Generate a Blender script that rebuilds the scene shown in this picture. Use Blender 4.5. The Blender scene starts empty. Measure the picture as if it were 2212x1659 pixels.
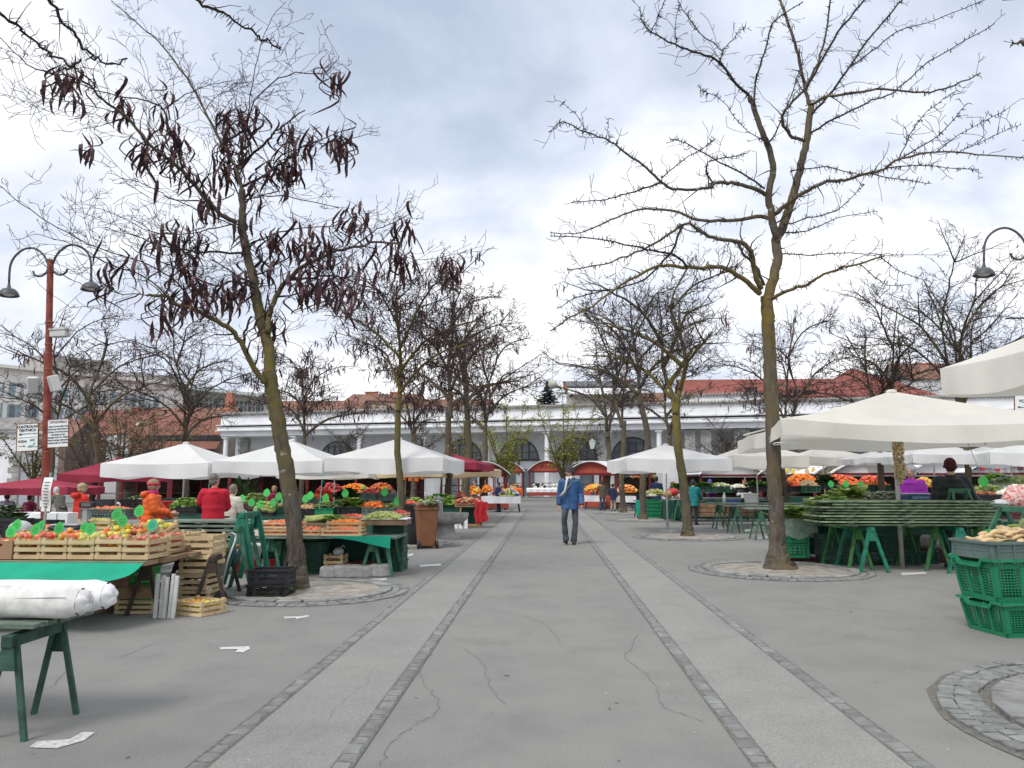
import bpy, math, random
from mathutils import Vector as V, Matrix as M
R = math.radians
pi = math.pi
rng = random.Random(11)
scene = bpy.context.scene
COL = scene.collection

# ---------------------------------------------------------------- camera
F, CX, CY, HZ, VX, EYE = 1650.0, 1106.0, 829.5, 1043.0, 1180.0, 1.5
phi = math.atan((HZ - CY) / F)
psi = math.atan((VX - CX) / F * math.cos(phi))
FWD = V((-math.sin(psi) * math.cos(phi), math.cos(psi) * math.cos(phi), math.sin(phi)))
RGT = V((math.cos(psi), math.sin(psi), 0))
UPV = RGT.cross(FWD)


def ray(x, y):
    return FWD + RGT * ((x - CX) / F) - UPV * ((y - CY) / F)


def P(x, y, Y):                       # photo measurement at a known distance -> place in the market
    d = ray(x, y); t = Y / d.y
    return V((d.x * t, Y, EYE + d.z * t))


def G(x, y, z=0.0):                   # photo measurement on a level surface -> place in the market
    d = ray(x, y); t = (z - EYE) / d.z
    return V((d.x * t, d.y * t, z))


cam = bpy.data.objects.new("camera", bpy.data.cameras.new("camera"))
COL.objects.link(cam)
m = M.Identity(4)
for i in range(3):
    m[i][0], m[i][1], m[i][2] = RGT[i], UPV[i], -FWD[i]
m.translation = V((0, 0, EYE))
cam.matrix_world = m
cam.data.sensor_fit = 'HORIZONTAL'; cam.data.sensor_width = 36.0
cam.data.lens = 36.0 * F / 2212.0
cam.data.clip_start = 0.05; cam.data.clip_end = 3000
scene.camera = cam
scene.view_settings.view_transform = 'Standard'
scene.view_settings.look = 'None'
scene.view_settings.gamma = 1.0
scene.view_settings.exposure = 0.7
scene.cycles.max_bounces = 6
scene.cycles.transparent_max_bounces = 8


# ---------------------------------------------------------------- materials
def N(nt, typ, **kw):
    n = nt.nodes.new(typ)
    for k, v in kw.items():
        if k in n.inputs: n.inputs[k].default_value = v
        else: setattr(n, k, v)
    return n


def ramp(nt, fac, stops):
    r = nt.nodes.new('ShaderNodeValToRGB')
    el = r.color_ramp.elements
    while len(el) < len(stops): el.new(0.5)
    for e, (p, c) in zip(el, stops):
        e.position = p; e.color = (*c, 1) if len(c) == 3 else c
    nt.links.new(fac, r.inputs['Fac'])
    return r.outputs['Color']


def mixc(nt, fac, a, b, mode='MIX'):
    n = nt.nodes.new('ShaderNodeMix'); n.data_type = 'RGBA'; n.blend_type = mode
    ins = [s for s in n.inputs if s.enabled]
    for s, v in zip(ins, (fac, a, b)):
        if hasattr(v, 'is_output'): nt.links.new(v, s)
        elif isinstance(v, (int, float)): s.default_value = v
        else: s.default_value = (*v, 1)
    return [s for s in n.outputs if s.enabled][0]


def newmat(name):
    mt = bpy.data.materials.new(name); mt.use_nodes = True
    nt = mt.node_tree
    b = nt.nodes['Principled BSDF']
    return mt, nt, b


def coords(nt, scale=(1, 1, 1), kind='Object'):
    tc = nt.nodes.new('ShaderNodeTexCoord'); mp = nt.nodes.new('ShaderNodeMapping')
    mp.inputs['Scale'].default_value = scale
    nt.links.new(tc.outputs[kind], mp.inputs['Vector'])
    return mp.outputs['Vector']


def noise(nt, vec, scale, detail=4, rough=.55):
    n = N(nt, 'ShaderNodeTexNoise', Scale=scale, Detail=detail, Roughness=rough)
    nt.links.new(vec, n.inputs['Vector'])
    return n.outputs['Fac']


MATS = {}


def pm(name, col, rough=.7, var=.18, scale=7, col2=None, bump=0, bscale=60, metal=0, stretch=(1, 1, 1), transl=0, rnd=0, spec=.35, isl=0, alpha=1):
    if name in MATS: return MATS[name]
    mt, nt, b = newmat(name)
    vec = coords(nt, stretch)
    c1 = tuple(max(0, c * (1 - var)) for c in col)
    c2 = col2 or tuple(min(1, c * (1 + var)) for c in col)
    c = ramp(nt, noise(nt, vec, scale, 5), [(.34, c1), (.66, c2)])
    if rnd or isl:
        oi = nt.nodes.new('ShaderNodeNewGeometry' if isl else 'ShaderNodeObjectInfo'); rk = 'Random Per Island' if isl else 'Random'; rnd = rnd or isl
        mr = N(nt, 'ShaderNodeMapRange'); mr.inputs['To Min'].default_value = 1 - rnd; mr.inputs['To Max'].default_value = 1 + rnd
        nt.links.new(oi.outputs[rk], mr.inputs['Value'])
        hs = nt.nodes.new('ShaderNodeHueSaturation')
        nt.links.new(mr.outputs['Result'], hs.inputs['Value']); nt.links.new(c, hs.inputs['Color'])
        c = hs.outputs['Color']
    nt.links.new(c, b.inputs['Base Color'])
    b.inputs['Roughness'].default_value = rough; b.inputs['Metallic'].default_value = metal
    b.inputs['Specular IOR Level'].default_value = spec
    if alpha < 1: b.inputs['Alpha'].default_value = alpha
    if bump:
        bn = N(nt, 'ShaderNodeBump', Strength=bump, Distance=.02)
        nt.links.new(noise(nt, vec, bscale, 3), bn.inputs['Height']); nt.links.new(bn.outputs['Normal'], b.inputs['Normal'])
    if transl:
        tr = nt.nodes.new('ShaderNodeBsdfTranslucent'); nt.links.new(c, tr.inputs['Color'])
        mx = nt.nodes.new('ShaderNodeMixShader'); mx.inputs[0].default_value = transl
        nt.links.new(b.outputs[0], mx.inputs[1]); nt.links.new(tr.outputs[0], mx.inputs[2])
        nt.links.new(mx.outputs[0], nt.nodes['Material Output'].inputs['Surface'])
    MATS[name] = mt
    return mt


def asphalt(name, base, warm=0.0):
    mt, nt, b = newmat(name)
    vec = coords(nt)
    big = noise(nt, vec, .22, 5, .6); mid = noise(nt, vec, 1.7, 6, .65); fine = noise(nt, vec, 120, 2, .5); grit = noise(nt, vec, 420, 2, .5)
    c = ramp(nt, big, [(.3, tuple(base * k for k in (.945, .935, .915))), (.7, tuple(base * k for k in (1.065, 1.055, 1.0 - warm)))])
    c = mixc(nt, .8, c, ramp(nt, mid, [(.28, (.82, .82, .82)), (.5, (1, 1, 1)), (.72, (1.1, 1.09, 1.06))]), 'MULTIPLY')
    c = mixc(nt, .7, c, ramp(nt, fine, [(.3, (.62, .62, .63)), (.7, (1.28, 1.28, 1.26))]), 'MULTIPLY')
    c = mixc(nt, .55, c, ramp(nt, grit, [(.3, (.5, .5, .5)), (.7, (1.42, 1.42, 1.4))]), 'MULTIPLY')
    st = noise(nt, coords(nt, (1, 1, 1)), .9, 8, .75)
    c = mixc(nt, 1, c, ramp(nt, st, [(.0, (1, 1, 1)), (.58, (1, 1, 1)), (.7, (.87, .86, .84))]), 'MULTIPLY')
    nt.links.new(c, b.inputs['Base Color'])
    b.inputs['Roughness'].default_value = .85; b.inputs['Specular IOR Level'].default_value = .3
    bn = N(nt, 'ShaderNodeBump', Strength=.35, Distance=.004)
    nt.links.new(grit, bn.inputs['Height']); nt.links.new(bn.outputs['Normal'], b.inputs['Normal'])
    MATS[name] = mt
    return mt


def bark(name, base, moss_z=None, moss=(.22, .17, .02)):
    mt, nt, b = newmat(name)
    vec = coords(nt, (1, 1, .25))
    v1 = coords(nt)
    c = ramp(nt, noise(nt, vec, 16, 8, .7), [(.28, tuple(k * .45 for k in base)), (.5, base), (.72, tuple(k * 1.55 for k in base))])
    c = mixc(nt, ramp(nt, noise(nt, v1, 1.3, 4), [(.42, (0, 0, 0)), (.66, (.75, .75, .75))]), c, tuple(x * .55 + y * .45 for x, y in zip(base, moss)))
    c = mixc(nt, ramp(nt, noise(nt, v1, 7, 3), [(.66, (0, 0, 0)), (.7, (.8, .8, .8))]), c, (.30, .31, .27))
    if moss_z:
        sp = nt.nodes.new('ShaderNodeSeparateXYZ'); nt.links.new(v1, sp.inputs[0])
        mr = N(nt, 'ShaderNodeMapRange', clamp=True); mr.inputs['From Min'].default_value = moss_z[0]; mr.inputs['From Max'].default_value = moss_z[1]
        nt.links.new(sp.outputs['Z'], mr.inputs['Value'])
        mr2 = N(nt, 'ShaderNodeMapRange', clamp=True); mr2.inputs['From Min'].default_value = moss_z[3]; mr2.inputs['From Max'].default_value = moss_z[2]
        nt.links.new(sp.outputs['Z'], mr2.inputs['Value'])
        mu = N(nt, 'ShaderNodeMath', operation='MULTIPLY'); nt.links.new(mr.outputs[0], mu.inputs[0]); nt.links.new(mr2.outputs[0], mu.inputs[1])
        mu2 = N(nt, 'ShaderNodeMath', operation='MULTIPLY'); nt.links.new(mu.outputs[0], mu2.inputs[0])
        nt.links.new(ramp(nt, noise(nt, v1, 9, 4), [(.35, (.1, .1, .1)), (.6, (.85, .85, .85))]), mu2.inputs[1])
        c = mixc(nt, mu2.outputs[0], c, moss)
    nt.links.new(c, b.inputs['Base Color']); b.inputs['Roughness'].default_value = .95; b.inputs['Specular IOR Level'].default_value = .15
    bn = N(nt, 'ShaderNodeBump', Strength=.9, Distance=.03)
    nt.links.new(noise(nt, vec, 26, 6, .7), bn.inputs['Height']); nt.links.new(bn.outputs['Normal'], b.inputs['Normal'])
    MATS[name] = mt
    return mt


def tiles(name, col, row=.35):
    mt, nt, b = newmat(name)
    vec = coords(nt)
    wv = N(nt, 'ShaderNodeTexWave', Scale=1.0 / row / 2 / pi * 6.28 / 2, Distortion=.4); wv.bands_direction = 'Z'
    nt.links.new(vec, wv.inputs['Vector'])
    c = ramp(nt, noise(nt, vec, .8, 6, .7), [(.3, tuple(k * .72 for k in col)), (.7, tuple(min(1, k * 1.2) for k in col))])
    c = mixc(nt, .55, c, ramp(nt, wv.outputs['Fac'], [(0, (.7, .7, .7)), (.4, (1, 1, 1)), (1, (1.05, 1.05, 1.05))]), 'MULTIPLY')
    c = mixc(nt, .6, c, ramp(nt, noise(nt, vec, 5, 3, .6), [(.3, (.75, .75, .78)), (.7, (1.15, 1.12, 1.1))]), 'MULTIPLY')
    nt.links.new(c, b.inputs['Base Color']); b.inputs['Roughness'].default_value = .9; b.inputs['Specular IOR Level'].default_value = .2
    MATS[name] = mt
    return mt


# ---------------------------------------------------------------- mesh builder
class MB:
    def __init__(s):
        s.v, s.f, s.mi, s.cur = [], [], [], 0

    def add(s, vs, fs):
        o = len(s.v); s.v.extend(tuple(q) for q in vs)
        s.f.extend(tuple(o + i for i in q) for q in fs); s.mi.extend([s.cur] * len(fs))

    def box(s, c, d, rz=0, mat=None):
        x, y, z = d[0] / 2, d[1] / 2, d[2] / 2
        vs = [V((a * x, b * y, e * z)) for a in (-1, 1) for b in (-1, 1) for e in (-1, 1)]
        if mat: vs = [mat @ q for q in vs]
        if rz:
            r = M.Rotation(rz, 3, 'Z'); vs = [r @ q for q in vs]
        c = V(c)
        s.add([q + c for q in vs], [(0, 1, 3, 2), (4, 6, 7, 5), (0, 4, 5, 1), (2, 3, 7, 6), (0, 2, 6, 4), (1, 5, 7, 3)])

    def bar(s, p, q, w, h=None, up=(0, 0, 1)):
        p, q = V(p), V(q); h = h or w
        d = (q - p).normalized(); u = V(up)
        if abs(d.dot(u)) > .98: u = V((0, 1, 0))
        a = d.cross(u).normalized() * (w / 2); b = a.cross(d).normalized() * (h / 2)
        vs = [e + i * a + j * b for e in (p, q) for i in (-1, 1) for j in (-1, 1)]
        s.add(vs, [(0, 1, 3, 2), (4, 6, 7, 5), (0, 4, 5, 1), (2, 3, 7, 6), (0, 2, 6, 4), (1, 5, 7, 3)])

    def tube(s, pts, rad, n=6, cap=True):
        if isinstance(rad, (int, float)): rad = [rad] * len(pts)
        k = len(pts); vs = []; u = None
        for i in range(k):
            a = pts[max(i - 1, 0)]; b = pts[min(i + 1, k - 1)]
            d = b - a
            d = d.normalized() if d.length > 1e-9 else V((0, 0, 1))
            if u is None:
                u = d.cross(V((0, 0, 1)) if abs(d.z) < .9 else V((1, 0, 0))).normalized()
            else:
                u = u - d * u.dot(d)
                u = u.normalized() if u.length > 1e-6 else d.cross(V((1, 0, 0))).normalized()
            w = d.cross(u)
            r = rad[i]; rx, ry = r if isinstance(r, tuple) else (r, r)
            for j in range(n):
                t = 2 * pi * j / n
                vs.append(pts[i] + u * (rx * math.cos(t)) + w * (ry * math.sin(t)))
        fs = [(i * n + j, i * n + (j + 1) % n, (i + 1) * n + (j + 1) % n, (i + 1) * n + j) for i in range(k - 1) for j in range(n)]
        if cap:
            fs.append(tuple(reversed(range(n)))); fs.append(tuple((k - 1) * n + j for j in range(n)))
        s.add(vs, fs)

    def rings(s, rs, n=14):           # rs: (cx, cy, cz, rx, ry)
        vs = [(c[0] + c[3] * math.cos(2 * pi * j / n), c[1] + c[4] * math.sin(2 * pi * j / n), c[2]) for c in rs for j in range(n)]
        k = len(rs)
        fs = [(i * n + j, i * n + (j + 1) % n, (i + 1) * n + (j + 1) % n, (i + 1) * n + j) for i in range(k - 1) for j in range(n)]
        fs.append(tuple(reversed(range(n)))); fs.append(tuple((k - 1) * n + j for j in range(n)))
        s.add(vs, fs)

    def lathe(s, prof, n=16, c=(0, 0, 0)):
        s.rings([(c[0], c[1], c[2] + z, r, r) for r, z in prof], n)

    def ball(s, c, r, n=8, k=6, rot=None, lo=0.0, hi=1.0):
        rx, ry, rz = (r, r, r) if isinstance(r, (int, float)) else r
        vs = []
        for i in range(k + 1):
            t = pi * (lo + (hi - lo) * i / k)
            for j in range(n):
                p = 2 * pi * j / n
                q = V((rx * math.sin(t) * math.cos(p), ry * math.sin(t) * math.sin(p), rz * math.cos(t)))
                vs.append((rot @ q if rot else q) + V(c))
        fs = [(i * n + j, (i + 1) * n + j, (i + 1) * n + (j + 1) % n, i * n + (j + 1) % n) for i in range(k) for j in range(n)]
        if hi < 1: fs.append(tuple(k * n + j for j in range(n)))
        s.add(vs, fs)

    def sheet(s, nx, ny, fn):
        vs = [fn(i / nx, j / ny) for j in range(ny + 1) for i in range(nx + 1)]
        w = nx + 1
        s.add(vs, [(j * w + i, j * w + i + 1, (j + 1) * w + i + 1, (j + 1) * w + i) for j in range(ny) for i in range(nx)])

    def plate(s, outline, th, tf=None):  # 2-D outline extruded to a slab; tf maps (x, y, z)
        n = len(outline)
        vs = [V((x, y, z)) for z in (0, th) for x, y in outline]
        if tf: vs = [tf(q) for q in vs]
        s.add(vs, [tuple(reversed(range(n))), tuple(range(n, 2 * n))] + [(i, (i + 1) % n, n + (i + 1) % n, n + i) for i in range(n)])

    def text(s, body, size, tf, align='CENTER', bold=.0, ext=.0):
        cu = bpy.data.curves.new("text", 'FONT'); cu.body = body; cu.size = size; cu.align_x = align; cu.offset = bold; cu.extrude = ext
        cu.resolution_u = 3
        ob = bpy.data.objects.new("text", cu)
        me = bpy.data.meshes.new_from_object(ob)
        s.add([tf(q.co) for q in me.vertices], [tuple(p.vertices) for p in me.polygons])
        bpy.data.objects.remove(ob); bpy.data.curves.remove(cu); bpy.data.meshes.remove(me)

    def mesh(s, name, mats, smooth=False):
        me = bpy.data.meshes.new(name)
        me.from_pydata(s.v, [], s.f)
        for mt in (mats if isinstance(mats, (list, tuple)) else [mats]): me.materials.append(mt)
        if isinstance(mats, (list, tuple)) and len(mats) > 1: me.polygons.foreach_set('material_index', s.mi)
        if smooth: me.polygons.foreach_set('use_smooth', [True] * len(s.f))
        me.update()
        return me

    def build(s, name, mats, parent=None, smooth=False, bevel=0, angle=None):
        o = bpy.data.objects.new(name, s.mesh(name, mats, smooth))
        link(o, parent)
        if bevel:
            md = o.modifiers.new('bevel', 'BEVEL'); md.width = bevel; md.segments = 2; md.limit_method = 'ANGLE'
        if smooth and angle:
            o.data.set_sharp_from_angle(angle=angle)
        return o


KIDS = {}


def link(o, parent=None):
    COL.objects.link(o)
    if parent is not None:
        o.parent = parent; KIDS.setdefault(parent.name, []).append(o)
    return o


def tag(o, label, cat, group=None, kind=None):
    o['label'] = label; o['category'] = cat
    if group: o['group'] = group
    if kind: o['kind'] = kind
    return o


def thing(name, label, cat, loc=(0, 0, 0), rz=0, group=None):
    o = bpy.data.objects.new(name, None); COL.objects.link(o)
    o.empty_display_size = .1
    o.location = loc; o.rotation_euler = (0, 0, rz)
    return tag(o, label, cat, group)


def struct(o):
    o['kind'] = 'structure'; return o


def stuff(o):
    o['kind'] = 'stuff'; return o


def copy_tree(o, loc=None, rz=None, label=None, group=None, parent=None, scale=None):
    c = o.copy(); link(c, parent)
    if loc is not None: c.location = loc
    if rz is not None: c.rotation_euler = (0, 0, rz)
    if scale: c.scale = scale
    if label: c['label'] = label
    if group: c['group'] = group
    for k in KIDS.get(o.name, []): copy_tree(k, parent=c)
    return c


class Proto:                          # first use moves the original, later uses are copies
    def __init__(s, root): s.root, s.used = root, False

    def put(s, loc, rz=0, label=None, group=None, scale=None):
        if not s.used:
            s.used = True; o = s.root
            o.location = loc; o.rotation_euler = (0, 0, rz)
            if label: o['label'] = label
            if group: o['group'] = group
            if scale: o.scale = scale
            return o
        return copy_tree(s.root, loc, rz, label, group, scale=scale or (1, 1, 1))


# ---------------------------------------------------------------- sky and sun
SUN_EL, SUN_AZ = R(52), R(215)        # sun behind thin cloud, over the left shoulder
w = bpy.data.worlds.new("World"); scene.world = w; w.use_nodes = True
nt = w.node_tree
bg = nt.nodes['Background']; bg.inputs['Strength'].default_value = .1
sky = nt.nodes.new('ShaderNodeTexSky'); sky.sky_type = 'NISHITA'; sky.sun_disc = False
sky.sun_elevation = SUN_EL; sky.sun_rotation = SUN_AZ; sky.air_density = 1.2; sky.dust_density = 2.5
tc = nt.nodes.new('ShaderNodeTexCoord'); sp = nt.nodes.new('ShaderNodeSeparateXYZ')
nt.links.new(tc.outputs['Generated'], sp.inputs[0])
zz = N(nt, 'ShaderNodeMath', operation='MAXIMUM'); zz.inputs[1].default_value = 0
nt.links.new(sp.outputs['Z'], zz.inputs[0])
za = N(nt, 'ShaderNodeMath', operation='ADD'); za.inputs[1].default_value = .42; nt.links.new(zz.outputs[0], za.inputs[0])
dx = N(nt, 'ShaderNodeMath', operation='DIVIDE'); nt.links.new(sp.outputs['X'], dx.inputs[0]); nt.links.new(za.outputs[0], dx.inputs[1])
dy = N(nt, 'ShaderNodeMath', operation='DIVIDE'); nt.links.new(sp.outputs['Y'], dy.inputs[0]); nt.links.new(za.outputs[0], dy.inputs[1])
cb = nt.nodes.new('ShaderNodeCombineXYZ'); nt.links.new(dx.outputs[0], cb.inputs[0]); nt.links.new(dy.outputs[0], cb.inputs[1])
mp = nt.nodes.new('ShaderNodeMapping'); mp.inputs['Scale'].default_value = (.95, 1.15, 1); mp.inputs['Location'].default_value = (3.4, 1.15, 0)
nt.links.new(cb.outputs[0], mp.inputs['Vector'])
n1 = N(nt, 'ShaderNodeTexNoise', Scale=1.7, Detail=9, Roughness=.55, Distortion=.2); nt.links.new(mp.outputs[0], n1.inputs['Vector'])
n2 = N(nt, 'ShaderNodeTexNoise', Scale=.7, Detail=5, Roughness=.5); nt.links.new(mp.outputs[0], n2.inputs['Vector'])
cl = ramp(nt, n1.outputs['Fac'], [(.36, (3.9, 4.35, 5.25)), (.45, (5.0, 5.45, 6.3)), (.525, (6.5, 6.7, 7.15)), (.61, (8.1, 8.1, 8.1))])
thin = ramp(nt, n2.outputs['Fac'], [(.52, (1, 1, 1)), (.72, (.62, .62, .62))])
zr = N(nt, 'ShaderNodeMapRange', clamp=True); zr.inputs['From Min'].default_value = 0.02; zr.inputs['From Max'].default_value = .42
zr.inputs['To Min'].default_value = .3; zr.inputs['To Max'].default_value = 0
nt.links.new(sp.outputs['Z'], zr.inputs['Value'])
cl = mixc(nt, zr.outputs[0], cl, (5.6, 5.9, 6.6))
nt.links.new(mixc(nt, thin, sky.outputs[0], cl), bg.inputs['Color'])
sun = bpy.data.objects.new("sun", bpy.data.lights.new("sun", 'SUN')); COL.objects.link(sun)
sun.data.energy = 1.5; sun.data.angle = R(22); sun.data.color = (1, .96, .9)
sd = V((math.sin(SUN_AZ) * math.cos(SUN_EL), math.cos(SUN_AZ) * math.cos(SUN_EL), math.sin(SUN_EL)))
sun.rotation_euler = sd.to_track_quat('Z', 'Y').to_euler()
sun.location = sd * 60

# ---------------------------------------------------------------- ground
A_MAIN = asphalt("asphalt", .228, .0)
A_ROAD = asphalt("asphalt_road", .195)
CONC = asphalt("concrete_strip", .262, .0)
SETT = pm("granite_sett", (.20, .205, .202), .85, .2, 9, bump=.6, bscale=40, isl=.15)
KERB = pm("kerb_granite", (.235, .235, .23), .85, .22, 4, bump=.5, bscale=30, isl=.2)
SAND = pm("sandy_soil", (.29, .27, .235), .95, .28, 6, bump=.7, bscale=50)
PAINT = pm("worn_white_paint", (.42, .42, .41), .8, .1, 30, col2=(.66, .66, .64))
CRACK = pm("crack_filler", (.165, .165, .16), .9, .3, 30)
GROUT = pm("joint_dirt", (.145, .137, .122), .95, .3, 30, bump=.4)


def flat(name, pts, z, mt):
    b = MB(); b.add([(p[0], p[1], z) for p in pts], [tuple(range(len(pts)))]); return struct(b.build(name, mt))


b = MB(); b.sheet(24, 24, lambda u, v: ((u - .5) * 1400, -200 + v * 1400, 0)); struct(b.build("ground", A_MAIN))
flat("road", [(-70, 47), (70, 47), (70, 76), (-70, 76)], .004, A_ROAD)
b = MB(); b.box((0, 77.2, .06), (140, .3, .12)); struct(b.build("road_kerb", KERB))
XL0, XL1, XR0, XR1 = -1.86, -1.09, 1.15, 1.99
for xa, xb in ((XL0, XL1), (XR0, XR1)):
    b = MB(); b.sheet(1, 40, lambda u, v: (xa + .05 + u * (xb - xa - .1), .5 + v * 44.5, .004)); struct(b.build("concrete_path", CONC))


def stone(b, c, lx, ly, h, rz, r):
    t = .012; j = lambda: r.uniform(-.006, .006)
    vs = []
    for k, (z, ins) in enumerate(((-.05, 0), (h - .007, 0), (h, t))):
        for sx, sy in ((-1, -1), (1, -1), (1, 1), (-1, 1)):
            vs.append(M.Rotation(rz, 3, 'Z') @ V((sx * (lx / 2 - ins) + j(), sy * (ly / 2 - ins) + j(), z)) + V(c))
    fs = [(8, 9, 10, 11)]
    for k in (0, 4): fs += [(k + i, k + (i + 1) % 4, k + 4 + (i + 1) % 4, k + 4 + i) for i in range(4)]
    b.add(vs, fs)


for xc in (XL0, XL1, XR0, XR1):
    b = MB(); y = 1.2
    r = random.Random(int(xc * 100))
    while y < 45:
        L = r.uniform(.11, .19)
        stone(b, (xc + r.uniform(-.008, .008), y + L / 2, .002), r.uniform(.082, .105), L - r.uniform(.012, .022), r.uniform(.006, .014), r.uniform(-.05, .05), r)
        y += L
    struct(b.build("sett_row", SETT))
    flat("sett_bed", [(xc - .06, 1.0), (xc + .06, 1.0), (xc + .06, 45), (xc - .06, 45)], .006, GROUT)


def tree_circle(x, y, r_in=1.28, near=False):
    r = random.Random(int(x * 31 + y * 7))
    k = MB(); a = 0; kw = .3 if near else .15
    while a < 2 * pi - .05:
        da = min(r.uniform(.2, .34), 2 * pi - a)
        am = a + da / 2
        stone(k, (x + math.cos(am) * r_in, y + math.sin(am) * r_in, 0), da * r_in - .02, kw, r.uniform(.035, .05), am + pi / 2, r)
        a += da
    struct(k.build("kerb_ring", KERB))
    s = MB()
    for row in range(2 if not near else 3):
        rr = r_in + kw / 2 + .065 + row * .122; a = 0
        while a < 2 * pi:
            da = r.uniform(.1, .16) / rr
            if near or r.random() < .93:
                rr += r.uniform(-.012, .012) if near else 0
                stone(s, (x + math.cos(a) * rr, y + math.sin(a) * rr, .002), da * rr - (.03 if near else .02), .1, r.uniform(.010, .02) + (.014 if near else 0), a + pi / 2 + r.uniform(-.06, .06), r)
            a += da
    struct(s.build("sett_ring", SETT))
    g = MB(); nn = 48
    g.add([(x, y, .008)] + [(x + math.cos(2 * pi * i / nn) * (r_in + (.54 if near else .335) + r.uniform(-.02, .02)), y + math.sin(2 * pi * i / nn) * (r_in + (.54 if near else .335) + r.uniform(-.02, .02)), .005) for i in range(nn)], [(0, 1 + i, 1 + (i + 1) % nn) for i in range(nn)])
    struct(g.build("joint_bed", GROUT))
    e = MB()
    rings = 6; vs = [(x, y, .05)]
    for q in range(1, rings + 1):
        for i in range(nn):
            rad = (r_in - kw / 2 + .02) * q / rings
            vs.append((x + math.cos(2 * pi * i / nn) * rad, y + math.sin(2 * pi * i / nn) * rad, .02 + .025 * (1 - q / rings) + r.uniform(-.006, .006)))
    fs = [(0, 1 + i, 1 + (i + 1) % nn) for i in range(nn)]
    for q in range(rings - 1):
        fs += [(1 + q * nn + i, 1 + (q + 1) * nn + i, 1 + (q + 1) * nn + (i + 1) % nn, 1 + q * nn + (i + 1) % nn) for i in range(nn)]
    e.add(vs, fs); struct(e.build("tree_pit_soil", SAND, smooth=True))


RT = [(4.01, 13.7), (3.92, 21.8), (3.92, 31.6), (3.8, 38.5), (3.68, 46.2)]
LT = [(-3.46, 10.8), (-3.58, 19.1), (-3.72, 28.4), (-3.74, 36.8), (-3.7, 45.5)]
for i, (x, y) in enumerate(RT + LT): tree_circle(x + (.16 if i == 5 else 0), y, 1.05 if i == 5 else 1.2)
tree_circle(4.46, 4.98, 1.4, near=True)
tree_circle(-3.9, 2.0, 1.3)


def ribbon(b, pts, w, z=.0045):
    for i in range(len(pts) - 1):
        p, q = V((*pts[i], 0)), V((*pts[i + 1], 0)); d = (q - p).normalized(); n_ = V((-d.y, d.x, 0))
        w0, w1 = w * (.35 + .65 * abs(math.sin(i * 2.3))), w * (.35 + .65 * abs(math.sin((i + 1) * 2.3)))
        b.add([p + n_ * w0 + V((0, 0, z)), p - n_ * w0 + V((0, 0, z)), q - n_ * w1 + V((0, 0, z)), q + n_ * w1 + V((0, 0, z))], [(0, 1, 2, 3)])


CR = [[(900, 1440), (925, 1490), (948, 1510), (940, 1545), (905, 1560), (850, 1600), (820, 1655)], [(1000, 1400), (1040, 1425), (1060, 1490), (1090, 1520)],
      [(1380, 1370), (1350, 1420), (1420, 1480), (1430, 1530), (1520, 1560)], [(1520, 1282), (1660, 1296), (1800, 1312), (2080, 1335)],
      [(1700, 1295), (1790, 1318), (1880, 1330), (2010, 1336)], [(1700, 1185), (1860, 1215), (1960, 1250), (2070, 1275)],
      [(1450, 1120), (1510, 1150), (1620, 1165)], [(1660, 1205), (1760, 1222)], [(260, 1420), (330, 1390), (520, 1375)], [(150, 1440), (120, 1480), (60, 1500)],
      [(700, 1560), (760, 1500), (800, 1470)], [(1450, 1285), (1520, 1283), (1600, 1288)], [(1130, 1330), (1180, 1350), (1210, 1390)], [(820, 1232), (870, 1200), (905, 1188)]]
b = MB()
for ln in CR:
    pts = []
    for i in range(len(ln) - 1):
        p, q = G(*ln[i]), G(*ln[i + 1])
        for k in range(7):
            t = k / 7; pts.append(((p.x + (q.x - p.x) * t) + rng.uniform(-.018, .018), (p.y + (q.y - p.y) * t) + rng.uniform(-.02, .02)))
    q = G(*ln[-1]); pts.append((q.x, q.y)); ribbon(b, pts, .0028)
struct(b.build("road_cracks", CRACK))
b = MB()
for q in ([(62, 1616), (80, 1603), (150, 1598), (178, 1583), (206, 1583), (180, 1602), (122, 1618)], [(474, 1399), (538, 1397), (540, 1402), (526, 1410), (508, 1410), (514, 1403), (476, 1404)], [(613, 1333), (650, 1332), (668, 1329), (666, 1333), (640, 1338), (638, 1335), (615, 1337)], [(1945, 1238), (1998, 1236), (2003, 1240), (1950, 1243)],
          [(1606, 1145), (1625, 1143), (1626, 1147), (1608, 1149)], [(1550, 1140), (1576, 1138), (1577, 1142), (1552, 1144)], [(1636, 1161), (1662, 1159), (1663, 1163), (1638, 1165)], [(905, 1221), (952, 1218), (953, 1222), (908, 1225)], [(800, 1251), (835, 1249), (836, 1254), (803, 1256)], [(870, 1199), (892, 1196), (893, 1200), (872, 1203)]):
    b.add([G(*p) + V((0, 0, .0046)) for p in q], [tuple(range(len(q)))])
struct(b.build("pitch_markings", PAINT))
IRON = pm("manhole_iron", (.22, .22, .22), .6, .3, 20, bump=.5, metal=.3)
for x, y, rr, nm in ((1186, 1161, .3, "near"), (1178, 1093, .35, "far")):
    p = G(x, y); b = MB(); b.lathe([(rr + .04, .001), (rr + .04, .006), (rr, .007), (rr, .005), (.001, .009)], 32, p)
    tag(b.build("manhole_cover", IRON), "round iron manhole cover in the walkway, the %s one" % ("one beside the walking man" if nm == "near" else "small one beyond the walking man"), "manhole cover")

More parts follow.
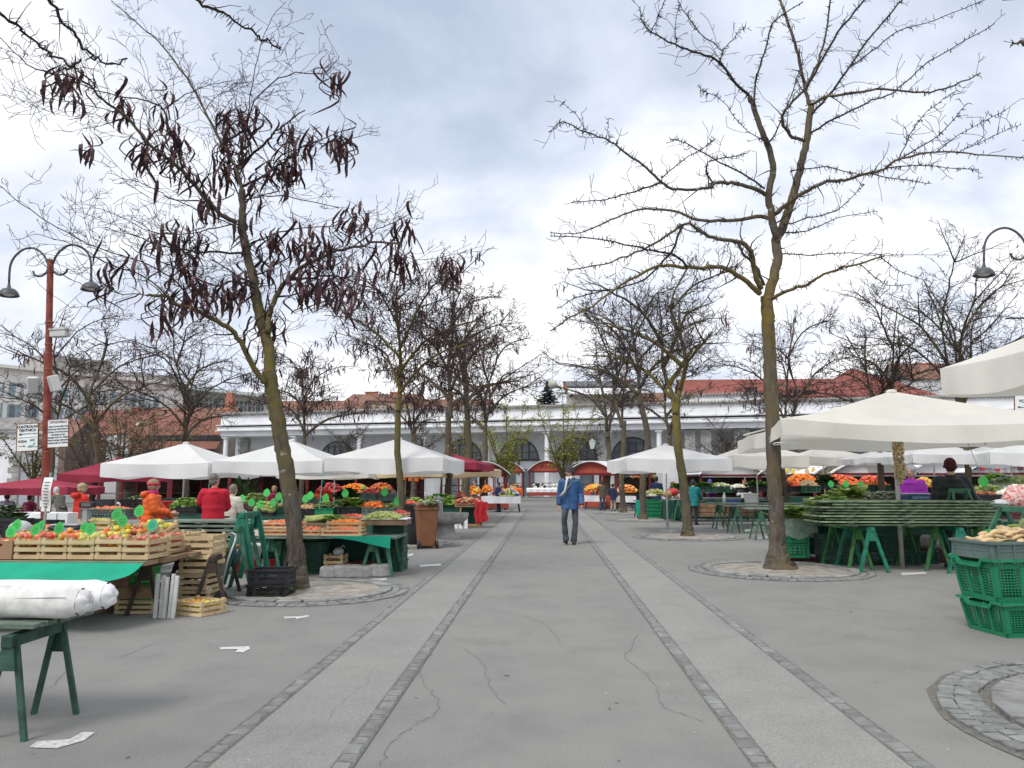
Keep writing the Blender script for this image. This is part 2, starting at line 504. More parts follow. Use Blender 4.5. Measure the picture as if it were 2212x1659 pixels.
b = MB(); r = random.Random(12)           # scraps, twigs and grit lying about
for k in range(420):
    x, y = r.uniform(-5, 5.5), r.uniform(2.2, 19) ; c = V((x, y, .0052)); a = r.uniform(0, 6.28); L, W_ = r.uniform(.005, .02), r.uniform(.003, .009); b.cur = 0 if r.random() < .72 else 1 if r.random() < .8 else 2
    if b.cur == 2: L *= 2; W_ *= 2
    d, e = V((math.cos(a), math.sin(a), 0)), V((-math.sin(a), math.cos(a), 0))
    b.add([c - d * L, c + e * W_ * r.uniform(.5, 1), c + d * L * r.uniform(.7, 1) + V((0, 0, .003)), c - e * W_], [(0, 1, 2, 3)])
o = b.build("litter", [pm("dark_litter", (.06, .055, .05)), pm("pale_litter", (.5, .5, .48)), pm("leaf_litter", (.12, .13, .05))]); tag(o, "tiny scraps, grit and leaves scattered over the asphalt", "litter", kind="stuff")
# ---------------------------------------------------------------- trees
BARK_A = bark("bark_mossy", (.105, .09, .075), (3.5, 4.5, 4.9, 6.0), (.19, .135, .025))
BARK_B = bark("bark_mossy_low", (.098, .085, .07), (1.3, 3.0, 3.4, 5.0), (.17, .135, .03))
BARK_C = bark("bark_grey", (.095, .083, .072))
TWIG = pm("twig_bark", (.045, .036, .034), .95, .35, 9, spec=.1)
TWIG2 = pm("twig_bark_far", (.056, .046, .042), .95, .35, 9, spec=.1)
POD = pm("seed_pod", (.062, .022, .025), .6, .45, 14, col2=(.13, .07, .075), spec=.25)
LEAF_Y = pm("young_leaves", (.30, .32, .05), .8, .35, 3, transl=.35)


def crspline(pts, k):
    out = []
    n = len(pts)
    for i in range(n - 1):
        p0, p1, p2, p3 = pts[max(i - 1, 0)], pts[i], pts[i + 1], pts[min(i + 2, n - 1)]
        for j in range(k):
            t = j / k
            out.append(.5 * ((2 * p1) + (p2 - p0) * t + (2 * p0 - 5 * p1 + 4 * p2 - p3) * t * t + (3 * p1 - p0 - 3 * p2 + p3) * t ** 3))
    out.append(pts[-1])
    return out


def perp(d, r):
    a = V((r.gauss(0, 1), r.gauss(0, 1), r.gauss(0, 1)))
    a = a - d * a.dot(d)
    return a.normalized() if a.length > 1e-4 else V((1, 0, 0))


class Tree:
    def __init__(s, base, seed, rmin=.004, flatten=.7, rise=.05, wig=.2, dens=1.0):
        s.base = V(base); s.r = random.Random(seed); s.trunk = MB(); s.crown = MB(); s.spots = []
        s.rmin, s.flatten, s.rise, s.wig, s.dens = rmin, flatten, rise, wig, dens

    def tube(s, pts, rad, n=None):
        rm = max(rad)
        n = n or (12 if rm > .09 else 8 if rm > .04 else 5 if rm > .015 else 4 if rm > .008 else 3)
        mb = s.trunk if rm > .03 else s.crown; n0 = len(mb.v)
        if rm > .07: n = 16
        mb.tube(pts, rad, n, cap=rm > .02)
        if rm > .07:                  # knobbly bark
            for i in range(n0, len(mb.v)): q = .028 * rm; v = mb.v[i]; mb.v[i] = (v[0] + s.r.gauss(0, q), v[1] + s.r.gauss(0, q), v[2] + s.r.gauss(0, q))

    def limb(s, pts, r0, r1, twig=1.0, lev=1, k=4, jit=.009, every=.26, start=.12, L=1.0, fl=0):
        pts = crspline([V(p) - s.base for p in pts], k)
        n = len(pts)
        for i in range(1, n - 1): pts[i] = pts[i] + V((s.r.gauss(0, jit), s.r.gauss(0, jit), s.r.gauss(0, jit)))
        rad = [r0 + (r1 - r0) * (i / (n - 1)) ** .85 for i in range(n)]
        if fl:
            rad = [q * (1 + (fl - 1) * max(0, 1 - max(p.z, 0) / .6) ** 2.6) for q, p in zip(rad, pts)]
        s.tube(pts, rad)
        if twig <= 0: return pts, rad
        tot = sum((pts[i + 1] - pts[i]).length for i in range(n - 1)); acc = 0; nxt = tot * start
        for i in range(n - 1):
            seg = pts[i + 1] - pts[i]; d = seg.normalized()
            while nxt < acc + seg.length:
                t = (nxt - acc) / seg.length; p = pts[i] + seg * t; u = nxt / tot
                a = perp(d, s.r); a.z *= .8
                ang = s.r.uniform(R(30), R(75))
                dd = (d * math.cos(ang) + a * math.sin(ang)).normalized()
                s.grow(p, dd, L * s.r.uniform(.4, 1.15) * (1.1 - .55 * u), min(rad[i] * .45, .016), lev)
                s.spots.append((p, 1))
                nxt += every / twig * s.r.uniform(.6, 1.4)
            acc += seg.length
        return pts, rad

    def grow(s, p, d, L, rad, lev):
        r = s.r
        n = max(3, int(L / .13)); st = L / n
        if n > 7: n = 7; st = L / n
        pts = [p]; rads = [max(rad, s.rmin)]; kids = []
        for i in range(n):
            d = V((d.x + r.gauss(0, s.wig), d.y + r.gauss(0, s.wig), d.z + r.gauss(0, s.wig * s.flatten) + s.rise)).normalized()
            p = p + d * st; pts.append(p)
            rads.append(max(rad * (1 - .75 * (i + 1) / n), s.rmin))
            if lev > 0 and i > 0 or (lev == 0 and i in (1, 2) and r.random() < .25 * s.dens): kids.append((p, d, rads[-1]))
        s.tube(pts, rads)
        s.spots.append((pts[len(pts) // 2], 0))
        for (q, e, rr) in kids:
            k = 1 if r.random() < .85 * s.dens else 0
            if lev > 0 and r.random() < .35 * s.dens: k += 1
            for _ in range(k):
                a = perp(e, r); a.z *= s.flatten; ang = r.uniform(R(28), R(70))
                if lev == 0: s.crown.tube([q, q + (e * .4 + a).normalized() * L * .16], [s.rmin, s.rmin * .6], 3, False)
                else: s.grow(q, (e * math.cos(ang) + a * math.sin(ang)).normalized(), L * r.uniform(.35, .65), rr * .65, lev - 1)

    def spurs(s, pts, rad, n, ln=.07):
        for _ in range(n):
            i = s.r.randrange(len(pts) - 1); p = pts[i].lerp(pts[i + 1], s.r.random()); d = (pts[i + 1] - pts[i]).normalized()
            a = perp(d, s.r); L = ln * s.r.uniform(.4, 1.2)
            m_ = p + a * (rad[i] + L * .5) + d * L * s.r.uniform(-.3, .4)
            s.crown.tube([p + a * rad[i] * .8, m_, m_ + (a * .6 + perp(d, s.r) * .7) * L * .6], [s.rmin * 1.5, s.rmin * 1.3, s.rmin * .7], 3, False)

    def pod(s, mb, p, L, wd):
        r = s.r
        az = r.uniform(0, 2 * pi); ph = r.uniform(-1, 1); cv = r.uniform(.04, .22) * L / .3; kk = 6
        pts = []
        for i in range(kk + 1):
            t = i / kk
            pts.append(p + V((math.cos(az) * cv * math.sin(t * pi * (1 + .6 * ph)) + r.uniform(-.01, .01), math.sin(az) * cv * math.sin(t * pi * (1 + .6 * ph)), -.05 - t * L)))
        ws = [(wd * x, wd * .28 * x) for x in (.25, .8, 1, 1, .95, .7, .15)]
        mb.tube([p, pts[0]], [.003, .003], 3, False); mb.tube(pts, ws, 6)

    def pods(s, n, L=.3, wd=.017, single=0, clus=5, zmax=None, filt=None):
        sp_ = [q for q in s.spots if (zmax is None or q[0].z < zmax) and (filt is None or filt(q[0]))]
        if not sp_: return
        rest = MB(); out = []; i = 0
        while i < n:
            c = s.r.choice(sp_)[0]; m_ = max(1, int(s.r.gauss(clus, clus * .5)))
            for _ in range(m_):
                p = c + V((s.r.gauss(0, .105), s.r.gauss(0, .1), s.r.gauss(0, .12)))
                if len(out) < single:
                    b_ = MB(); s.pod(b_, p, L * s.r.uniform(.7, 1.2), wd); out.append(b_)
                else: s.pod(rest, p, L * s.r.uniform(.7, 1.2), wd)
                i += 1
        s.pods_rest, s.pods_single = rest, out

    def build(s, label, group, bk, twig=TWIG, cat="tree", name="locust_tree"):
        t = thing(name, label, cat, s.base, 0, group)
        s.trunk.build("trunk", bk, t, smooth=True)
        s.crown.build("crown", twig, t)
        for b_ in getattr(s, 'pods_single', []): b_.build("seed_pod", POD, t)
        if getattr(s, 'pods_rest', None) and s.pods_rest.f: stuff(s.pods_rest.build("seed_pods", POD, t))
        return t


GR = "bare locust trees lining the walkway"
GB = "bare trees farther back in the market"
# --- near right tree, limbs measured from the photo
tx = lambda x, y: (1188 + .4629 * x, .4629 * y)
T = Tree((4.01, 13.7, 0), 5, rmin=.0046, flatten=.8, rise=.03, wig=.24, dens=.55)


def Q(lst, y0, dy):
    n = len(lst) - 1
    return [P(*tx(*p), y0 + .5 + dy * (i / n)) for i, p in enumerate(lst)]


T.limb([V((4.02, 13.7, -.05)), V((4.01, 13.7, .12)), V((4.0, 13.7, .32)), P(1678, 1130, 13.7), P(1672, 1000, 13.7), P(1665, 850, 13.7), P(1662, 740, 13.7), P(1656, 640, 13.7)], .155, .104, 0, k=8, jit=.005, fl=2.1)
for lst, y0, dy, r0, r1, tw, sp_ in (
    ([(1010, 1440), (1022, 1370), (1060, 1230), (1055, 1120), (1085, 1060), (1120, 960), (1150, 860), (1180, 740), (1200, 640), (1218, 500)], 13.2, .5, .13, .075, .5, 10),
    ([(1215, 490), (1190, 400), (1165, 280), (1135, 170), (1095, 60), (1060, -60)], 13.7, .8, .068, .03, 1, 40),
    ([(1222, 490), (1300, 450), (1430, 435), (1560, 415), (1740, 432), (1880, 400), (2010, 340)], 13.7, -1.2, .055, .014, 1, 70),
    ([(1225, 530), (1320, 420), (1400, 310), (1480, 190), (1600, 50), (1690, -50)], 13.6, 1.5, .045, .02, 1, 50),
    ([(1195, 420), (1280, 260), (1370, 120), (1470, 0), (1520, -70)], 13.7, -.6, .042, .02, 1, 40),
    ([(1400, 310), (1500, 240), (1620, 150), (1800, 90), (2030, 0)], 14.4, 1.0, .026, .009, 1, 40),
    ([(1190, 658), (1120, 630), (1085, 570), (1100, 510), (1180, 420), (1250, 290), (1290, 150), (1310, -20)], 13.4, -1.3, .06, .018, .9, 50),
    ([(1215, 620), (1300, 570), (1400, 520), (1500, 470), (1600, 430), (1720, 330), (1800, 270), (2075, 110)], 13.5, -1.6, .035, .009, 1, 60),
    ([(1072, 1125), (1050, 1075), (1032, 1000), (1020, 910), (1040, 790), (1020, 690), (990, 620), (950, 500), (930, 450)], 13.3, -.5, .1, .055, .5, 10),
    ([(930, 450), (860, 380), (790, 290), (700, 250), (580, 210), (480, 150), (430, 100), (420, 30)], 12.8, -1.0, .05, .01, 1, 60),
    ([(950, 490), (960, 380), (1000, 250), (1030, 130), (1060, 90), (1180, 10)], 12.8, .7, .034, .012, 1, 50),
    ([(790, 290), (810, 240), (870, 160), (910, 130)], 12.2, .6, .02, .008, 1, 20),
    ([(810, 240), (700, 150), (620, 40), (580, -40)], 12.1, -.5, .022, .009, 1, 30),
    ([(470, 165), (500, 80), (545, -10)], 11.9, -.3, .016, .008, 1, 14), ([(590, 200), (585, 120), (600, 30)], 12.0, .5, .014, .006, 1, 14),
    ([(1020, 670), (900, 590), (800, 470), (700, 420)], 12.9, -.9, .02, .007, 1, 40),
    ([(1015, 680), (1080, 560), (1150, 380), (1180, 280)], 12.9, .8, .026, .01, 1, 30),
    ([(1020, 915), (940, 875), (850, 855), (770, 855), (740, 875), (600, 885), (520, 850), (450, 780), (360, 720), (280, 660), (170, 620), (60, 570), (0, 615)], 13.2, -1.8, .07, .009, .9, 110),
    ([(760, 855), (730, 800), (750, 750), (850, 730), (910, 715)], 12.9, -.4, .03, .01, 1, 30),
    ([(520, 850), (400, 890), (330, 910), (240, 935), (100, 945)], 12.4, -.5, .03, .009, 1, 40),
    ([(520, 830), (600, 760), (700, 700), (760, 660)], 12.3, -.7, .022, .008, 1, 30), ([(280, 660), (270, 610), (275, 550)], 11.7, .2, .012, .006, 0, 10), ([(170, 620), (120, 530), (55, 478)], 11.6, -.3, .012, .005, .5, 14),
    ([(1000, 880), (900, 810), (760, 740), (640, 670), (560, 650)], 13.0, .9, .035, .01, 1, 50),
    ([(1035, 1020), (960, 1012), (820, 1030), (690, 1025), (600, 990), (450, 975), (340, 1000), (230, 1050), (120, 1090), (0, 1085)], 13.3, 1.7, .07, .01, .9, 80),
    ([(985, 1350), (950, 1250), (940, 1170), (870, 1125), (760, 1110), (690, 1070), (630, 1045), (520, 1120), (400, 1180), (250, 1230), (80, 1260)], 13.1, -1.3, .09, .01, .9, 100),
    ([(980, 1370), (900, 1300), (800, 1245), (680, 1250), (560, 1240), (480, 1250), (330, 1330), (190, 1430), (60, 1500), (0, 1545)], 13.1, -2.0, .085, .009, .9, 80),
    ([(640, 1247), (580, 1190), (480, 1170), (350, 1140), (200, 1115), (0, 1100)], 12.0, -.6, .04, .009, .9, 50),
    ([(620, 1050), (560, 1180), (440, 1300), (300, 1350), (150, 1380), (30, 1440)], 12.2, .6, .04, .009, .9, 50),
    ([(1000, 1330), (960, 1240), (900, 1180), (870, 1120)], 13.3, .5, .05, .03, .5, 12),
    ([(1038, 1395), (1110, 1355), (1200, 1330), (1260, 1290), (1370, 1250), (1480, 1220), (1560, 1195)], 13.1, -1.6, .062, .016, .35, 30),
    ([(1450, 1235), (1540, 1310), (1590, 1335), (1690, 1325)], 12.0, -.3, .016, .005, .3, 14), ([(1545, 1200), (1640, 1270), (1770, 1310)], 11.5, -.3, .014, .005, .3, 16), ([(1370, 1250), (1330, 1270), (1400, 1220), (1500, 1190), (1640, 1190)], 11.9, .3, .014, .006, .3, 10),
    ([(1080, 1185), (1200, 1190), (1400, 1180), (1560, 1188), (1860, 1190)], 13.3, 1.4, .022, .006, .6, 30),
    ([(1045, 1000), (1120, 940), (1200, 890), (1290, 850), (1380, 840), (1480, 810), (1560, 790), (1640, 740), (1800, 710), (2000, 720), (2240, 740)], 13.2, -1.9, .075, .011, .8, 110),
    ([(1630, 745), (1700, 600), (1760, 520), (1900, 420)], 12.0, .5, .022, .006, 1, 30), ([(1640, 740), (1800, 640), (1950, 480)], 11.9, -.5, .022, .006, 1, 30),
    ([(1560, 790), (1700, 770), (1850, 780), (2000, 790)], 12.1, .3, .02, .006, 1, 40), ([(1500, 810), (1650, 840), (1780, 855)], 12.2, -.4, .018, .006, 1, 30), ([(1800, 710), (1960, 600), (2120, 520)], 11.7, -.4, .014, .005, 1, 20),
    ([(1900, 715), (2060, 640), (2200, 580)], 11.5, .2, .012, .005, 1, 16), ([(1120, 800), (1280, 780), (1380, 800), (1480, 812)], 13.3, -.9, .022, .008, 1, 30),
    ([(1090, 1050), (1200, 1020), (1340, 980), (1470, 860)], 13.2, -1.1, .024, .007, .9, 30), ([(1100, 1085), (1200, 1075), (1340, 1020), (1530, 985)], 13.2, 1.0, .024, .006, .9, 30),
):
    pts, rad = T.limb(Q(lst, y0, dy), r0 * (.74 if r0 >= .1 else .58), r1 * .8, tw, lev=1, every=.27, L=.54)
    T.spurs(pts, rad, int(sp_ * 1.6), .085)
T.build("bare grey trunked tree with yellow mossy fork beside the folded board stack", GR, BARK_A)

# --- near left tree with long seed pods
zl = lambda x, y: (162 + .293 * x, 432 + .293 * y)
zt = lambda x, y: (.3662 * x, .3662 * y)
T = Tree((-3.47, 10.78, 0), 8, rmin=.0034, flatten=.75, rise=.04, wig=.23, dens=.9)


def QL(lst, y0, dy, f):
    n = len(lst) - 1
    return [P(*f(*p), y0 + .33 + dy * (i / n)) for i, p in enumerate(lst)]


T.limb([V((-3.47, 10.78, -.05)), V((-3.475, 10.78, .12)), V((-3.485, 10.78, .3)), P(640, 1190, 10.75), P(631, 1100, 10.73), P(616, 1000, 10.73), P(602, 920, 10.73), P(590, 850, 10.73), P(581, 800, 10.73)], .13, .095, 0, k=8, jit=.005, fl=1.4)
for lst, f, y0, dy, r0, r1, tw in (
    ([(1435, 1290), (1430, 1100), (1380, 920), (1340, 740), (1310, 560), (1270, 400), (1230, 230), (1238, 80), (1232, -70)], zl, 10.4, .4, .11, .05, .6),
    ([(1430, 1130), (1395, 1000), (1380, 960), (1300, 830), (1200, 640), (1100, 460), (960, 270), (860, 180), (660, 5)], zt, 10.8, .9, .05, .008, 1),
    ([(1395, 985), (1500, 900), (1600, 810), (1640, 760), (1800, 650)], zt, 10.8, -.8, .04, .008, 1.1), ([(1430, 1100), (1550, 1040), (1680, 950), (1780, 870), (2000, 780)], zt, 10.8, .6, .035, .007, 1.1),
    ([(1440, 880), (1500, 600), (1690, 440), (1900, 430), (2000, 330)], zt, 10.9, -.9, .02, .005, .9), ([(1400, 960), (1460, 700), (1480, 560), (1540, 260), (1610, 100), (1690, 10)], zt, 10.9, .9, .018, .005, .9),
    ([(1640, 780), (1760, 820), (1900, 850), (2170, 790)], zt, 10.2, .6, .014, .005, 1), ([(1420, 1180), (1600, 1150), (1800, 1180), (2000, 1230)], zt, 10.8, -.5, .018, .005, 1),
    ([(1390, 1310), (1300, 1260), (1180, 1130), (1080, 1010), (980, 930), (860, 830), (740, 680), (600, 590), (500, 480), (330, 440), (160, 380), (0, 220)], zt, 10.5, -1.5, .06, .006, 1.1),
    ([(1080, 1010), (1010, 800), (960, 650), (870, 600), (560, 530), (380, 440), (270, 280)], zt, 10.1, .8, .028, .005, 1), ([(740, 680), (560, 630), (400, 600), (240, 570), (110, 490)], zt, 9.5, -.4, .012, .004, 1),
    ([(960, 650), (1100, 560), (1250, 500), (1380, 470)], zt, 10.4, .4, .014, .005, 1),
    ([(1400, 1350), (1300, 1200), (1220, 1040), (1120, 940), (980, 860), (850, 800), (730, 760), (680, 710), (610, 700), (530, 705)], zl, 10.3, -1.1, .065, .018, .8),
    ([(530, 705), (300, 690), (140, 650), (0, 600), (-200, 480)], zl, 9.2, -.5, .012, .004, .8), ([(690, 720), (500, 560), (200, 450), (0, 330), (-300, 250)], zl, 9.4, .5, .016, .004, .8),
    ([(1240, 1080), (1260, 950), (1300, 860)], zl, 10.2, .4, .03, .015, 1), ([(880, 810), (760, 620), (560, 480), (250, 380), (-50, 250), (-400, 20), (-560, -110)], zl, 9.8, -.5, .02, .005, .8),
    ([(1425, 980), (1440, 830), (1500, 680), (1580, 580), (1680, 490), (1800, 430), (1900, 380), (2050, 350), (2212, 310), (2400, 330)], zl, 10.4, .9, .07, .014, .8),
    ([(1580, 590), (1760, 570), (1900, 560), (2100, 620), (2300, 700)], zl, 10.7, -.8, .03, .008, 1), ([(2050, 350), (2200, 230), (2350, 170), (2500, 80)], zl, 11.1, .4, .018, .005, 1), ([(1480, 720), (1700, 680), (1850, 600), (2080, 560)], zl, 10.6, .7, .02, .006, 1),
    ([(2300, 320), (2450, 420), (2600, 440), (2850, 390)], zl, 11.3, .4, .012, .004, 1),
    ([(1240, 240), (1150, 180), (900, 70), (700, -20), (500, -120), (340, -160)], zl, 10.6, -.9, .02, .005, 1.1), ([(1260, 400), (1000, 380), (780, 360), (600, 320), (400, 250), (200, 200)], zl, 10.5, .7, .03, .005, 1.1),
    ([(1280, 330), (1500, 240), (1700, 200), (1900, 190), (2080, 120)], zl, 10.6, -.6, .02, .005, 1.1), ([(1330, 650), (1180, 600), (1000, 620), (700, 480), (500, 400), (350, 300)], zl, 10.4, -.6, .028, .005, 1.1),
    ([(1330, 620), (1200, 560), (1080, 480), (1000, 440)], zl, 10.4, .9, .024, .008, 1.1), ([(1230, 170), (1050, 200), (800, 250), (560, 230), (330, 120), (120, 40)], zl, 10.7, .6, .018, .004, 1.1),
):
    T.limb(QL(lst, y0, dy, f), r0 * (.78 if r0 >= .1 else .66), r1, tw * 1.25, lev=2, every=.2, L=.78, jit=.008)
zz_ = [q for q in T.spots]
big = [q for q in zz_ if q[1] == 1]
T.spots = big + [q for q in zz_ if q[1] == 0][::12]
T.pods(900, L=.33, wd=.025, single=100, clus=10, filt=lambda p: p.z < 7.5 and p.x > -2.5 + max(0, p.z - 5.5) * -.35)
T.build("leaning tree hung with many long brown seed pods beside the black crates", GR, BARK_B)


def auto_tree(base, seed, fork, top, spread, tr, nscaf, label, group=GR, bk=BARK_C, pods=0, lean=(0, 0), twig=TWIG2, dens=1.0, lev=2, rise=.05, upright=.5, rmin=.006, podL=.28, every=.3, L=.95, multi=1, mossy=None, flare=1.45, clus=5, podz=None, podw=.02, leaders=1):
    T = Tree(base, seed, rmin=rmin, flatten=.7, rise=rise, wig=.22, dens=dens)
    r = T.r; B = V(base)
    top_f = B + V((lean[0] * fork / top, lean[1] * fork / top, fork))
    tp = [B + V((0, 0, -.05)), B + V((0, 0, .15)), B + V((0, 0, .45))]
    for i in range(1, 4): tp.append(B.lerp(top_f, i / 3) + V((r.gauss(0, .05), r.gauss(0, .05), 0)) * (fork / 3))
    T.limb(tp, tr, tr * .7, 0, k=7, jit=.006, fl=flare or 1.3)
    stems = []
    for k in range(max(leaders, multi)):
        a = r.uniform(0, 2 * pi); off = 0 if leaders == 1 and multi == 1 else spread * .28
        e = B + V((lean[0] + math.cos(a) * off + r.gauss(0, .2), lean[1] + math.sin(a) * off + r.gauss(0, .2), top * r.uniform(.85, 1)))
        pts = [top_f - V((0, 0, .3)), top_f + V((math.cos(a) * off * .12, math.sin(a) * off * .12, .12))]
        for i in (1, 2, 3): pts.append(top_f.lerp(e, i / 3) + V((r.gauss(0, .16), r.gauss(0, .16), 0)))
        stems.append(pts)
        T.limb(pts, tr * (.69 if leaders == 1 else .58), .014, .9, lev=lev, every=every, L=L * .8, start=.2)
    for k in range(nscaf):
        st = stems[k % len(stems)]; u = (k / nscaf) ** 1.2 * .75
        p0 = st[0].lerp(st[-1], u) if u > .05 else top_f
        i = min(int(u * 3), 2); p0 = st[i + 1].lerp(st[i + 2], u * 3 - i)
        a = k * 2.4 + r.uniform(-.5, .5) + seed
        ln = spread * r.uniform(.8, 1.12) * (1 - .45 * u); el = r.uniform(.2, .75) * upright + u * .3
        d = V((math.cos(a), math.sin(a), 0))
        pts = [p0, p0 + d * ln * .3 + V((0, 0, ln * (.15 + el * .55))), p0 + d * ln * .65 + V((r.gauss(0, .15), r.gauss(0, .15), ln * (.2 + el * .9))), p0 + d * ln + V((r.gauss(0, .2), r.gauss(0, .2), ln * (.2 + el * r.uniform(.9, 1.3))))]
        T.limb(pts, tr * r.uniform(.4, .55) * (1 - .5 * u), .009, 1.0, lev=lev, every=every, L=L)
        for q in range(2):
            j = r.choice((1, 2)); b2 = a + r.choice((-1, 1)) * r.uniform(.5, 1.1); l2 = ln * r.uniform(.4, .65)
            d2 = V((math.cos(b2), math.sin(b2), r.uniform(.1, .8) * upright * 1.4)); p1 = pts[j]
            T.limb([p1, p1 + d2 * l2 * .5 + V((0, 0, r.gauss(0, .1))), p1 + d2 * l2 + V((0, 0, r.gauss(0, .2)))], tr * .2, .007, 1, lev=max(lev - 1, 0) if lev < 2 else lev - 1, every=every, L=L * .8)
    if pods:
        T.spots = [q for q in T.spots if q[1] == 1] + [q for q in T.spots if q[1] == 0][::9]
        T.pods(pods, L=podL, wd=podw, clus=clus, zmax=podz)
    return T.build(label, group, bk, twig)


B_MID = bark("bark_mossy_mid", (.09, .08, .06), (1.2, 3.2, 4.2, 6.5), (.18, .145, .03))
auto_tree((3.92, 21.8, 0), 21, 3.75, 8.3, 3.1, .155, 8, "second tree of the right row, crooked mossy limbs, slightly leaning trunk", bk=B_MID, lean=(-.5, .2), pods=130, podw=.02, clus=3, lev=2, rmin=.006, every=.21, leaders=2)
auto_tree((3.92, 31.6, 0), 22, 5.0, 10.5, 3.4, .16, 8, "third tree of the right row, tall straight dark trunk", lean=(-.1, .3), lev=2, rmin=.008, every=.23)
auto_tree((3.8, 38.5, 0), 27, 4.6, 10.3, 3.3, .16, 7, "fourth tree of the right row, slim trunk in front of the orange heap", lev=2, rmin=.009, every=.26, leaders=2)
auto_tree((3.68, 46.2, 0), 24, 4.5, 11.0, 3.6, .22, 7, "last tree of the right row, nearest the curved red stalls", lev=2, rmin=.01, every=.27, leaders=2)
auto_tree((-3.58, 19.1, 0), 31, 3.6, 7.4, 2.9, .105, 8, "second tree of the left row, yellow mossy trunk behind the brown bin", bk=B_MID, lean=(-.3, 0), pods=560, lev=2, rmin=.0058, every=.19, podw=.02)
auto_tree((-3.72, 28.4, 0), 32, 4.2, 10.0, 3.3, .15, 9, "third tree of the left row, dark trunk passing the right burgundy parasol", pods=700, lev=2, rmin=.007, every=.22, lean=(.4, 0), podw=.022)
auto_tree((-3.74, 36.8, 0), 33, 4.5, 11.0, 3.4, .22, 8, "fourth tree of the left row, two stemmed, behind the burgundy parasol", pods=560, lev=2, rmin=.009, every=.4, leaders=2, podw=.025)
auto_tree((-3.7, 45.5, 0), 34, 4.5, 12.5, 4.0, .22, 8, "last tree of the left row, tall arching bare crown near the street lantern", pods=300, lev=2, rmin=.0095, every=.26, leaders=2, podw=.03, podz=6.5)
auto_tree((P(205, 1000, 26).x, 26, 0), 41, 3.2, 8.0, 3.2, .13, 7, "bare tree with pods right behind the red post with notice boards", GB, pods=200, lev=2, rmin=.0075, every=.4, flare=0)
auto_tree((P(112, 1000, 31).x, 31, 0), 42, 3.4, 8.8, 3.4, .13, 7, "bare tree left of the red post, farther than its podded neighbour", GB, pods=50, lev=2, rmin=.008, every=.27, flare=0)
auto_tree((P(400, 1000, 28).x, 28, 0), 43, 2.9, 7.6, 3.2, .14, 9, "dark bare tree without pods above the left white parasol", GB, lev=2, rmin=.0075, every=.22, flare=0, leaders=2, twig=TWIG)
auto_tree((P(655, 1000, 33).x, 33, 0), 44, 3.4, 7.8, 3.0, .13, 8, "tree thick with dark pods above the middle white parasol", GB, pods=760, lev=2, rmin=.008, every=.26, flare=0, podw=.026)
auto_tree((P(893, 1000, 40).x, 40, 0), 45, 4.0, 8.0, 2.6, .16, 7, "podded tree forking above the right white parasol", GB, pods=420, lev=2, rmin=.009, every=.5, flare=0, podw=.028, leaders=2)
auto_tree((P(1693, 1000, 27).x, 27, 0), 46, 3.2, 7.6, 2.7, .11, 8, "podded tree rising behind the near mossy right trunk", GB, pods=200, lev=2, rmin=.007, every=.23, flare=0, podw=.02, leaders=2)
auto_tree((P(1905, 1000, 27).x, 27, 0), 47, 3.3, 7.6, 3.0, .13, 9, "bare vase shaped tree against the red hipped roof", GB, lev=2, rmin=.0072, every=.22, flare=0, leaders=3, upright=.9)
auto_tree((P(2090, 1000, 24).x, 24, 0), 48, 3.6, 7.9, 3.4, .12, 9, "bare spreading tree above the parasol cut by the right edge", GB, lev=2, rmin=.0065, every=.22, flare=0, leaders=3, upright=.9)
auto_tree((P(1448, 1000, 58).x, 58, 0), 49, 5.0, 11.5, 4.2, .25, 7, "dark podded tree against the colonnade left of the mossy second trunk", GB, pods=160, lev=1, rmin=.012, every=.4, flare=0, podw=.04, podL=.4)
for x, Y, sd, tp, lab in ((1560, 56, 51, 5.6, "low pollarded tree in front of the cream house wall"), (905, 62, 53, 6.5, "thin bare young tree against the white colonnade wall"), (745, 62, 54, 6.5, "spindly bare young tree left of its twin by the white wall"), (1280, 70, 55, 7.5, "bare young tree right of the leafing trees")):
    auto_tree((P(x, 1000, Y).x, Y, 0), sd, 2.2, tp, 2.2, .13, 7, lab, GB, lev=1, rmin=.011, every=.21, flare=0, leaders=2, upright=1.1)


def leafy(base, seed, top, spread, label, mat, n, name="young_tree", multi=5, rmin=.012):
    T = Tree(base, seed, rmin=rmin, rise=.07, dens=.8)
    B = V(base); r = T.r
    T.limb([B, B + V((0, 0, 1.0)), B + V((.05, 0, 1.9))], .16, .13, 0)
    for k in range(multi):
        a = k * 2 * pi / multi + r.uniform(-.3, .3); d = V((math.cos(a), math.sin(a), 0)); p0 = B + V((0, 0, r.uniform(1.2, 1.9))); s_ = spread * r.uniform(.6, 1)
        T.limb([p0, p0 + d * s_ * .35 + V((0, 0, top * .25)), p0 + d * s_ * .7 + V((0, 0, top * .5)), p0 + d * s_ + V((0, 0, (top - 1.5) * r.uniform(.7, 1)))], .07, .012, 1, lev=1, every=.4, L=1.1)
    p0 = B + V((0, 0, 1.7)); T.limb([p0, p0 + V((.1, 0, top * .4)), p0 + V((0, .1, top - 1.8))], .09, .012, 1, lev=1, every=.4, L=1.1)
    lf = MB()
    for _ in range(n):
        p = r.choice(T.spots)[0] + V((r.gauss(0, .2), r.gauss(0, .2), r.gauss(0, .12)))
        s_ = r.uniform(.05, .13); a = V((r.gauss(0, 1), r.gauss(0, 1), r.gauss(0, .35))).normalized(); c = a.cross(V((r.gauss(0, .5), r.gauss(0, .5), 1))).normalized()
        lf.add([p - a * s_, p + c * s_ * .5, p + a * s_, p - c * s_ * .5], [(0, 1, 2, 3)])
    t = T.build(label, GB, BARK_C, TWIG2, name=name)
    lf.build("leaves", mat, t)
    return t


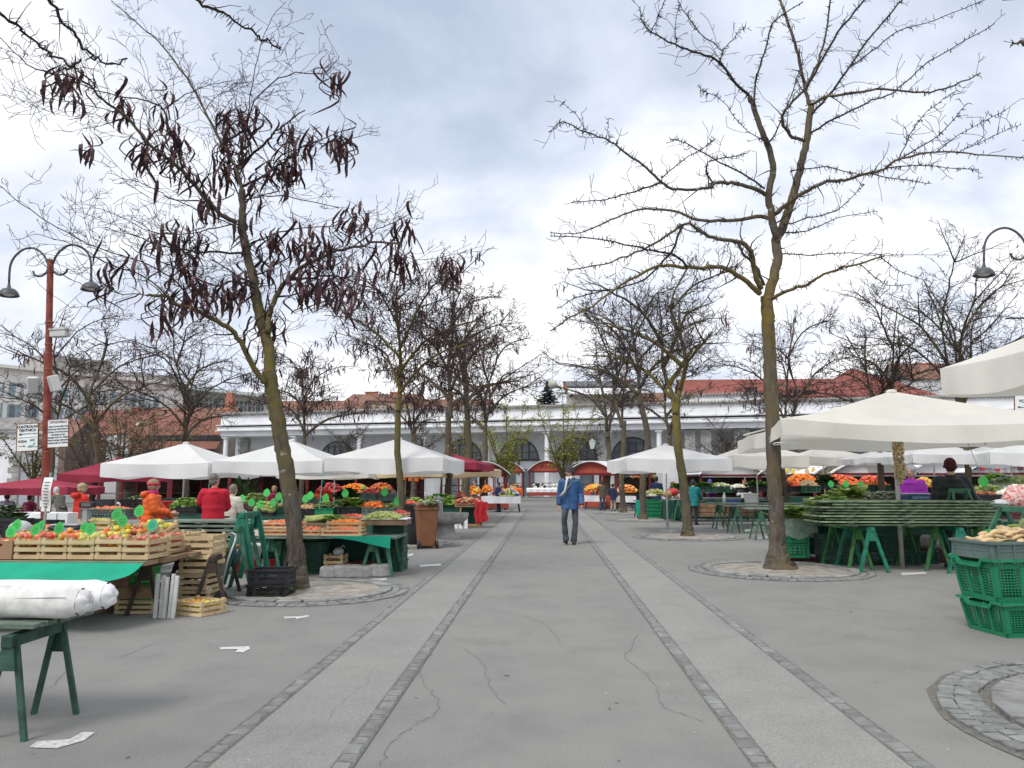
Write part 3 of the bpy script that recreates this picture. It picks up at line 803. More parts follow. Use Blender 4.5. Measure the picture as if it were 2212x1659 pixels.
leafy((P(1092, 1000, 64).x, 64, 0), 61, 8.6, 3.6, "leafing tree with yellow green sprays left of the street lantern gap", LEAF_Y, 4200)
leafy((P(1216, 1000, 64).x, 64, 0), 62, 9.2, 3.4, "leafing tree with yellow green sprays above the walking man", LEAF_Y, 3800)
LEAF_O = pm("olive_leaves", (.20, .17, .06), .85, .4, 3, transl=.25)
LEAF_B = pm("brown_dry_leaves", (.24, .17, .09), .9, .3, 3, transl=.2)
leafy((P(75, 1000, 46).x, 46, 0), 63, 5.2, 2.6, "olive budding shrub below the notice boards", LEAF_O, 1800, "budding_shrub", rmin=.011)
leafy((P(262, 1000, 44).x, 44, 0), 64, 6.0, 2.2, "drooping brown willow like shrub behind the burgundy parasol", LEAF_B, 1500, "brown_shrub", rmin=.011)
auto_tree((P(180, 1000, 40).x, 40, 0), 57, 1.2, 5.6, 2.6, .09, 8, "bushy bare brown shrub tree between the red post and the tiled roofs", GB, lev=1, rmin=.009, every=.3, flare=0, leaders=3, upright=1.1)
auto_tree((P(305, 1000, 50).x, 50, 0), 58, 1.4, 7.0, 3.0, .1, 8, "bushy bare tree in front of the tiled roofs, left of the slit opening", GB, lev=1, rmin=.01, every=.3, flare=0, leaders=3, upright=1.1)
leafy((P(365, 1000, 60).x, 60, 0), 65, 6.0, 3.0, "yellowish shrub in front of the tiled roof with a dark opening", LEAF_O, 900, "budding_shrub")
leafy((P(1000, 1000, 66).x, 66, 0), 66, 7.2, 2.6, "yellow green shrubby tree behind the burgundy parasol", LEAF_Y, 900)

# conifer behind the colonnade
b = MB(); r = random.Random(5)
cx_, cy_ = P(1183, 900, 118).x, 118
tk = MB(); tk.tube([V((0, 0, 0)), V((0, 0, 17.2))], [.35, .05], 8)
for k in range(64):
    z = 5 + k * .192; rad = max(.3, (17.2 - z) * .55)
    for j in range(12):
        a = j * 2 * pi / 12 + k * .7 + r.uniform(-.25, .25); L = rad * r.uniform(.6, 1.2)
        d = V((math.cos(a), math.sin(a), 0)); e = V((-d.y, d.x, 0)); z0 = z + r.uniform(-.2, .2)
        for q in range(6):
            t = .12 + q * .16; c = d * L * t + V((0, 0, z0 - L * .3 * t * (1.25 - t))); wd = L * .16 * (1.3 - t) + .1
            for sgn in (-1, 1): b.add([c, c + e * sgn * wd + d * wd * .7 + V((0, 0, -.12 + r.uniform(-.12, .1))), c + d * L * .22 + V((0, 0, r.uniform(-.14, .06)))], [(0, 1, 2)])
t = thing("conifer_tree", "dark green conifer poking above the white colonnade roof", "tree", (cx_, cy_, 0))
tk.build("trunk", BARK_C, t); b.build("crown", pm("needles", (.022, .032, .022), .9, .4, 4), t)

# the tree just left of the camera reaches in overhead with thorny twigs
T = Tree((-3.9, 2.0, 0), 77, rmin=.0024, flatten=.9, rise=.02, wig=.2, dens=.4)
T.limb([V((-3.9, 2, -.05)), V((-3.9, 2, .3)), V((-3.85, 2, 1.6)), V((-3.9, 2.05, 3.0))], .17, .13, 0, jit=.006)
hub = V((-3.9, 2.05, 3.0))
for lst, y0, dy, r1 in (([(0, 80), (120, 170), (210, 240), (320, 340), (480, 430), (570, 520)], 4.6, .9, .004), ([(290, 0), (360, 110), (440, 180), (480, 260), (550, 340), (620, 370), (750, 345)], 4.4, .7, .004), ([(1170, 0), (1290, 60), (1380, 120), (1500, 200), (1560, 240), (1660, 280)], 4.8, .6, .004)):
    q = [P(*zt(*p), y0 + dy * i / (len(lst) - 1)) for i, p in enumerate(lst)]
    lead = q[0] + (q[0] - q[1]).normalized() * .8 + V((-.1, -.4, 0))
    T.limb([hub, hub.lerp(lead, .5) + V((0, 0, .5)), lead, q[0]], .06, .013, .3, lev=0, L=.4)
    pts, rad = T.limb(q, .0125, r1 * 1.6, .25, lev=0, every=.3, L=.3, jit=.012); T.spurs(pts, rad, 46, .07)
q2 = [P(*zt(*p), 5.0) for p in ((480, 350), (400, 400), (330, 420), (270, 440))]
pts, rad = T.limb(q2, .009, .004, 0); T.spurs(pts, rad, 12, .06)
for k in range(4):
    a = k * 1.6 + 2.2; d = V((math.cos(a), math.sin(a) * .6 - .3, 0)); T.limb([hub, hub + d * 1.0 + V((0, 0, 1.0)), hub + d * 1.9 + V((0, 0, 2.2)), hub + d * 2.4 + V((0, 0, 3.4))], .08, .02, .6, lev=1, L=.8)
T.build("nearest tree, only its thorny twigs hang into the sky at top left", GR, BARK_B)
T = Tree((4.42, 4.98, 0), 78, rmin=.003, flatten=.9, rise=.02, wig=.2, dens=.4)
T.limb([V((4.42, 4.98, -.05)), V((4.42, 4.98, .3)), V((4.3, 5.0, 1.8)), V((4.1, 4.9, 3.2))], .16, .13, 0, jit=.006)
hub = V((4.1, 4.9, 3.2))
q = [P(2240, 97, 6.0), P(2212, 93, 6.0), P(2186, 92, 6.05)]
pts, rad = T.limb([hub, hub + V((-.1, .4, .9)), q[0], q[1], q[2]], .06, .004, .3, lev=0, L=.3); T.spurs(pts[-8:], rad[-8:], 10, .05)
for k in range(4):
    a = -.6 + k * .7; d = V((math.cos(a), math.sin(a) * .5, 0)); T.limb([hub, hub + d + V((0, 0, 1)), hub + d * 2 + V((0, 0, 2.2)), hub + d * 2.6 + V((0, 0, 3.4))], .08, .02, .6, lev=1, L=.8)
T.build("tree off the right edge standing in the large cobbled ring", GR, BARK_A)
# ---------------------------------------------------------------- buildings
PLASTER = pm("white_plaster", (.72, .73, .75), .85, .07, .7, bump=.1)
PLASTER_G = pm("grey_plaster", (.52, .53, .55), .9, .1, .6)
STONE = pm("grey_stone", (.30, .30, .29), .9, .25, 1.5, bump=.3, bscale=6)
DARKIN = pm("dark_interior", (.035, .035, .04), .9, .3, 2)
GLASS = pm("window_glass", (.10, .12, .14), .15, .3, .8, spec=.6)
FRAME = pm("dark_window_frame", (.06, .05, .05), .7, .2, 4)
WFRAME = pm("white_window_frame", (.66, .68, .68), .7, .08, 4)
TILE_O = tiles("roof_tiles_orange", (.215, .10, .075))
TILE_R = tiles("roof_tiles_red", (.25, .085, .07))
TILE_B = tiles("roof_tiles_brown", (.24, .13, .10))
TILE_G = pm("roof_tiles_grey", (.22, .21, .20), .9, .3, 2)
CREAM = pm("cream_render", (.58, .49, .34), .9, .08, .8)
TAN = pm("tan_render", (.42, .31, .22), .9, .12, .8)
PALE = pm("pale_hotel_render", (.76, .74, .69), .9, .08, .5)
MINT = pm("mint_hotel_panel", (.64, .69, .65), .8, .08, .5)
BRICK = pm("chimney_brick", (.36, .15, .10), .9, .3, 3)
ZINC = pm("dark_roof_sheet", (.10, .105, .11), .6, .2, 1)
SHUT = pm("blue_grey_shutter", (.24, .33, .37), .7, .2, 2)

CSL = -.2
ca = math.atan(CSL)


def col(x):                           # facade position -> (local x, distance)
    k = (P(x, 1000, 100).x) / 100.0
    Y = 86 / (1 - CSL * k); X = k * Y
    return X * math.cos(ca) + (Y - 86) * math.sin(ca), Y


col_t = thing("colonnade_building", "long white market colonnade with arched windows closing off the square", "building", (0, 86, 0), ca)
xl, _ = col(478); xr = col(2300)[0] + 6; xo0, xo1 = col(1455)[0], col(1600)[0]
ZT, ZC1, ZC2, ZA = 9.85, 8.55, 7.98, 7.25
b = MB()                              # entablature
b.box(((xl + xr) / 2, 1.6, (ZT + ZC1) / 2 - .02), (xr - xl, 4.2, ZT - ZC1 - .04)); b.box(((xl + xr) / 2, 1.6, (ZC1 + ZC2) / 2 - .1), (xr - xl + .5, 4.9, ZC1 - ZC2 - .24)); b.box(((xl + xr) / 2, 1.6, (ZC2 + ZA) / 2 - .06), (xr - xl - .1, 4.3, ZC2 - ZA - .12))
b.build("entablature", PLASTER, col_t)
b = MB()
for z, dz, dp in ((ZC1 + .04, .12, 5.2), (ZC2 - .06, .14, 5.3), (ZC1 - .24, .05, 5.05)): b.box(((xl + xr) / 2, 1.6, z), (xr - xl + .75, dp, dz))
b.build("cornice", pm("cornice_plaster", (.60, .61, .63), .9, .12, 1.2), col_t)
b = MB(); x = xl - .3
while x < xr:
    b.tube([V((x, -.75, ZT + .05)), V((x, 1.6, ZT + .45))], [.16, .16], 7); x += .36
b.box(((xl + xr) / 2, 1.6, ZT + .1), (xr - xl, 4.0, .18)); b.build("tile_coping", TILE_G, col_t)
b = MB()
for a_, e_ in ((xl, xo0), (xo1, xr)): b.box(((a_ + e_) / 2, 3.1, ZA / 2), (e_ - a_, .5, ZA))
b.build("back_wall", PLASTER_G, col_t)  # white wall behind the columns, its shade put into the greyer colour
us0, us1 = col(1436)[0], col(1672)[0]
b = MB(); b.box(((us0 + us1) / 2, 7, 5.8), (us1 - us0, 5, 11.0)); b.build("upper_block", PLASTER, col_t)
b = MB(); x = us0
while x < us1:
    b.tube([V((x, 4.3, 11.3)), V((x, 7, 11.75))], [.16, .16], 7); x += .36
b.build("upper_tile_coping", TILE_G, col_t)
for x in (486, 634, 775, 915, 1051, 1182, 1315, 1425):
    lx, _ = col(x); b = MB()
    b.lathe([(.42, 0), (.42, .3), (.34, .4), (.30, 4), (.27, 6.85), (.36, 6.95), (.36, 7.0)], 14, (lx, 0, 0)); b.box((lx, 0, 7.11), (.8, .8, .2)); b.build("column", PLASTER, col_t, smooth=True, angle=R(30))
for x in (1492, 1527, 1605):
    lx, _ = col(x); b = MB(); b.box((lx, .6, 3.6), (1.1 if x != 1605 else 1.6, 1.0, 7.2)); b.build("pillar", STONE, col_t, bevel=.03)
b = MB(); lx = col(1626)[0]; b.box((lx + .4, 2.2, 3.6), (2.2, .6, 7.2)); b.build("stone_wall", STONE, col_t)
lx = col(500)[0]; b = MB()
for k in range(8): b.box((lx + .1 * (k % 2), 2.55, 3.9 + k * .42), (1.1 if k % 2 else 1.4, .5, .40))
b.build("quoins", STONE, col_t, bevel=.02)
for x in (705, 845, 983, 1108, 1237, 1362, 1720, 1850, 1980, 2110):
    lx, Y = col(x); rad = 2.25; b = MB(); gl = MB(); base = 4.25
    for i in range(20):
        a0, a1 = pi * i / 20, pi * (i + 1) / 20
        for r0, r1, y0 in ((rad, rad + .16, 2.78),):
            q = [V((lx + rr * math.cos(a), yy, base + rr * math.sin(a))) for yy in (y0, 2.84) for a in (a0, a1) for rr in (r0, r1)]
            b.add(q, [(0, 1, 3, 2), (1, 5, 7, 3), (0, 2, 6, 4)])
    b.box((lx, 2.8, base - .1), (2 * rad + .5, .16, .22)); b.box((lx, 2.8, base - 1.0), (.2, .14, 1.6))
    for u in (-.55, -.18, .18, .55): b.box((lx + u * rad, 2.81, base + rad * .42), (.12, .1, rad * .8))
    for zz2 in (.35, .75): b.box((lx, 2.81, base + zz2 * rad), (2 * rad * math.sqrt(1 - zz2 * zz2), .1, .07))
    gl.add([(lx + rad * math.cos(pi * i / 20), 2.83, base + rad * math.sin(pi * i / 20)) for i in range(21)], [tuple(range(21))])
    w_ = b.build("arched_window", FRAME, col_t); gl.build("pane", GLASS, w_)
    d = MB(); d.box((lx - 1.1, 2.8, 1.6), (1.5, .12, 3.0)); d.box((lx + 1.1, 2.8, 1.6), (1.5, .12, 3.0)); d.build("shop_front", GLASS, col_t)


def house(name, label, x0, x1, Y, ridge, eave, wall, roof, depth=9, hip=0, low=0, chim=(), wins=(), cat="building", winmat=None, yaw=0):
    """x0..x1 and heights are photo measurements turned into metres at distance Y."""
    X0, X1 = P(x0, 1000, Y).x, P(x1, 1000, Y).x
    zr, ze = EYE + (HZ - ridge) / F * (Y + depth / 2), EYE + (HZ - eave) / F * Y
    wd = X1 - X0; t = thing(name, label, cat, ((X0 + X1) / 2, Y + depth / 2, 0), yaw)
    b = MB(); b.box((0, 0, (ze + low) / 2), (wd - .5, depth - .6, ze - low))
    if not hip: b.add([(s * (wd / 2 - .3), y_, z_) for s in (-1, 1) for y_, z_ in ((-depth / 2 + .3, ze), (depth / 2 - .3, ze), (0, zr - .15))], [(0, 1, 2), (3, 5, 4)])
    b.build("wall", wall, t)
    b = MB(); h = wd / 2; e = depth / 2
    hh = h * hip if hip else 0
    for sg in (-1, 1):
        b.add([(-h, sg * e, ze), (h, sg * e, ze), (h - hh, 0, zr), (-h + hh, 0, zr), (-h, sg * e, ze - .18), (h, sg * e, ze - .18)], [(0, 1, 2, 3), (0, 4, 5, 1)])
        b.add([(sg * h, -e, ze), (sg * h, e, ze), (sg * (h - hh), 0, zr)], [(0, 1, 2)] if hip else [])
    rf = b.build("roof", roof, t)
    for cx, ch, cw in chim:
        c = MB(); X = P(cx, 1000, Y).x - (X0 + X1) / 2; ct = EYE + (HZ - ch) / F * Y
        c.box((X, 0, (ct + zr - 1.5) / 2), (cw, .9, ct - zr + 1.5)); c.box((X, 0, ct + .06), (cw + .2, 1.1, .16)); c.build("chimney", BRICK, rf)
    for wx0, wx1, wy0, wy1 in wins:
        c = MB(); xa, xb = P(wx0, 1000, Y).x - (X0 + X1) / 2, P(wx1, 1000, Y).x - (X0 + X1) / 2
        za, zb = EYE + (HZ - wy1) / F * Y, EYE + (HZ - wy0) / F * Y
        c.box(((xa + xb) / 2, -depth / 2 + .3, (za + zb) / 2), (xb - xa, .2, zb - za)); w_ = c.build("window", winmat or WFRAME, t)
        c = MB(); c.box(((xa + xb) / 2, -depth / 2 + .2, (za + zb) / 2), ((xb - xa) * .8, .06, (zb - za) * .84)); c.build("pane", GLASS, w_)
    return t, (X0 + X1) / 2, zr, ze


def slot(t, ox, Y, x0, x1, y0, y1, depth, mt, name, yy=None):
    c = MB(); xa, xb = P(x0, 1000, Y).x - ox, P(x1, 1000, Y).x - ox
    za, zb = EYE + (HZ - y1) / F * Y, EYE + (HZ - y0) / F * Y
    c.box(((xa + xb) / 2, yy if yy is not None else -depth / 2 + .2, (za + zb) / 2), (xb - xa, .3, zb - za)); return c.build(name, mt, t)


t, ox, zr, ze = house("tiled_house", "low tiled house with a long dark slit under its eave, left of the colonnade", 268, 480, 104, 897, 943, pm("grey_brown_wall", (.20, .17, .14), .9, .2, 1), TILE_O, 12)
slot(t, ox, 104, 316, 476, 939, 949, 12, DARKIN, "slit_opening", -6.1); b = MB(); b.sheet(1, 1, lambda u, v: (P(285 + 190 * u, 1000, 104).x - ox, -6.2 - v * 1.2, 7.2 - v * 1.1)); b.build("lower_roof", TILE_O, t)
house("tiled_house", "brown roofed house with white parapet behind the low tiled house", 265, 480, 122, 878, 905, TAN, TILE_B, 12)
t, ox, zr, ze = house("tiled_house", "orange roofed house with small white gable dormer behind the notice boards", 128, 303, 118, 882, 935, PLASTER_G, TILE_O, 14, chim=((235, 870, 1.2),))
b = MB(); X = P(277, 1000, 118).x - ox; b.add([(X - 1.2, -4.6, 10.1), (X + 1.2, -4.6, 10.1), (X, -4.6, 11.4), (X - 1.2, 0, 10.1), (X + 1.2, 0, 10.1), (X, 0, 11.4)], [(0, 1, 2), (0, 2, 5, 3), (1, 4, 5, 2)]); b.build("dormer", PLASTER, t)
b = MB(); b.bar((P(246, 1000, 118).x - ox, -7.0, 8.6), (P(270, 1000, 118).x - ox, -3.2, 11.2), .7, .5); b.build("parapet", PLASTER, t)
house("tiled_house", "dark roofed brown house at the left behind the olive shrub", -40, 140, 98, 903, 952, pm("muted_brown_wall", (.15, .11, .09), .9, .25, 1), TILE_B, 10)
house("tiled_house", "brown red roofed block over the colonnade at far left centre", 575, 770, 132, 864, 884, TAN, TILE_B, 12)
house("tan_house", "tan walled house with two brick chimneys above the white colonnade", 740, 900, 138, 850, 864, TAN, TILE_B, 12, chim=((783, 838, 2.2), (838, 839, 2.0)), wins=((822, 828, 874, 886), (770, 776, 874, 886)))
house("red_roof_house", "long brown roofed house half hidden by podded crowns", 895, 1060, 140, 862, 880, TAN, TILE_B, 12, chim=((960, 846, 1.6),))
t, ox, zr, ze = house("terrace_house", "pale house with dark sheet roof and awning above the leafing trees", 1225, 1385, 126, 824, 834, pm("pale_grey_wall", (.42, .39, .35), .9, .15, 1), ZINC, 10, chim=((1234, 818, 2.2), (1312, 819, 2.0), (1364, 815, 1.8)), wins=((1232, 1240, 846, 857), (1262, 1270, 880, 892), (1240, 1248, 872, 886), (1290, 1298, 846, 858), (1330, 1338, 846, 858)), winmat=FRAME)
c = MB(); c.sheet(40, 1, lambda u, v: (P(1228 + 155 * u, 1000, 126).x - ox, -5.3 - .9 * v, 17.0 - .9 * v - (.25 * abs(math.sin(u * 60)) if v > .5 else 0))); c.build("awning", PLASTER, t)
c = MB(); c.box((0, -5.6, 13.6), (P(1385, 1000, 126).x - P(1225, 1000, 126).x, 1.4, .25)); c.build("balcony", STONE, t)
house("plain_house", "reddish grey house behind the third right trunk", 1375, 1500, 134, 850, 866, pm("rose_wall", (.34, .25, .22), .9, .12, 1), TILE_B, 10)
t, ox, zr, ze = house("red_roof_hall", "long bright red roofed hall with dark dormers right of centre", 1488, 2000, 104, 822, 868, CREAM, TILE_R, 14, chim=((1648, 811, 2.4),))
slot(t, ox, 104, 1627, 1653, 834, 847, 14, DARKIN, "dormer_window", -4.4); slot(t, ox, 104, 1730, 1776, 843, 857, 14, DARKIN, "dormer_window", -5.4); slot(t, ox, 104, 1710, 1728, 823, 829, 14, ZINC, "skylight", -2.2)
house("hipped_house", "hipped red roof house with pointed peak at the right", 1780, 2040, 97, 801, 858, CREAM, TILE_R, 16, hip=.96)
house("gable_house", "pale house with steep dark roof edge and chimneys behind the hipped roof", 1960, 2240, 130, 790, 822, PLASTER_G, TILE_B, 10, chim=((1986, 800, 1.6), (2012, 793, 1.8), (2040, 782, 2.4)))
house("cream_house", "cream house with white windows seen through the open colonnade", 1500, 1640, 104, 900, 926, CREAM, TILE_R, 8, wins=((1553, 1571, 932, 950), (1579, 1606, 930, 960), (1540, 1556, 975, 1000)))
house("brick_shed", "red walled annex seen between the colonnade pillars", 1445, 1530, 99, 915, 930, pm("red_wall", (.42, .12, .09), .9, .12, 1), TILE_R, 5, wins=((1478, 1488, 948, 958), (1494, 1502, 976, 1000)))
b = MB(); c = P(497, 870, 112); b.box((0, 0, 6), (1.5, 1.5, 12)); b.add([(-1.2, -1.2, 10.6), (1.2, -1.2, 10.6), (1.2, 1.2, 10.6), (-1.2, 1.2, 10.6), (-.55, -.55, 12.6), (.55, -.55, 12.6), (.55, .55, 12.6), (-.55, .55, 12.6), (-.55, -.55, 14.9), (.55, -.55, 14.9), (.55, .55, 14.9), (-.55, .55, 14.9)],
    [(0, 1, 5, 4), (1, 2, 6, 5), (2, 3, 7, 6), (3, 0, 4, 7), (4, 5, 9, 8), (5, 6, 10, 9), (6, 7, 11, 10), (7, 4, 8, 11), (8, 9, 10, 11)])
o = b.build("brick_stack", BRICK); o.location = (c.x, 112, 0); tag(o, "red brick stack with a flared roofed base left of the near podded crown", "chimney")

# the big hotel block receding at left
A_, B_ = V((P(0, 0, 112).x, 112, 0)), V((P(560, 0, 150).x, 150, 0))
dv = (B_ - A_); ln = dv.length; ang = math.atan2(dv.y, dv.x)
hot = thing("hotel_block", "large pale hotel with rows of shuttered windows at far left", "building", A_, ang)
def hx(x):                            # photo column -> position along the facade
    k = P(x, 1000, 100).x / 100; d = dv / ln
    return (k * A_.y - A_.x) / (d.x - k * d.y)
LM = hx(388)
b = MB(); b.box(((LM - 30) / 2, 8, 9.75), (LM + 30, 16, 19.5)); b.box(((LM - 30) / 2, 7.6, 19.75), (LM + 31, 17.4, .5)); b.build("wall", PALE, hot)
b = MB(); b.box((hx(180), 9, 21.6), (hx(260) - hx(110), 9, 3.4)); b.box((hx(268), 8, 20.9), (2.6, 3, 2)); b.box((hx(300), 8, 20.9), (3, 3, 2)); b.box(((hx(280) + LM) / 2, 7, 20.7), (LM - hx(290), 10, 1.6)); b.build("roof_plant", pm("plant_room_grey", (.30, .29, .28), .8, .2, .7), hot)
nwin = 15
for i in range(nwin):
    wx = -6 + i * (LM + 4) / nwin
    for j in range(4):
        c = MB(); c.box((wx, -.02, 16.2 - j * 3.4), (1.9, .14, 2.2)); w_ = c.build("window", SHUT, hot)
        c = MB(); c.box((wx + (.3 if (i + j) % 3 else -.3), -.1, 16.2 - j * 3.4), (.7, .06, 1.9)); c.build("pane", GLASS if (i * j) % 4 else WFRAME, w_)
LE = hx(600)
b = MB(); b.box(((LM + LE) / 2, 9, 9.6), (LE - LM - .2, 14, 18.6)); b.box(((LM + LE) / 2, 6.6, 19.1), (LE - LM, 18, .6)); b.build("office_wing", MINT, hot)
b = MB(); b.box((LM + .6, 1.9, 9.5), (1.0, .6, 18)); b.build("red_downpipe_strip", BRICK, hot)
for j in range(4):
    for i in range(9):
        wx = LM + 2.4 + i * (LE - LM - 4) / 9; c = MB(); c.box((wx, 1.95, 17 - j * 3.5), ((LE - LM - 4) / 9 * .8, .16, 2.0)); w_ = c.build("window", GLASS, hot)
        c = MB(); c.box((wx, 1.85, 17 - j * 3.5), (.14, .1, 2.0)); c.box((wx, 1.85, 17.1 - j * 3.5), ((LE - LM - 4) / 9 * .8, .1, .1)); c.build("frame", WFRAME, w_)

# white corner pavilion at the left edge
X0 = P(43, 1000, 50).x
t = thing("corner_pavilion", "white pavilion with grey stone quoins at the left edge", "building", (X0 - 4, 52, 0))
b = MB(); b.box((0, 0, 2.45), (8, 4, 4.9)); b.build("wall", PLASTER, t)
b = MB(); b.box((-.0, 0, 4.97), (8.7, 4.6, .2)); b.box((0, 0, 4.62), (8.4, 4.3, .12)); b.build("cornice", PLASTER, t)
b = MB()
for k in range(10): b.box((4.02 - (.25 if k % 2 else .4), -1.95, .2 + k * .36), (.5 if k % 2 else .8, .22, .34))
b.build("quoins", STONE, t, bevel=.02)
b = MB(); b.sheet(24, 3, lambda u, v: (-4.5 + 9 * u, -2.5 + 2.5 * v, 5.08 + v * 1.0 + .05 * math.sin(u * 150))); b.build("roof", TILE_G, t)

# ---------------------------------------------------------------- lamps, posts and signs
REDP = pm("red_oxide_paint", (.20, .034, .022), .6, .25, 5, col2=(.28, .065, .045), bump=.15)
LAMPG = pm("lamp_grey_metal", (.07, .075, .085), .5, .25, 6)
SIGNW = pm("sign_white", (.74, .78, .78), .6, .05, 3)
INK = pm("sign_ink", (.03, .035, .045), .7, .2, 5)
INKG = pm("sign_green_ink", (.03, .22, .16), .7, .2, 5)
INKR = pm("sign_red_ink", (.12, .035, .05), .7, .2, 5)
RUST = pm("rusty_rim", (.24, .11, .06), .9, .35, 20)
BAND = pm("white_band", (.75, .74, .72), .6, .1, 4)


def arc_lamp(t, sg, z):
    pts = []
    u_ = .0097
    pts = crspline([V((sg * x * u_, 0, z + y * u_)) for x, y in ((40, -22), (37, -30), (28, -35), (18, -34), (8, -26), (5, -14), (8, -2), (16, 14), (31, 28), (50, 34), (70, 28), (87, 12), (95, -10), (96, -44))], 3)
    b = MB(); b.tube(pts, [.024] * len(pts), 8); arm = b.build("arm", LAMPG, t, smooth=True)
    e = V((sg * 96 * u_, 0, z - 44 * u_)); b = MB()
    b.lathe([(.02, .2), (.035, .1), (.05, .06), (.12, .04), (.17, -.01), (.2, -.07), (.21, -.11), (.195, -.11), (.15, -.05), (.02, -.03)], 20, e + V((0, 0, -.2))); s_ = b.build("lamp_shade", LAMPG, t, smooth=True, angle=R(40))
    b = MB(); b.ball(e + V((0, 0, -.26)), (.14, .14, .05), 12, 6); b.build("lamp_glass", pm("milky_lamp_glass", (.5, .5, .5), .3, .1, 4), s_)


def lamp_post(x, Y, label, lean, yt=560):
    tp_, bt_ = P(x, yt, Y), P(x - lean, 1100, Y)
    k_ = (tp_.x - bt_.x) / (tp_.z - bt_.z); base = V((bt_.x - k_ * bt_.z, Y, 0)); lean = math.atan(k_)
    t = thing("lamp_post", label, "lamp post", base)
    t.rotation_euler = (0, lean, 0)
    H_ = tp_.z
    b = MB(); b.tube([V((0, 0, 0)), V((0, 0, 2.4)), V((0, 0, 4.3)), V((0, 0, 4.32)), V((0, 0, H_))], [.092, .086, .082, .07, .066], 16); b.build("post", REDP, t, smooth=True, angle=R(30))
    for z in (.55, 1.0): b = MB(); b.lathe([(.098, z), (.1, z), (.1, z + .13), (.098, z + .13)], 16); b.build("painted_band", BAND, t)
    for z in (2.15, 3.05, 4.5, 5.0, 3.95):
        b = MB(); b.lathe([(.074 if z > 4.3 else .088, z), (.082 if z > 4.3 else .094, z), (.082 if z > 4.3 else .094, z + .03), (.074 if z > 4.3 else .088, z + .03)], 16); b.build("clamp", RUST, t)
    for sg in (-1, 1): arc_lamp(t, sg, H_ - .02)
    return t, base


t, base = lamp_post(109, 16, "red lamp post with two curled lamp arms and notice boards at left", 11)
KON = ((47, 95, 912, 972), (112, 160, 908, 971))
b = MB(); b.box((-.02, -.1, 4.95), (.03, .03, .03)); b.box((.26, -.02, 4.72), (.34, .2, .12)); b.box((.26, -.02, 4.82), (.36, .22, .05)); b.build("junction_box", pm("box_grey", (.5, .5, .5), .6, .1, 4), t)
for sg, a in ((-1, .5), (1, -.65)):
    b = MB(); rot = M.Rotation(a, 3, 'Z') @ M.Rotation(.25, 3, 'X')
    b.box((sg * .2 + (-.06 if sg < 0 else .02), -.12, 3.62), (.2, .17, .34), 0, rot); o = b.build("loudspeaker", pm("speaker_white", (.66, .66, .64), .5, .06, 4), t, bevel=.015)
    b = MB(); b.box((sg * .2 + (-.06 if sg < 0 else .02) - (0 if sg > 0 else -.01), -.12, 3.62), (.17, .176, .30), 0, rot); b.build("speaker_grille", pm("grille_grey", (.42, .42, .42), .7, .2, 60), o)


def board(parent, x0, x1, z0, z1, rows, extra=None, ang=0):
    b = MB(); w_, h_ = x1 - x0, z1 - z0
    rot = M.Rotation(ang, 4, 'Z'); c = V(((x0 + x1) / 2, -.11, (z0 + z1) / 2))
    pl = lambda q: c + (rot @ q)
    def bx(bb, cc, dd):
        k0 = len(bb.v); bb.box(cc, dd); bb.v[k0:] = [tuple(pl(V(q))) for q in bb.v[k0:]]
    bx(b, (0, 0, 0), (w_, .012, h_)); s_ = b.build("sign_board", SIGNW, parent)
    b = MB()
    for cc, dd in (((0, -.004, h_ / 2), (w_ + .012, .022, .012)), ((0, -.004, -h_ / 2), (w_ + .012, .022, .012)), ((-w_ / 2, -.004, 0), (.012, .022, h_)), ((w_ / 2, -.004, 0), (.012, .022, h_))): bx(b, cc, dd)
    b.build("rim", RUST, s_)
    bb = {}
    for txt, sz, u, v, mt, bold in rows:
        q = bb.setdefault(mt.name, (MB(), mt))[0]
        q.text(txt, sz, lambda p: pl(V((u * w_ + p.x, -.009 - p.z, v * h_ + p.y))), bold=bold)
    if extra:
        for mt, outline in extra:
            q = bb.setdefault(mt.name, (MB(), mt))[0]
            q.plate(outline, .002, lambda p: pl(V((p.x, -.0085 - p.z, p.y))))
    for k, (q, mt) in bb.items(): q.build("lettering", mt, s_)
    return s_


def arrow(x, y, L, d=1, w=.012):
    return [(x, y - w * .4), (x + d * (L - .05), y - w * .4), (x + d * (L - .05), y - w * 1.6), (x + d * L, y), (x + d * (L - .05), y + w * 1.6), (x + d * (L - .05), y + w * .4), (x, y + w * .4)]


def bar2(p, q, w): 
    p, q = V(p), V(q); n_ = (q - p).normalized(); n_ = V((-n_.y, n_.x)) * w / 2
    return [tuple(p + n_), tuple(p - n_), tuple(q - n_), tuple(q + n_)]


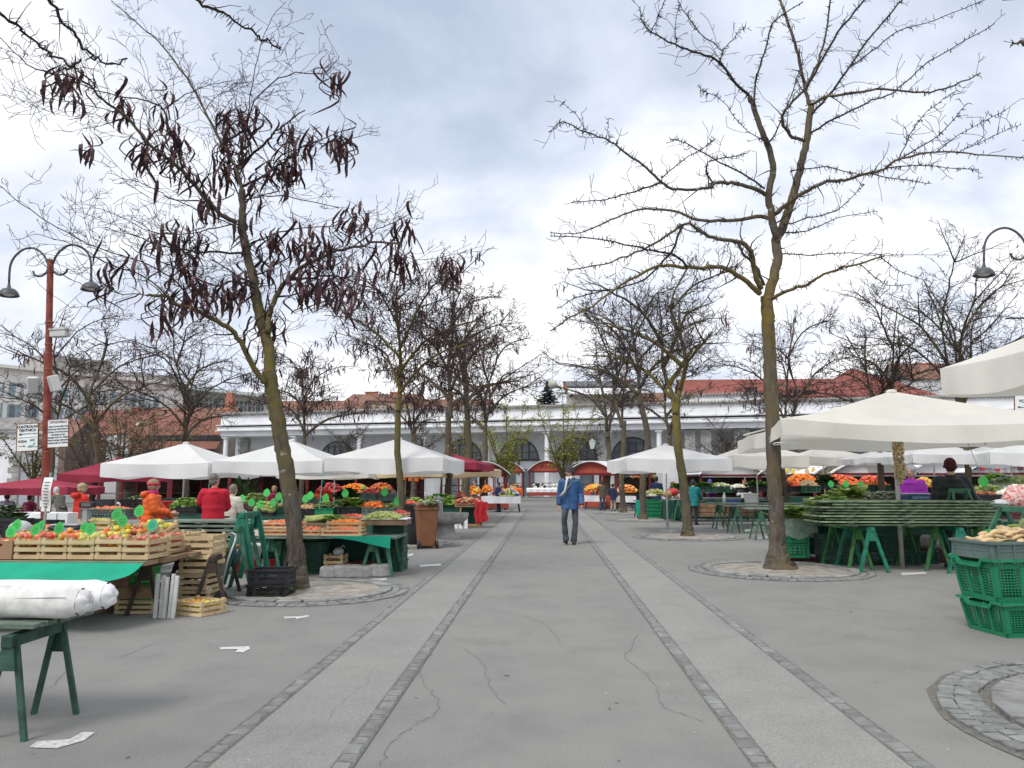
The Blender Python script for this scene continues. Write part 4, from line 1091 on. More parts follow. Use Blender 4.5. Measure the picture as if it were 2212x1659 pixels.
board(t, -.585, -.115, 2.2, 2.79, [("KONTROLNA", .078, 0, .335, INK, .0035), ("TEHTNICA", .078, 0, .205, INK, .0035), ("JE PRED PISARNO TRŽNICE", .026, .12, .105, INK, .0012), ("VODA", .07, -.23, -.19, INK, .003), ("WC", .07, .24, -.16, INKG, .003), ("ZMAJSKI MOST", .032, .24, -.38, INKG, .001)],
      [(INK, arrow(-.1, .065, .09, -1, .022)), (INK, bar2((-.19, -.01), (.2, -.005), .006)), (INK, arrow(-.19, -.19, .16, 1)), (INKG, bar2((.03, -.19), (.115, -.185), .014)), (INKG, bar2((.11, -.188), (.165, -.15), .014)), (INKG, [(.15, -.165), (.185, -.135), (.14, -.137)])])
board(t, .09, .55, 2.24, 2.84, [("OPOZORILO", .066, 0, .36, INKR, .002)] + [(s_, .042, 0, .215 - i * .098, INK, .0018) for i, s_ in enumerate(("V OBRATOVALNEM ČASU", "TRŽNICE JE PREPOVEDANA", "VOŽNJA Z DVOKOLESI IN", "VODENJE LE-TEH", "VODENJE PSOV PO TRŽNICI", "ODMETAVANJE ODPADKOV", "PARKIRANJE NA TRŽNICI"))])
t, base = lamp_post(2224, 16, "red lamp post at the right edge with one curled lamp arm in view", -4, 524)
board(t, -.39, .02, 2.85, 3.27, [("VODA", .085, 0, .12, INK, .003)], [(INK, arrow(-.02, -.05, .13, -1, .016)), (INK, arrow(.02, -.05, .13, 1, .016))])
b = MB(); b.tube([V((-.08, 0, 4.9)), V((-.5, -.02, 4.86))], [.02, .02], 6); b.build("bracket", LAMPG, t)

for x, yb, nm in ((1075, 962, "left one beside the left leafing tree"), (1280, 952, "right one rising over the curved stalls")):
    Y = 66; t = thing("street_lantern", "old street lantern with pale hexagonal head, " + nm, "lantern", (P(x, 1000, Y).x, Y, 0), 0, "old street lanterns")
    zt_ = EYE + (HZ - yb) / F * Y
    b = MB(); b.lathe([(.2, 0), (.2, .5), (.11, .7), (.09, 1.2), (.07, zt_ - 1.15), (.12, zt_ - 1.05), (.05, zt_ - .95), (.05, zt_ - .75)], 12); b.build("pole", LAMPG, t, smooth=True)
    b = MB(); b.lathe([(.15, zt_ - .74), (.28, zt_ - .14), (.27, zt_ - .14), (.02, zt_ - .14)], 6); b.build("lantern_glass", pm("lantern_glass", (.8, .84, .84), .3, .05, 4), t)
    b = MB(); b.lathe([(.31, zt_ - .14), (.24, zt_ - .02), (.06, zt_ + .06), (.02, zt_ + .14)], 6); b.build("lantern_roof", pm("verdigris", (.30, .42, .40), .6, .1, 4), t)
c = P(1194, 830, 46); t = thing("hanging_lamp", "round globe lamp hung on a wire over the walkway end", "lamp", c)
b = MB(); b.ball((0, 0, 0), .29, 16, 10); b.build("globe", pm("globe_glass", (.45, .45, .40), .4, .2, 3), t, smooth=True)
b = MB(); b.tube([V((0, 0, .25)), V((0, 0, 1.5))], [.012, .012], 5); b.tube([V((-3.7 - c.x, -.5, 2.4)), V((0, 0, 1.5)), V((3.78 - c.x, .2, 2.4))], [.007] * 3, 4); b.build("wire", LAMPG, t)

# ---------------------------------------------------------------- curved-roof market stalls
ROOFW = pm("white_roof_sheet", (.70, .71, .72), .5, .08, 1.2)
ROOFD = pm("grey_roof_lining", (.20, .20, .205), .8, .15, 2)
STRED = pm("stall_red", (.40, .075, .05), .7, .12, 3)
STPOST = pm("stall_dark_red_post", (.16, .02, .025), .6, .2, 5)
WOODB = pm("brown_counter_wood", (.20, .13, .08), .8, .3, 6)
WCLOTH = pm("white_table_cloth", (.70, .71, .73), .9, .06, 5)


def arch_stall(pos, rz, w, d, hs, ha, label, red=True, text=True, base=0.0, posts=STPOST, group="curved roof market stalls", solid=False):
    t = thing("arched_stall", label, "market stall", pos, rz, group)
    n = 14; prof = [(-w / 2 - .12 + (w + .24) * i / n, hs + (ha - hs) * (1 - (2 * i / n - 1) ** 2)) for i in range(n + 1)]
    b = MB(); vs = []
    for y in (-d / 2 - .3, d / 2 + .3):
        for x, z in prof: vs += [(x, y, z), (x, y, z - .06)]
    m_ = 2 * (n + 1); fs = []
    for i in range(n):
        a = 2 * i; fs += [(a, a + 2, m_ + a + 2, m_ + a)]
        fs += [(a, a + 1, a + 3, a + 2), (m_ + a, m_ + a + 2, m_ + a + 3, m_ + a + 1)]
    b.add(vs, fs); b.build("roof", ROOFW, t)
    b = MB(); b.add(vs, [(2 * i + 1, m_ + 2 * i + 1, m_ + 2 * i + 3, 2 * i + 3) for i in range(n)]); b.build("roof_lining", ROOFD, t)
    pm_ = STRED if red else ROOFW
    for y in (-d / 2, d / 2):
        b = MB(); ol = [(x * .95, z - .1) for x, z in prof] + [(w / 2 * .95, hs - .16), (-w / 2 * .95, hs - .16)]
        b.plate(ol, .03, lambda q: V((q.x, y + q.z, q.y))); o = b.build("end_panel", pm_, t)
        if text and y < 0:
            b = MB(); b.text("Agrina", (ha - hs) * .55, lambda q: V((q.x + .12, y - .012, hs + (ha - hs) * .18 + q.y)), bold=.01); b.plate([(-w * .2, hs + (ha - hs) * .12), (-w * .165, hs + (ha - hs) * .12), (-w * .08, hs + (ha - hs) * .72), (-w * .105, hs + (ha - hs) * .72)], .004, lambda q: V((q.x, y - .012 - q.z, q.y))); b.build("lettering", INKR if red else LAMPG, o)
    for sx in (-1, 1):
        for y in (-d / 2, d / 2):
            b = MB(); b.box((sx * (w / 2 - .06), y, hs / 2), (.12, .12, hs)); b.build("post", posts, t)
    b = MB()
    for sx in (-1, 1): b.box((sx * (w / 2 - .06), 0, hs - .06), (.1, d, .1))
    for y in (-d / 2, d / 2): b.box((0, y, hs - .06), (w - .24, .08, .1))
    b.box((0, d / 2 - .1, 1.35), (w - .3, .05, .06)); b.build("rails", posts, t)
    b = MB(); b.box((0, -d / 2 + .1, .72), (w - .1, .9, .06)); b.box((0, d / 2 - .35, 1.0), (w - .3, .45, .05)); b.build("counter", WOODB, t)
    b = MB(); b.sheet(14, 4, lambda u, v: ((u - .5) * (w - .06), -d / 2 - .37 - .015 * math.sin(u * 40) * v, .76 - .66 * v)); b.build("counter_skirt", STRED if red else DARKIN, t)
    if not red:
        b = MB(); b.box((0, d / 2 - .02, 1.15), (w - .26, .03, 1.5)); b.build("shade_panel", pm("stall_shade_brown", (.085, .065, .055), .9, .4, 3), t)  # added dark panel, stands in for the shaded stall interior
    return t


K79 = lambda x, Y: (P(x, 1000, Y).x, Y, 0)
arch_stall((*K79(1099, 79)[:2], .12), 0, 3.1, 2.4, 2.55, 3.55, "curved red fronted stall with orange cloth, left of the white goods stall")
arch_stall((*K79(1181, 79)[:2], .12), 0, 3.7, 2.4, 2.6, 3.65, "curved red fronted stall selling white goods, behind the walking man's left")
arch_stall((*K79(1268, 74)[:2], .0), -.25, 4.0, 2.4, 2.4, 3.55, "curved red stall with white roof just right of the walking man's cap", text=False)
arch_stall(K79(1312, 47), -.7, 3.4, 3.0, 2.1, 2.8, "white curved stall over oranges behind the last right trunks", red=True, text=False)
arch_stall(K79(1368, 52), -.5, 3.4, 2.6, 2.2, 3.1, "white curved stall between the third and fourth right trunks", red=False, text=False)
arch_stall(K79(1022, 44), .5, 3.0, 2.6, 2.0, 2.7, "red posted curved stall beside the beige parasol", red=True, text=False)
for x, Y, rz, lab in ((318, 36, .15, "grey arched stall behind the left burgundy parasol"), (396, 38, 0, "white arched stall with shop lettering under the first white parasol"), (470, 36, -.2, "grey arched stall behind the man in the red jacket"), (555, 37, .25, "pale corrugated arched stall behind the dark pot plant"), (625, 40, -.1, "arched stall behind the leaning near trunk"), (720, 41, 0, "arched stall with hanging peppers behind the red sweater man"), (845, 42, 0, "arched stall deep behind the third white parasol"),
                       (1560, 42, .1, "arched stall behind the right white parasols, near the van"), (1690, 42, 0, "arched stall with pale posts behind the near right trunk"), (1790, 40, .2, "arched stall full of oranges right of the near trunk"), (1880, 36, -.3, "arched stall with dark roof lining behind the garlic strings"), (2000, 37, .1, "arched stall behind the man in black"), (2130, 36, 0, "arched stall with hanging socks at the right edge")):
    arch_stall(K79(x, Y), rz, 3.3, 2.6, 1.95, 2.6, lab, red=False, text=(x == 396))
# ---------------------------------------------------------------- market furniture
GREEN_T = pm("trestle_green_paint", (.035, .13, .085), .65, .3, 9, col2=(.06, .19, .12), bump=.2)
GREEN_B = pm("trestle_bright_green", (.015, .155, .10), .6, .3, 9)
GREEN_L = pm("trestle_grass_green", (.05, .17, .05), .6, .3, 9)
DARK_T = pm("trestle_dark_brown", (.055, .04, .033), .8, .3, 9)
BOARDG = pm("board_green_worn", (.10, .15, .12), .75, .3, 5, col2=(.20, .25, .20), bump=.2, stretch=(1, 6, 6), rnd=.2)
BOARDE = pm("board_edge_pale", (.095, .165, .10), .8, .4, 6, col2=(.19, .26, .15), rnd=.4)
WOOD = pm("crate_wood", (.52, .38, .20), .8, .15, 5, col2=(.66, .52, .32), bump=.2, stretch=(.6, 4, 4), rnd=.12)
WOODOLD = pm("old_plank_wood", (.22, .15, .09), .85, .3, 5, bump=.3)
CARD = pm("brown_cardboard", (.30, .18, .11), .9, .1, 3)
PGREEN = pm("plastic_green", (.015, .205, .095), .45, .15, 5)
PLIGHT = pm("plastic_light_green", (.06, .42, .09), .45, .1, 5)
PDARK = pm("plastic_dark_green", (.02, .075, .05), .5, .2, 5)
PBLACK = pm("plastic_black", (.018, .018, .022), .45, .25, 5)
PGREY = pm("plastic_grey_green", (.10, .15, .135), .5, .15, 5)
PBLUE = pm("plastic_blue", (.03, .07, .30), .45, .15, 5)
PBROWN = pm("plastic_maroon", (.10, .02, .025), .5, .2, 5)
PRED = pm("plastic_red", (.48, .03, .03), .4, .15, 4)
CLOTHG = pm("green_cloth", (.012, .35, .22), .85, .08, 3, bump=.15, bscale=200, transl=.12)
CLOTHR = pm("red_cloth", (.42, .02, .03), .85, .1, 3)
CLOTHO = pm("orange_cloth", (.62, .12, .02), .85, .1, 3)
TARP = pm("dark_green_tarp", (.012, .065, .045), .7, .2, 3)
PWHITE = pm("white_plastic", (.72, .73, .74), .4, .05, 4)
BAGW = pm("thin_white_bag", (.66, .68, .69), .35, .12, 12, transl=.3)
STEEL = pm("grey_steel", (.36, .37, .38), .45, .15, 8, metal=.6)
CONCB = pm("rough_concrete", (.36, .355, .345), .95, .2, 6, bump=.8, bscale=25)


def cratewood(w, d, h, slats=3):
    b = MB(); t = .009
    for sx in (-1, 1):
        for sy in (-1, 1): b.box((sx * (w / 2 - .018), sy * (d / 2 - .018), h / 2 + .012), (.034, .034, h + .02))
    for k in range(slats):
        sh = h / slats * .66; z = sh / 2 + .004 + k * (h - sh - .006) / (slats - 1)
        for sy in (-1, 1): b.box((rng.uniform(-.003, .003), sy * (d / 2 + t / 2), z), (w + .012, t, sh))
        for sx in (-1, 1): b.box((sx * (w / 2 + t / 2), 0, z + .002), (t, d - .002, sh))
    for k in range(4): b.box((-w * .37 + k * w * .247, 0, .004), (w * .2, d - .01, .007))
    return b


def crateplastic(w, d, h, cols, bars=True, taper=0.0):
    b = MB(); t = .014
    for sx in (-1, 1):
        for sy in (-1, 1): b.box((sx * (w / 2 - .02), sy * (d / 2 - .02), h / 2), (.04, .04, h))
    b.box((0, 0, .012), (w - .02, d - .02, .02))
    for (L, D, ax) in ((w, d, 0), (d, w, 1)):
        for sg in (-1, 1):
            def q(u, z, lu, lz, th=t):
                c = (u, sg * (D / 2 - t / 2), z) if ax == 0 else (sg * (D / 2 - t / 2), u, z)
                s_ = (lu, th, lz) if ax == 0 else (th, lu, lz)
                b.box(c, s_)
            q(0, .03, L - .06, .055); q(0, h - .035, L - .06, .06); q(0, h * .52, L - .06, .022)
            if h > .26: q(0, h * .3, L - .06, .014); q(0, h * .74, L - .06, .014)
            if bars:
                n = max(4, int(L / .036))
                for i in range(1, n): q(-L / 2 + L * i / n, h / 2, .012, h - .08, .009)
                for u in (-.28, .28): q(u * L, h / 2, .05, h - .05, .012)
            else: q(0, h / 2, L - .06, h - .1, .006)
    o = b
    r = MB()
    for sy in (-1, 1): r.box((0, sy * (d / 2 + .004), h - .012), (w + .03, .026, .026))
    for sx in (-1, 1): r.box((sx * (w / 2 + .004), 0, h - .0125), (.024, d - .018, .0245))
    return o, r


def mkcrate(name, w, d, h, mt, bars=True):
    b, r = crateplastic(w, d, h, mt, bars); o = b.build(name, mt); tag(o, "x", "crate"); r.build("rim", mt, o); return Proto(o)


def mkwood(w, d, h, slats=3):
    o = cratewood(w, d, h, slats).build("wooden_crate", WOOD); tag(o, "x", "crate"); return Proto(o)


def mktrestle(h, ln, spread, mt, w=.045):
    t = thing("trestle", "x", "trestle")
    b = MB(); b.box((0, 0, h - .035), (.07, ln + .1, .07)); b.build("beam", mt, t, bevel=.005)
    for sy in (-1, 1):
        for sx in (-1, 1):
            b = MB(); b.bar((sx * .025, sy * ln / 2, h - .03), (sx * spread / 2, sy * (ln / 2 + .03), 0), w, w * .8, (0, 1, 0)); b.build("leg", mt, t)
        b = MB(); b.plate([(-.035, h - .07), (.035, h - .07), (.035 + spread * .07, h - min(.24, h * .34)), (-.035 - spread * .07, h - min(.24, h * .34))], .018, lambda q: V((q.x, sy * ln / 2 + .03 * sy - .01 + q.z, q.y))); b.build("gusset", mt, t)
    return Proto(t)


def mkboard(L, W, th=.035, mt=BOARDG, bt=.031):
    o = MB()
    n = 5
    for k in range(n): o.box((rng.uniform(-.01, .01), -W / 2 + W * (k + .5) / n, -th / 2), (L + rng.uniform(-.02, .02), W / n - .006, th))
    ob = o.build("table_board", mt, bevel=.004); tag(ob, "x", "table board")
    for u in (-.32, 0, .32): b = MB(); b.box((u * L, 0, -th - bt / 2 - .001), (.09, W - .05, bt)); b.build("batten", BOARDG, ob)
    return Proto(ob)


# ---- produce
def cm(n, c, **k): return pm(n, c, k.pop('rough', .6), .25, 6, **k)
ORANGE = cm("fruit_orange", (.72, .20, .012), rough=.4); TANG = cm("fruit_tangerine", (.74, .16, .06), rough=.45); CARROT = cm("carrot", (.66, .16, .03)); TOMATO = cm("tomato", (.52, .035, .02), rough=.3)
POTATO = cm("potato", (.40, .25, .12)); REDPOT = cm("red_potato", (.26, .07, .05)); BEET = cm("beetroot", (.08, .018, .025)); ONION = cm("onion", (.42, .17, .05))
CABB = cm("cabbage", (.34, .44, .14)); LEAFG = pm("leaf_green", (.17, .31, .05), .75, .3, 5, transl=.3); LEAFD = pm("leaf_dark", (.04, .085, .025), .8, .3, 5, transl=.2); LEAFP = pm("leaf_pale", (.52, .60, .22), .75, .2, 6, transl=.3); LEAFS = pm("leaf_silver", (.40, .45, .34), .85, .2, 5, transl=.25)
CELER = cm("celeriac", (.58, .50, .34)); GRAPE = cm("grape", (.40, .40, .14), rough=.4); PEARY = cm("fruit_yellow", (.68, .52, .11), rough=.35); PARS = cm("parsnip", (.58, .43, .24)); PUMP = cm("pumpkin_orange", (.66, .20, .03)); PUMPB = cm("pumpkin_tan", (.40, .23, .12)); WHITEV = cm("white_veg", (.66, .66, .58)); VIOLET = cm("radicchio", (.10, .03, .05)); GARLIC = cm("garlic", (.52, .40, .22)); MUSH = cm("walnut", (.36, .27, .15)); REDB = cm("berry_red", (.50, .05, .05))


def heap(label, cat, c, w, d, h, kind, mats, n=60, s=.04, rz=0, name=None, seed=None):
    r = random.Random(seed if seed is not None else int(c[0] * 97 + c[1] * 13 + len(label)))
    b = MB()
    if not isinstance(mats, (list, tuple)): mats = [mats]
    b.cur = 0
    f = lambda u, v: h * (max(0, 1 - abs(u) ** 2.6)) * (max(0, 1 - abs(v) ** 2.6))
    if kind in ('ball', 'leaf', 'head', 'root'):
        b.sheet(8, 6, lambda u, v: ((2 * u - 1) * w / 2, (2 * v - 1) * d / 2, f(2 * u - 1, 2 * v - 1) - s * .5))
    for i in range(n):
        u, v = r.uniform(-1, 1), r.uniform(-1, 1)
        p = V((u * w / 2 * .97, v * d / 2 * .97, f(u * .9, v * .9))); b.cur = r.randrange(len(mats))
        ss = s * r.uniform(.8, 1.2)
        if kind == 'ball':
            b.ball(p, (ss, ss * r.uniform(.9, 1.1), ss * r.uniform(.8, 1)), 7, 5, M.Rotation(r.uniform(0, 3), 3, (r.random(), r.random(), r.random())))
        elif kind == 'root':
            a = r.uniform(0, pi * 2); dv_ = V((math.cos(a), math.sin(a) * .7, r.uniform(-.2, .25)))
            b.tube([p - dv_ * ss * 2.2, p - dv_ * ss * 1.6, p, p + dv_ * ss * 2.4], [ss * .18, ss * .5, ss * .38, ss * .06], 6)
        elif kind in ('leaf', 'head', 'bunch'):
            if kind == 'head': b.ball(p, ss, 7, 5)
            k = 4 if kind == 'leaf' else 5
            base = r.uniform(0, 6.28)
            for q in range(k):
                a = base + q * 6.28 / k + r.uniform(-.5, .5); L = ss * (2.2 if kind == 'leaf' else 1.45) * r.uniform(.7, 1.2)
                d1 = V((math.cos(a), math.sin(a), 0)); e = V((-d1.y, d1.x, 0)); wd = L * (.34 if kind == 'leaf' else .6)
                up_ = r.uniform(.5, 1.2) if kind == 'leaf' else .9
                p1 = p + d1 * L * .4 + V((0, 0, L * .45 * up_)); p2 = p + d1 * L * .9 + V((0, 0, L * .5 * up_ * r.uniform(.6, 1.2)))
                b.add([p, p1 + e * wd, p1 + V((0, 0, -wd * .25)), p1 - e * wd, p2 + e * wd * .5, p2 - e * wd * .5], [(0, 1, 2), (0, 2, 3), (1, 4, 5, 2), (2, 5, 3)])
    o = b.build(name or cat.replace(' ', '_') + "_heap", mats, smooth=kind in ('ball', 'root'))
    o.location = c; o.rotation_euler = (0, 0, rz)
    tag(o, label, cat); return stuff(o)


C_DARK = mkcrate("plastic_crate", .58, .38, .2, PBLACK); C_DG = mkcrate("plastic_crate", .58, .38, .24, PDARK); C_GREY = mkcrate("plastic_crate", .58, .38, .2, PGREY); C_GREEN = mkcrate("plastic_crate", .58, .38, .24, PGREEN, False)
C_LIGHT = mkcrate("plastic_crate", .56, .38, .22, PLIGHT)
C_LIGHT.root.location = (0, 0, -50)
XA = lambda x, Y: P(x, 1000, Y).x
ZA_ = lambda y, Y: P(1180, y, Y).z


def produce(x0, x1, yb, Y, kind, mats, lab, cat, crate=None, cl=None, hh=.12, n=50, s=.045, ch=None, d=.4):
    X0, X1 = XA(x0, Y), XA(x1, Y); zb = ZA_(yb, Y); h = 0
    if crate:
        base = {id(C_DARK): .2, id(C_DG): .24, id(C_GREY): .2, id(C_GREEN): .24}.get(id(crate), .2)
        h = ch or base
        crate.put(((X0 + X1) / 2, Y, zb), 0, (cl or "dark crate") + " under the " + cat + " " + lab.split('|')[-1].strip(), "produce crates on the stalls", ((X1 - X0) / .58, d / .38, h / base))
    return heap(lab.replace('|', '').replace('  ', ' '), cat, ((X0 + X1) / 2, Y, zb + max(h - .05, 0)), X1 - X0 - .02, d * .92, hh, kind, mats, n, s)


def table(x0, x1, Y0, Y1, z, mt, label, edge=None, legs=None, skirt=None, cat="table", name="market_table", th=.04, skirt_z=.08, legmat=None):
    """counter top with its legs and an optional cloth front; world metres"""
    t = thing(name, label, cat, ((x0 + x1) / 2, (Y0 + Y1) / 2, 0))
    w_, d_ = x1 - x0, Y1 - Y0
    b = MB(); n = 4
    for k in range(n): b.box((0, -d_ / 2 + d_ * (k + .5) / n, z - th / 2), (w_, d_ / n - .004, th))
    b.build("table_top", mt, t)
    for sx in (-1, 1):
        for sy in (-1, 1):
            b = MB(); b.bar((sx * (w_ / 2 - .18), sy * (d_ / 2 - .1), z - th), (sx * (w_ / 2 - .06), sy * (d_ / 2 - .05), 0), .045, .045, (0, 1, 0)); b.build("leg", legmat or GREEN_T, t)
    if skirt:
        b = MB(); r = random.Random(int(x0 * 10)); ph = r.uniform(0, 6)
        b.sheet(max(12, int(w_ * 10)), 5, lambda u, v: ((u - .5) * (w_ + .02), -d_ / 2 - .012 - (.02 + .03 * math.sin(u * w_ * 9 + ph) + .015 * math.sin(u * w_ * 23)) * v, z + .004 - (z - skirt_z) * v)); b.build("skirt", skirt, t, smooth=True)
        b = MB(); b.sheet(4, 2, lambda u, v: ((u - .5) * (w_ + .03), (v - .5) * (d_ + .03), z + .006)); b.build("cloth_top", skirt, t)
    return t


# ================= foreground left: trestle with wrapped parasols
GREEN_D = pm("trestle_dark_green", (.03, .075, .055), .65, .3, 9, col2=(.045, .11, .08), bump=.2)
pr = mktrestle(.60, .47, .28, GREEN_D, .032)
x1 = XA(80, 4.5)
pr.put((-3.21, 4.83, 0), R(2), "nearest green trestle holding the rolled white parasols")
nb = mkboard(3.0, .56, .03); nb.put((-3.04 - 1.5, 4.88, .662), R(-1), "nearest green board under the two rolled white parasols")
WRAP = pm("white_parasol_cover", (.78, .78, .79), .6, .06, 2, bump=.6, bscale=7)
WRAPD = pm("soiled_white_cover", (.68, .67, .65), .7, .2, 9, bump=.5, bscale=8)
for x, Y, rr, lab, mt, zo in ((178, 4.76, .1, "front rolled parasol in a dirty white cover on the nearest board", WRAPD, 0), (231, 4.99, .1, "rear rolled parasol in a cleaner white cover, its end further right", WRAP, .004)):
    X = P(x, 1290, Y).x; t = thing("rolled_parasol", lab, "parasol", (X, Y, .666 + rr + zo), 0, "rolled parasols in white covers")
    b = MB(); k = 40; r = random.Random(int(x)); vs = []
    n_ = 20
    for i in range(k + 1):
        u = i / k; xx = -3.2 * (1 - u); f = 1.0 if u < .985 else .8
        for j in range(n_):
            a = 2 * pi * j / n_; q = rr * f * (1 + .05 * math.sin(3 * a + u * 9) + .035 * math.sin(7 * a - u * 21) + .03 * math.sin(u * 30 + a))
            vs.append((xx, q * math.cos(a), max(q * math.sin(a), -rr)))
    fs = [(i * n_ + j, i * n_ + (j + 1) % n_, (i + 1) * n_ + (j + 1) % n_, (i + 1) * n_ + j) for i in range(k) for j in range(n_)]
    b.add(vs, fs); b.build("cover", mt, t, smooth=True)
    b = MB(); vs = []                # puckered end cap
    for i, (f, xx) in enumerate(((.8, 0), (.72, .022), (.5, .045), (.2, .05), (.03, .04))):
        for j in range(n_):
            a = 2 * pi * j / n_; g = f * (1 + .07 * math.sin(a * 7 + i)); vs.append((xx + .006 * math.sin(a * 5), rr * g * math.cos(a), max(rr * g * math.sin(a), -rr)))
    b.add(vs, [(i * n_ + j, i * n_ + (j + 1) % n_, (i + 1) * n_ + (j + 1) % n_, (i + 1) * n_ + j) for i in range(4) for j in range(n_)] + [tuple(4 * n_ + j for j in range(n_))]); b.build("end_cap", mt, t, smooth=True)
    b = MB(); b.tube([V((-3.1 + 3.05 * i / 20, -rr * .96 * math.cos(.35) , rr * .35 + .004 * math.sin(i))) for i in range(21)], [.0022] * 21, 4); b.build("seam", pm("grey_seam", (.3, .3, .3), .8, .2), t)

# ================= apple stall
SEEN = set()


def mark():
    SEEN.clear(); SEEN.update(o.name for o in bpy.data.objects)


def settle(f):
    """moves what was built since mark() a little farther off, floor heights kept"""
    zm = lambda z: z + (f - 1) * (z - 1.5) * min(1, max(0, z) / .35)
    for o in list(bpy.data.objects):
        if o.parent or o.name in SEEN: continue
        if o.type == 'MESH' and o.location.length < 1e-6:
            for q in [o] + KIDS.get(o.name, []):
                for v in q.data.vertices: v.co = (v.co.x * f, v.co.y * f, zm(v.co.z))
            continue
        z0 = o.location.z; h = 0
        for q in [o] + KIDS.get(o.name, []):
            if q.type == 'MESH' and len(q.data.vertices): h = max(h, max(v.co.z for v in q.data.vertices) * o.scale.z)
        o.location = (o.location.x * f, o.location.y * f, zm(z0))
        sz = (zm(z0 + h) - zm(z0)) / h if h > .01 else 1
        o.scale = (o.scale.x * f, o.scale.y * f, o.scale.z * sz)


mark()
tb = thing("apple_table", "apple stall table of rough planks on dark trestles", "table", (-5.6, 8.75, 0))
b = MB()
for k in range(5): b.box((0, -.78 + k * .33, .672), (2.95 + .1 * (k % 2), .31, .05))
b.box((1.28, .95, .66), (.6, .95, .05)); b.build("table_top", WOODOLD, tb)
dk = mktrestle(.645, .9, .34, DARK_T, .04)
dk.put((-4.36, 8.72, 0), R(4), "dark trestle under the right end of the apple stall"); dk.put((-6.3, 8.7, 0), 0, "dark trestle under the left end of the apple stall"); dk.put((-4.02, 9.45, 0), R(12), "dark trestle behind the white metal frame, rear of the apple stall")
b = MB()
b.sheet(40, 10, lambda u, v: (-7.1 + 2.98 * u - .17 * v * v * u, 7.86 - .66 * v - .03 * math.sin(u * 17 + v * 4) * v - .015, .70 - .15 * v - .05 * math.sin(v * pi) + .022 * math.sin(u * 26 - v * 7) * v + .012 * math.sin(u * 60 + v * 9) * v))
b2 = MB(); b2.sheet(40, 6, lambda u, v: (-7.1 + 2.81 * u, 7.185 - .04 * v - .03 * math.sin(u * 17 + 4), .55 + .022 * math.sin(u * 26 - 7) - .34 * v + .25 * v * u))
o = b.build("green_cloth", CLOTHG, smooth=True); tag(o, "bright green cloth slung off the front of the apple stall", "cloth"); b2.build("hem", CLOTHG, o, smooth=True)

W1 = mkwood(.272, .42, .2); W2 = mkwood(.3, .4, .17); W3 = mkwood(.42, .3, .2)
GC = "wooden apple crates on the stall front"
APM = []
for nm, c1, c2 in (("apple_red", (.44, .02, .02), (.66, .14, .04)), ("apple_blush", (.64, .10, .03), (.74, .42, .06)), ("apple_yellow", (.72, .50, .05), (.62, .58, .10)), ("apple_green", (.42, .46, .10), (.58, .54, .16)), ("apple_pink", (.50, .08, .08), (.62, .28, .14))):
    APM.append(pm(nm, c1, .32, 0, 9, col2=c2, spec=.5))
ap_me = []
for mt in APM:
    b = MB(); b.lathe([(.004, .026), (.013, .031), (.026, .027), (.035, .012), (.036, -.003), (.030, -.02), (.018, -.031), (.004, -.028)], 10); ap_me.append(b.mesh("apple", mt, True))


def apples(n, c, w, d, h, kinds, label, rz=0, layers=1):
    r = random.Random(int(c[0] * 1000)); placed = []
    rows, cols_ = max(2, int(d / .066)), max(2, int(w / .066)); k = 0
    spots_ = []
    for L in range(layers + 1):
        for i in range(cols_ - L):
            for j in range(rows - L): spots_.append((L, ((i + .5 + L * .5) / cols_ - .5) * w, ((j + .5 + L * .5) / rows - .5) * d, L * .05))
    lo = [s_ for s_ in spots_ if s_[0] < layers]; hi_ = [s_ for s_ in spots_ if s_[0] == layers]
    r.shuffle(hi_)
    for L, x, y, z in (lo + hi_)[:n]:
        o = bpy.data.objects.new("apple", ap_me[r.choice(kinds)]); COL.objects.link(o)
        p = M.Rotation(rz, 3, 'Z') @ V((x + r.uniform(-.006, .006), y + r.uniform(-.006, .006), z + r.uniform(0, .012)))
        o.location = V(c) + p; o.rotation_euler = (r.uniform(-1, 1), r.uniform(-1, 1), r.uniform(0, 6)); q = r.uniform(.92, 1.08); o.scale = (q, q, q)
        tag(o, label, "apple", label)


ex = [45, 101, 158, 215, 275, 332]
names = ("pale slatted crate left of the centre, beside the brown box", "crate with mixed red and yellow apples, second from the brown box", "crate of green yellow apples, third from the brown box", "crate with taller corner posts, fourth from the brown box", "crate of pink apples at the front corner of the stall")
kinds = ((0, 1, 0), (1, 2, 1, 0), (3, 2, 3), (1, 2, 4), (4, 4, 0))
for i in range(5):
    Yc = 7.93; xm = (XA(ex[i], Yc) + XA(ex[i + 1], Yc)) / 2
    W1.put((xm, Yc + .22 + .0 * i, .705), R(rng.uniform(-1.5, 1.5)), "apple " + names[i], GC, (1, 1, 1.06 if i == 3 else 1))
    apples(20, (xm, Yc + .22, .705 + .155), .25, .38, .05, kinds[i], ("red", "red and yellow", "green yellow", "pink blushed", "pink")[i] + " apple heaped in " + ("the first slatted crate beside the brown box", "the second slatted crate", "the third slatted crate", "the fourth slatted crate", "the corner slatted crate")[i], 0, 1)
    b = MB(); b.box((xm, Yc + .22, .78), (.24, .36, .13))
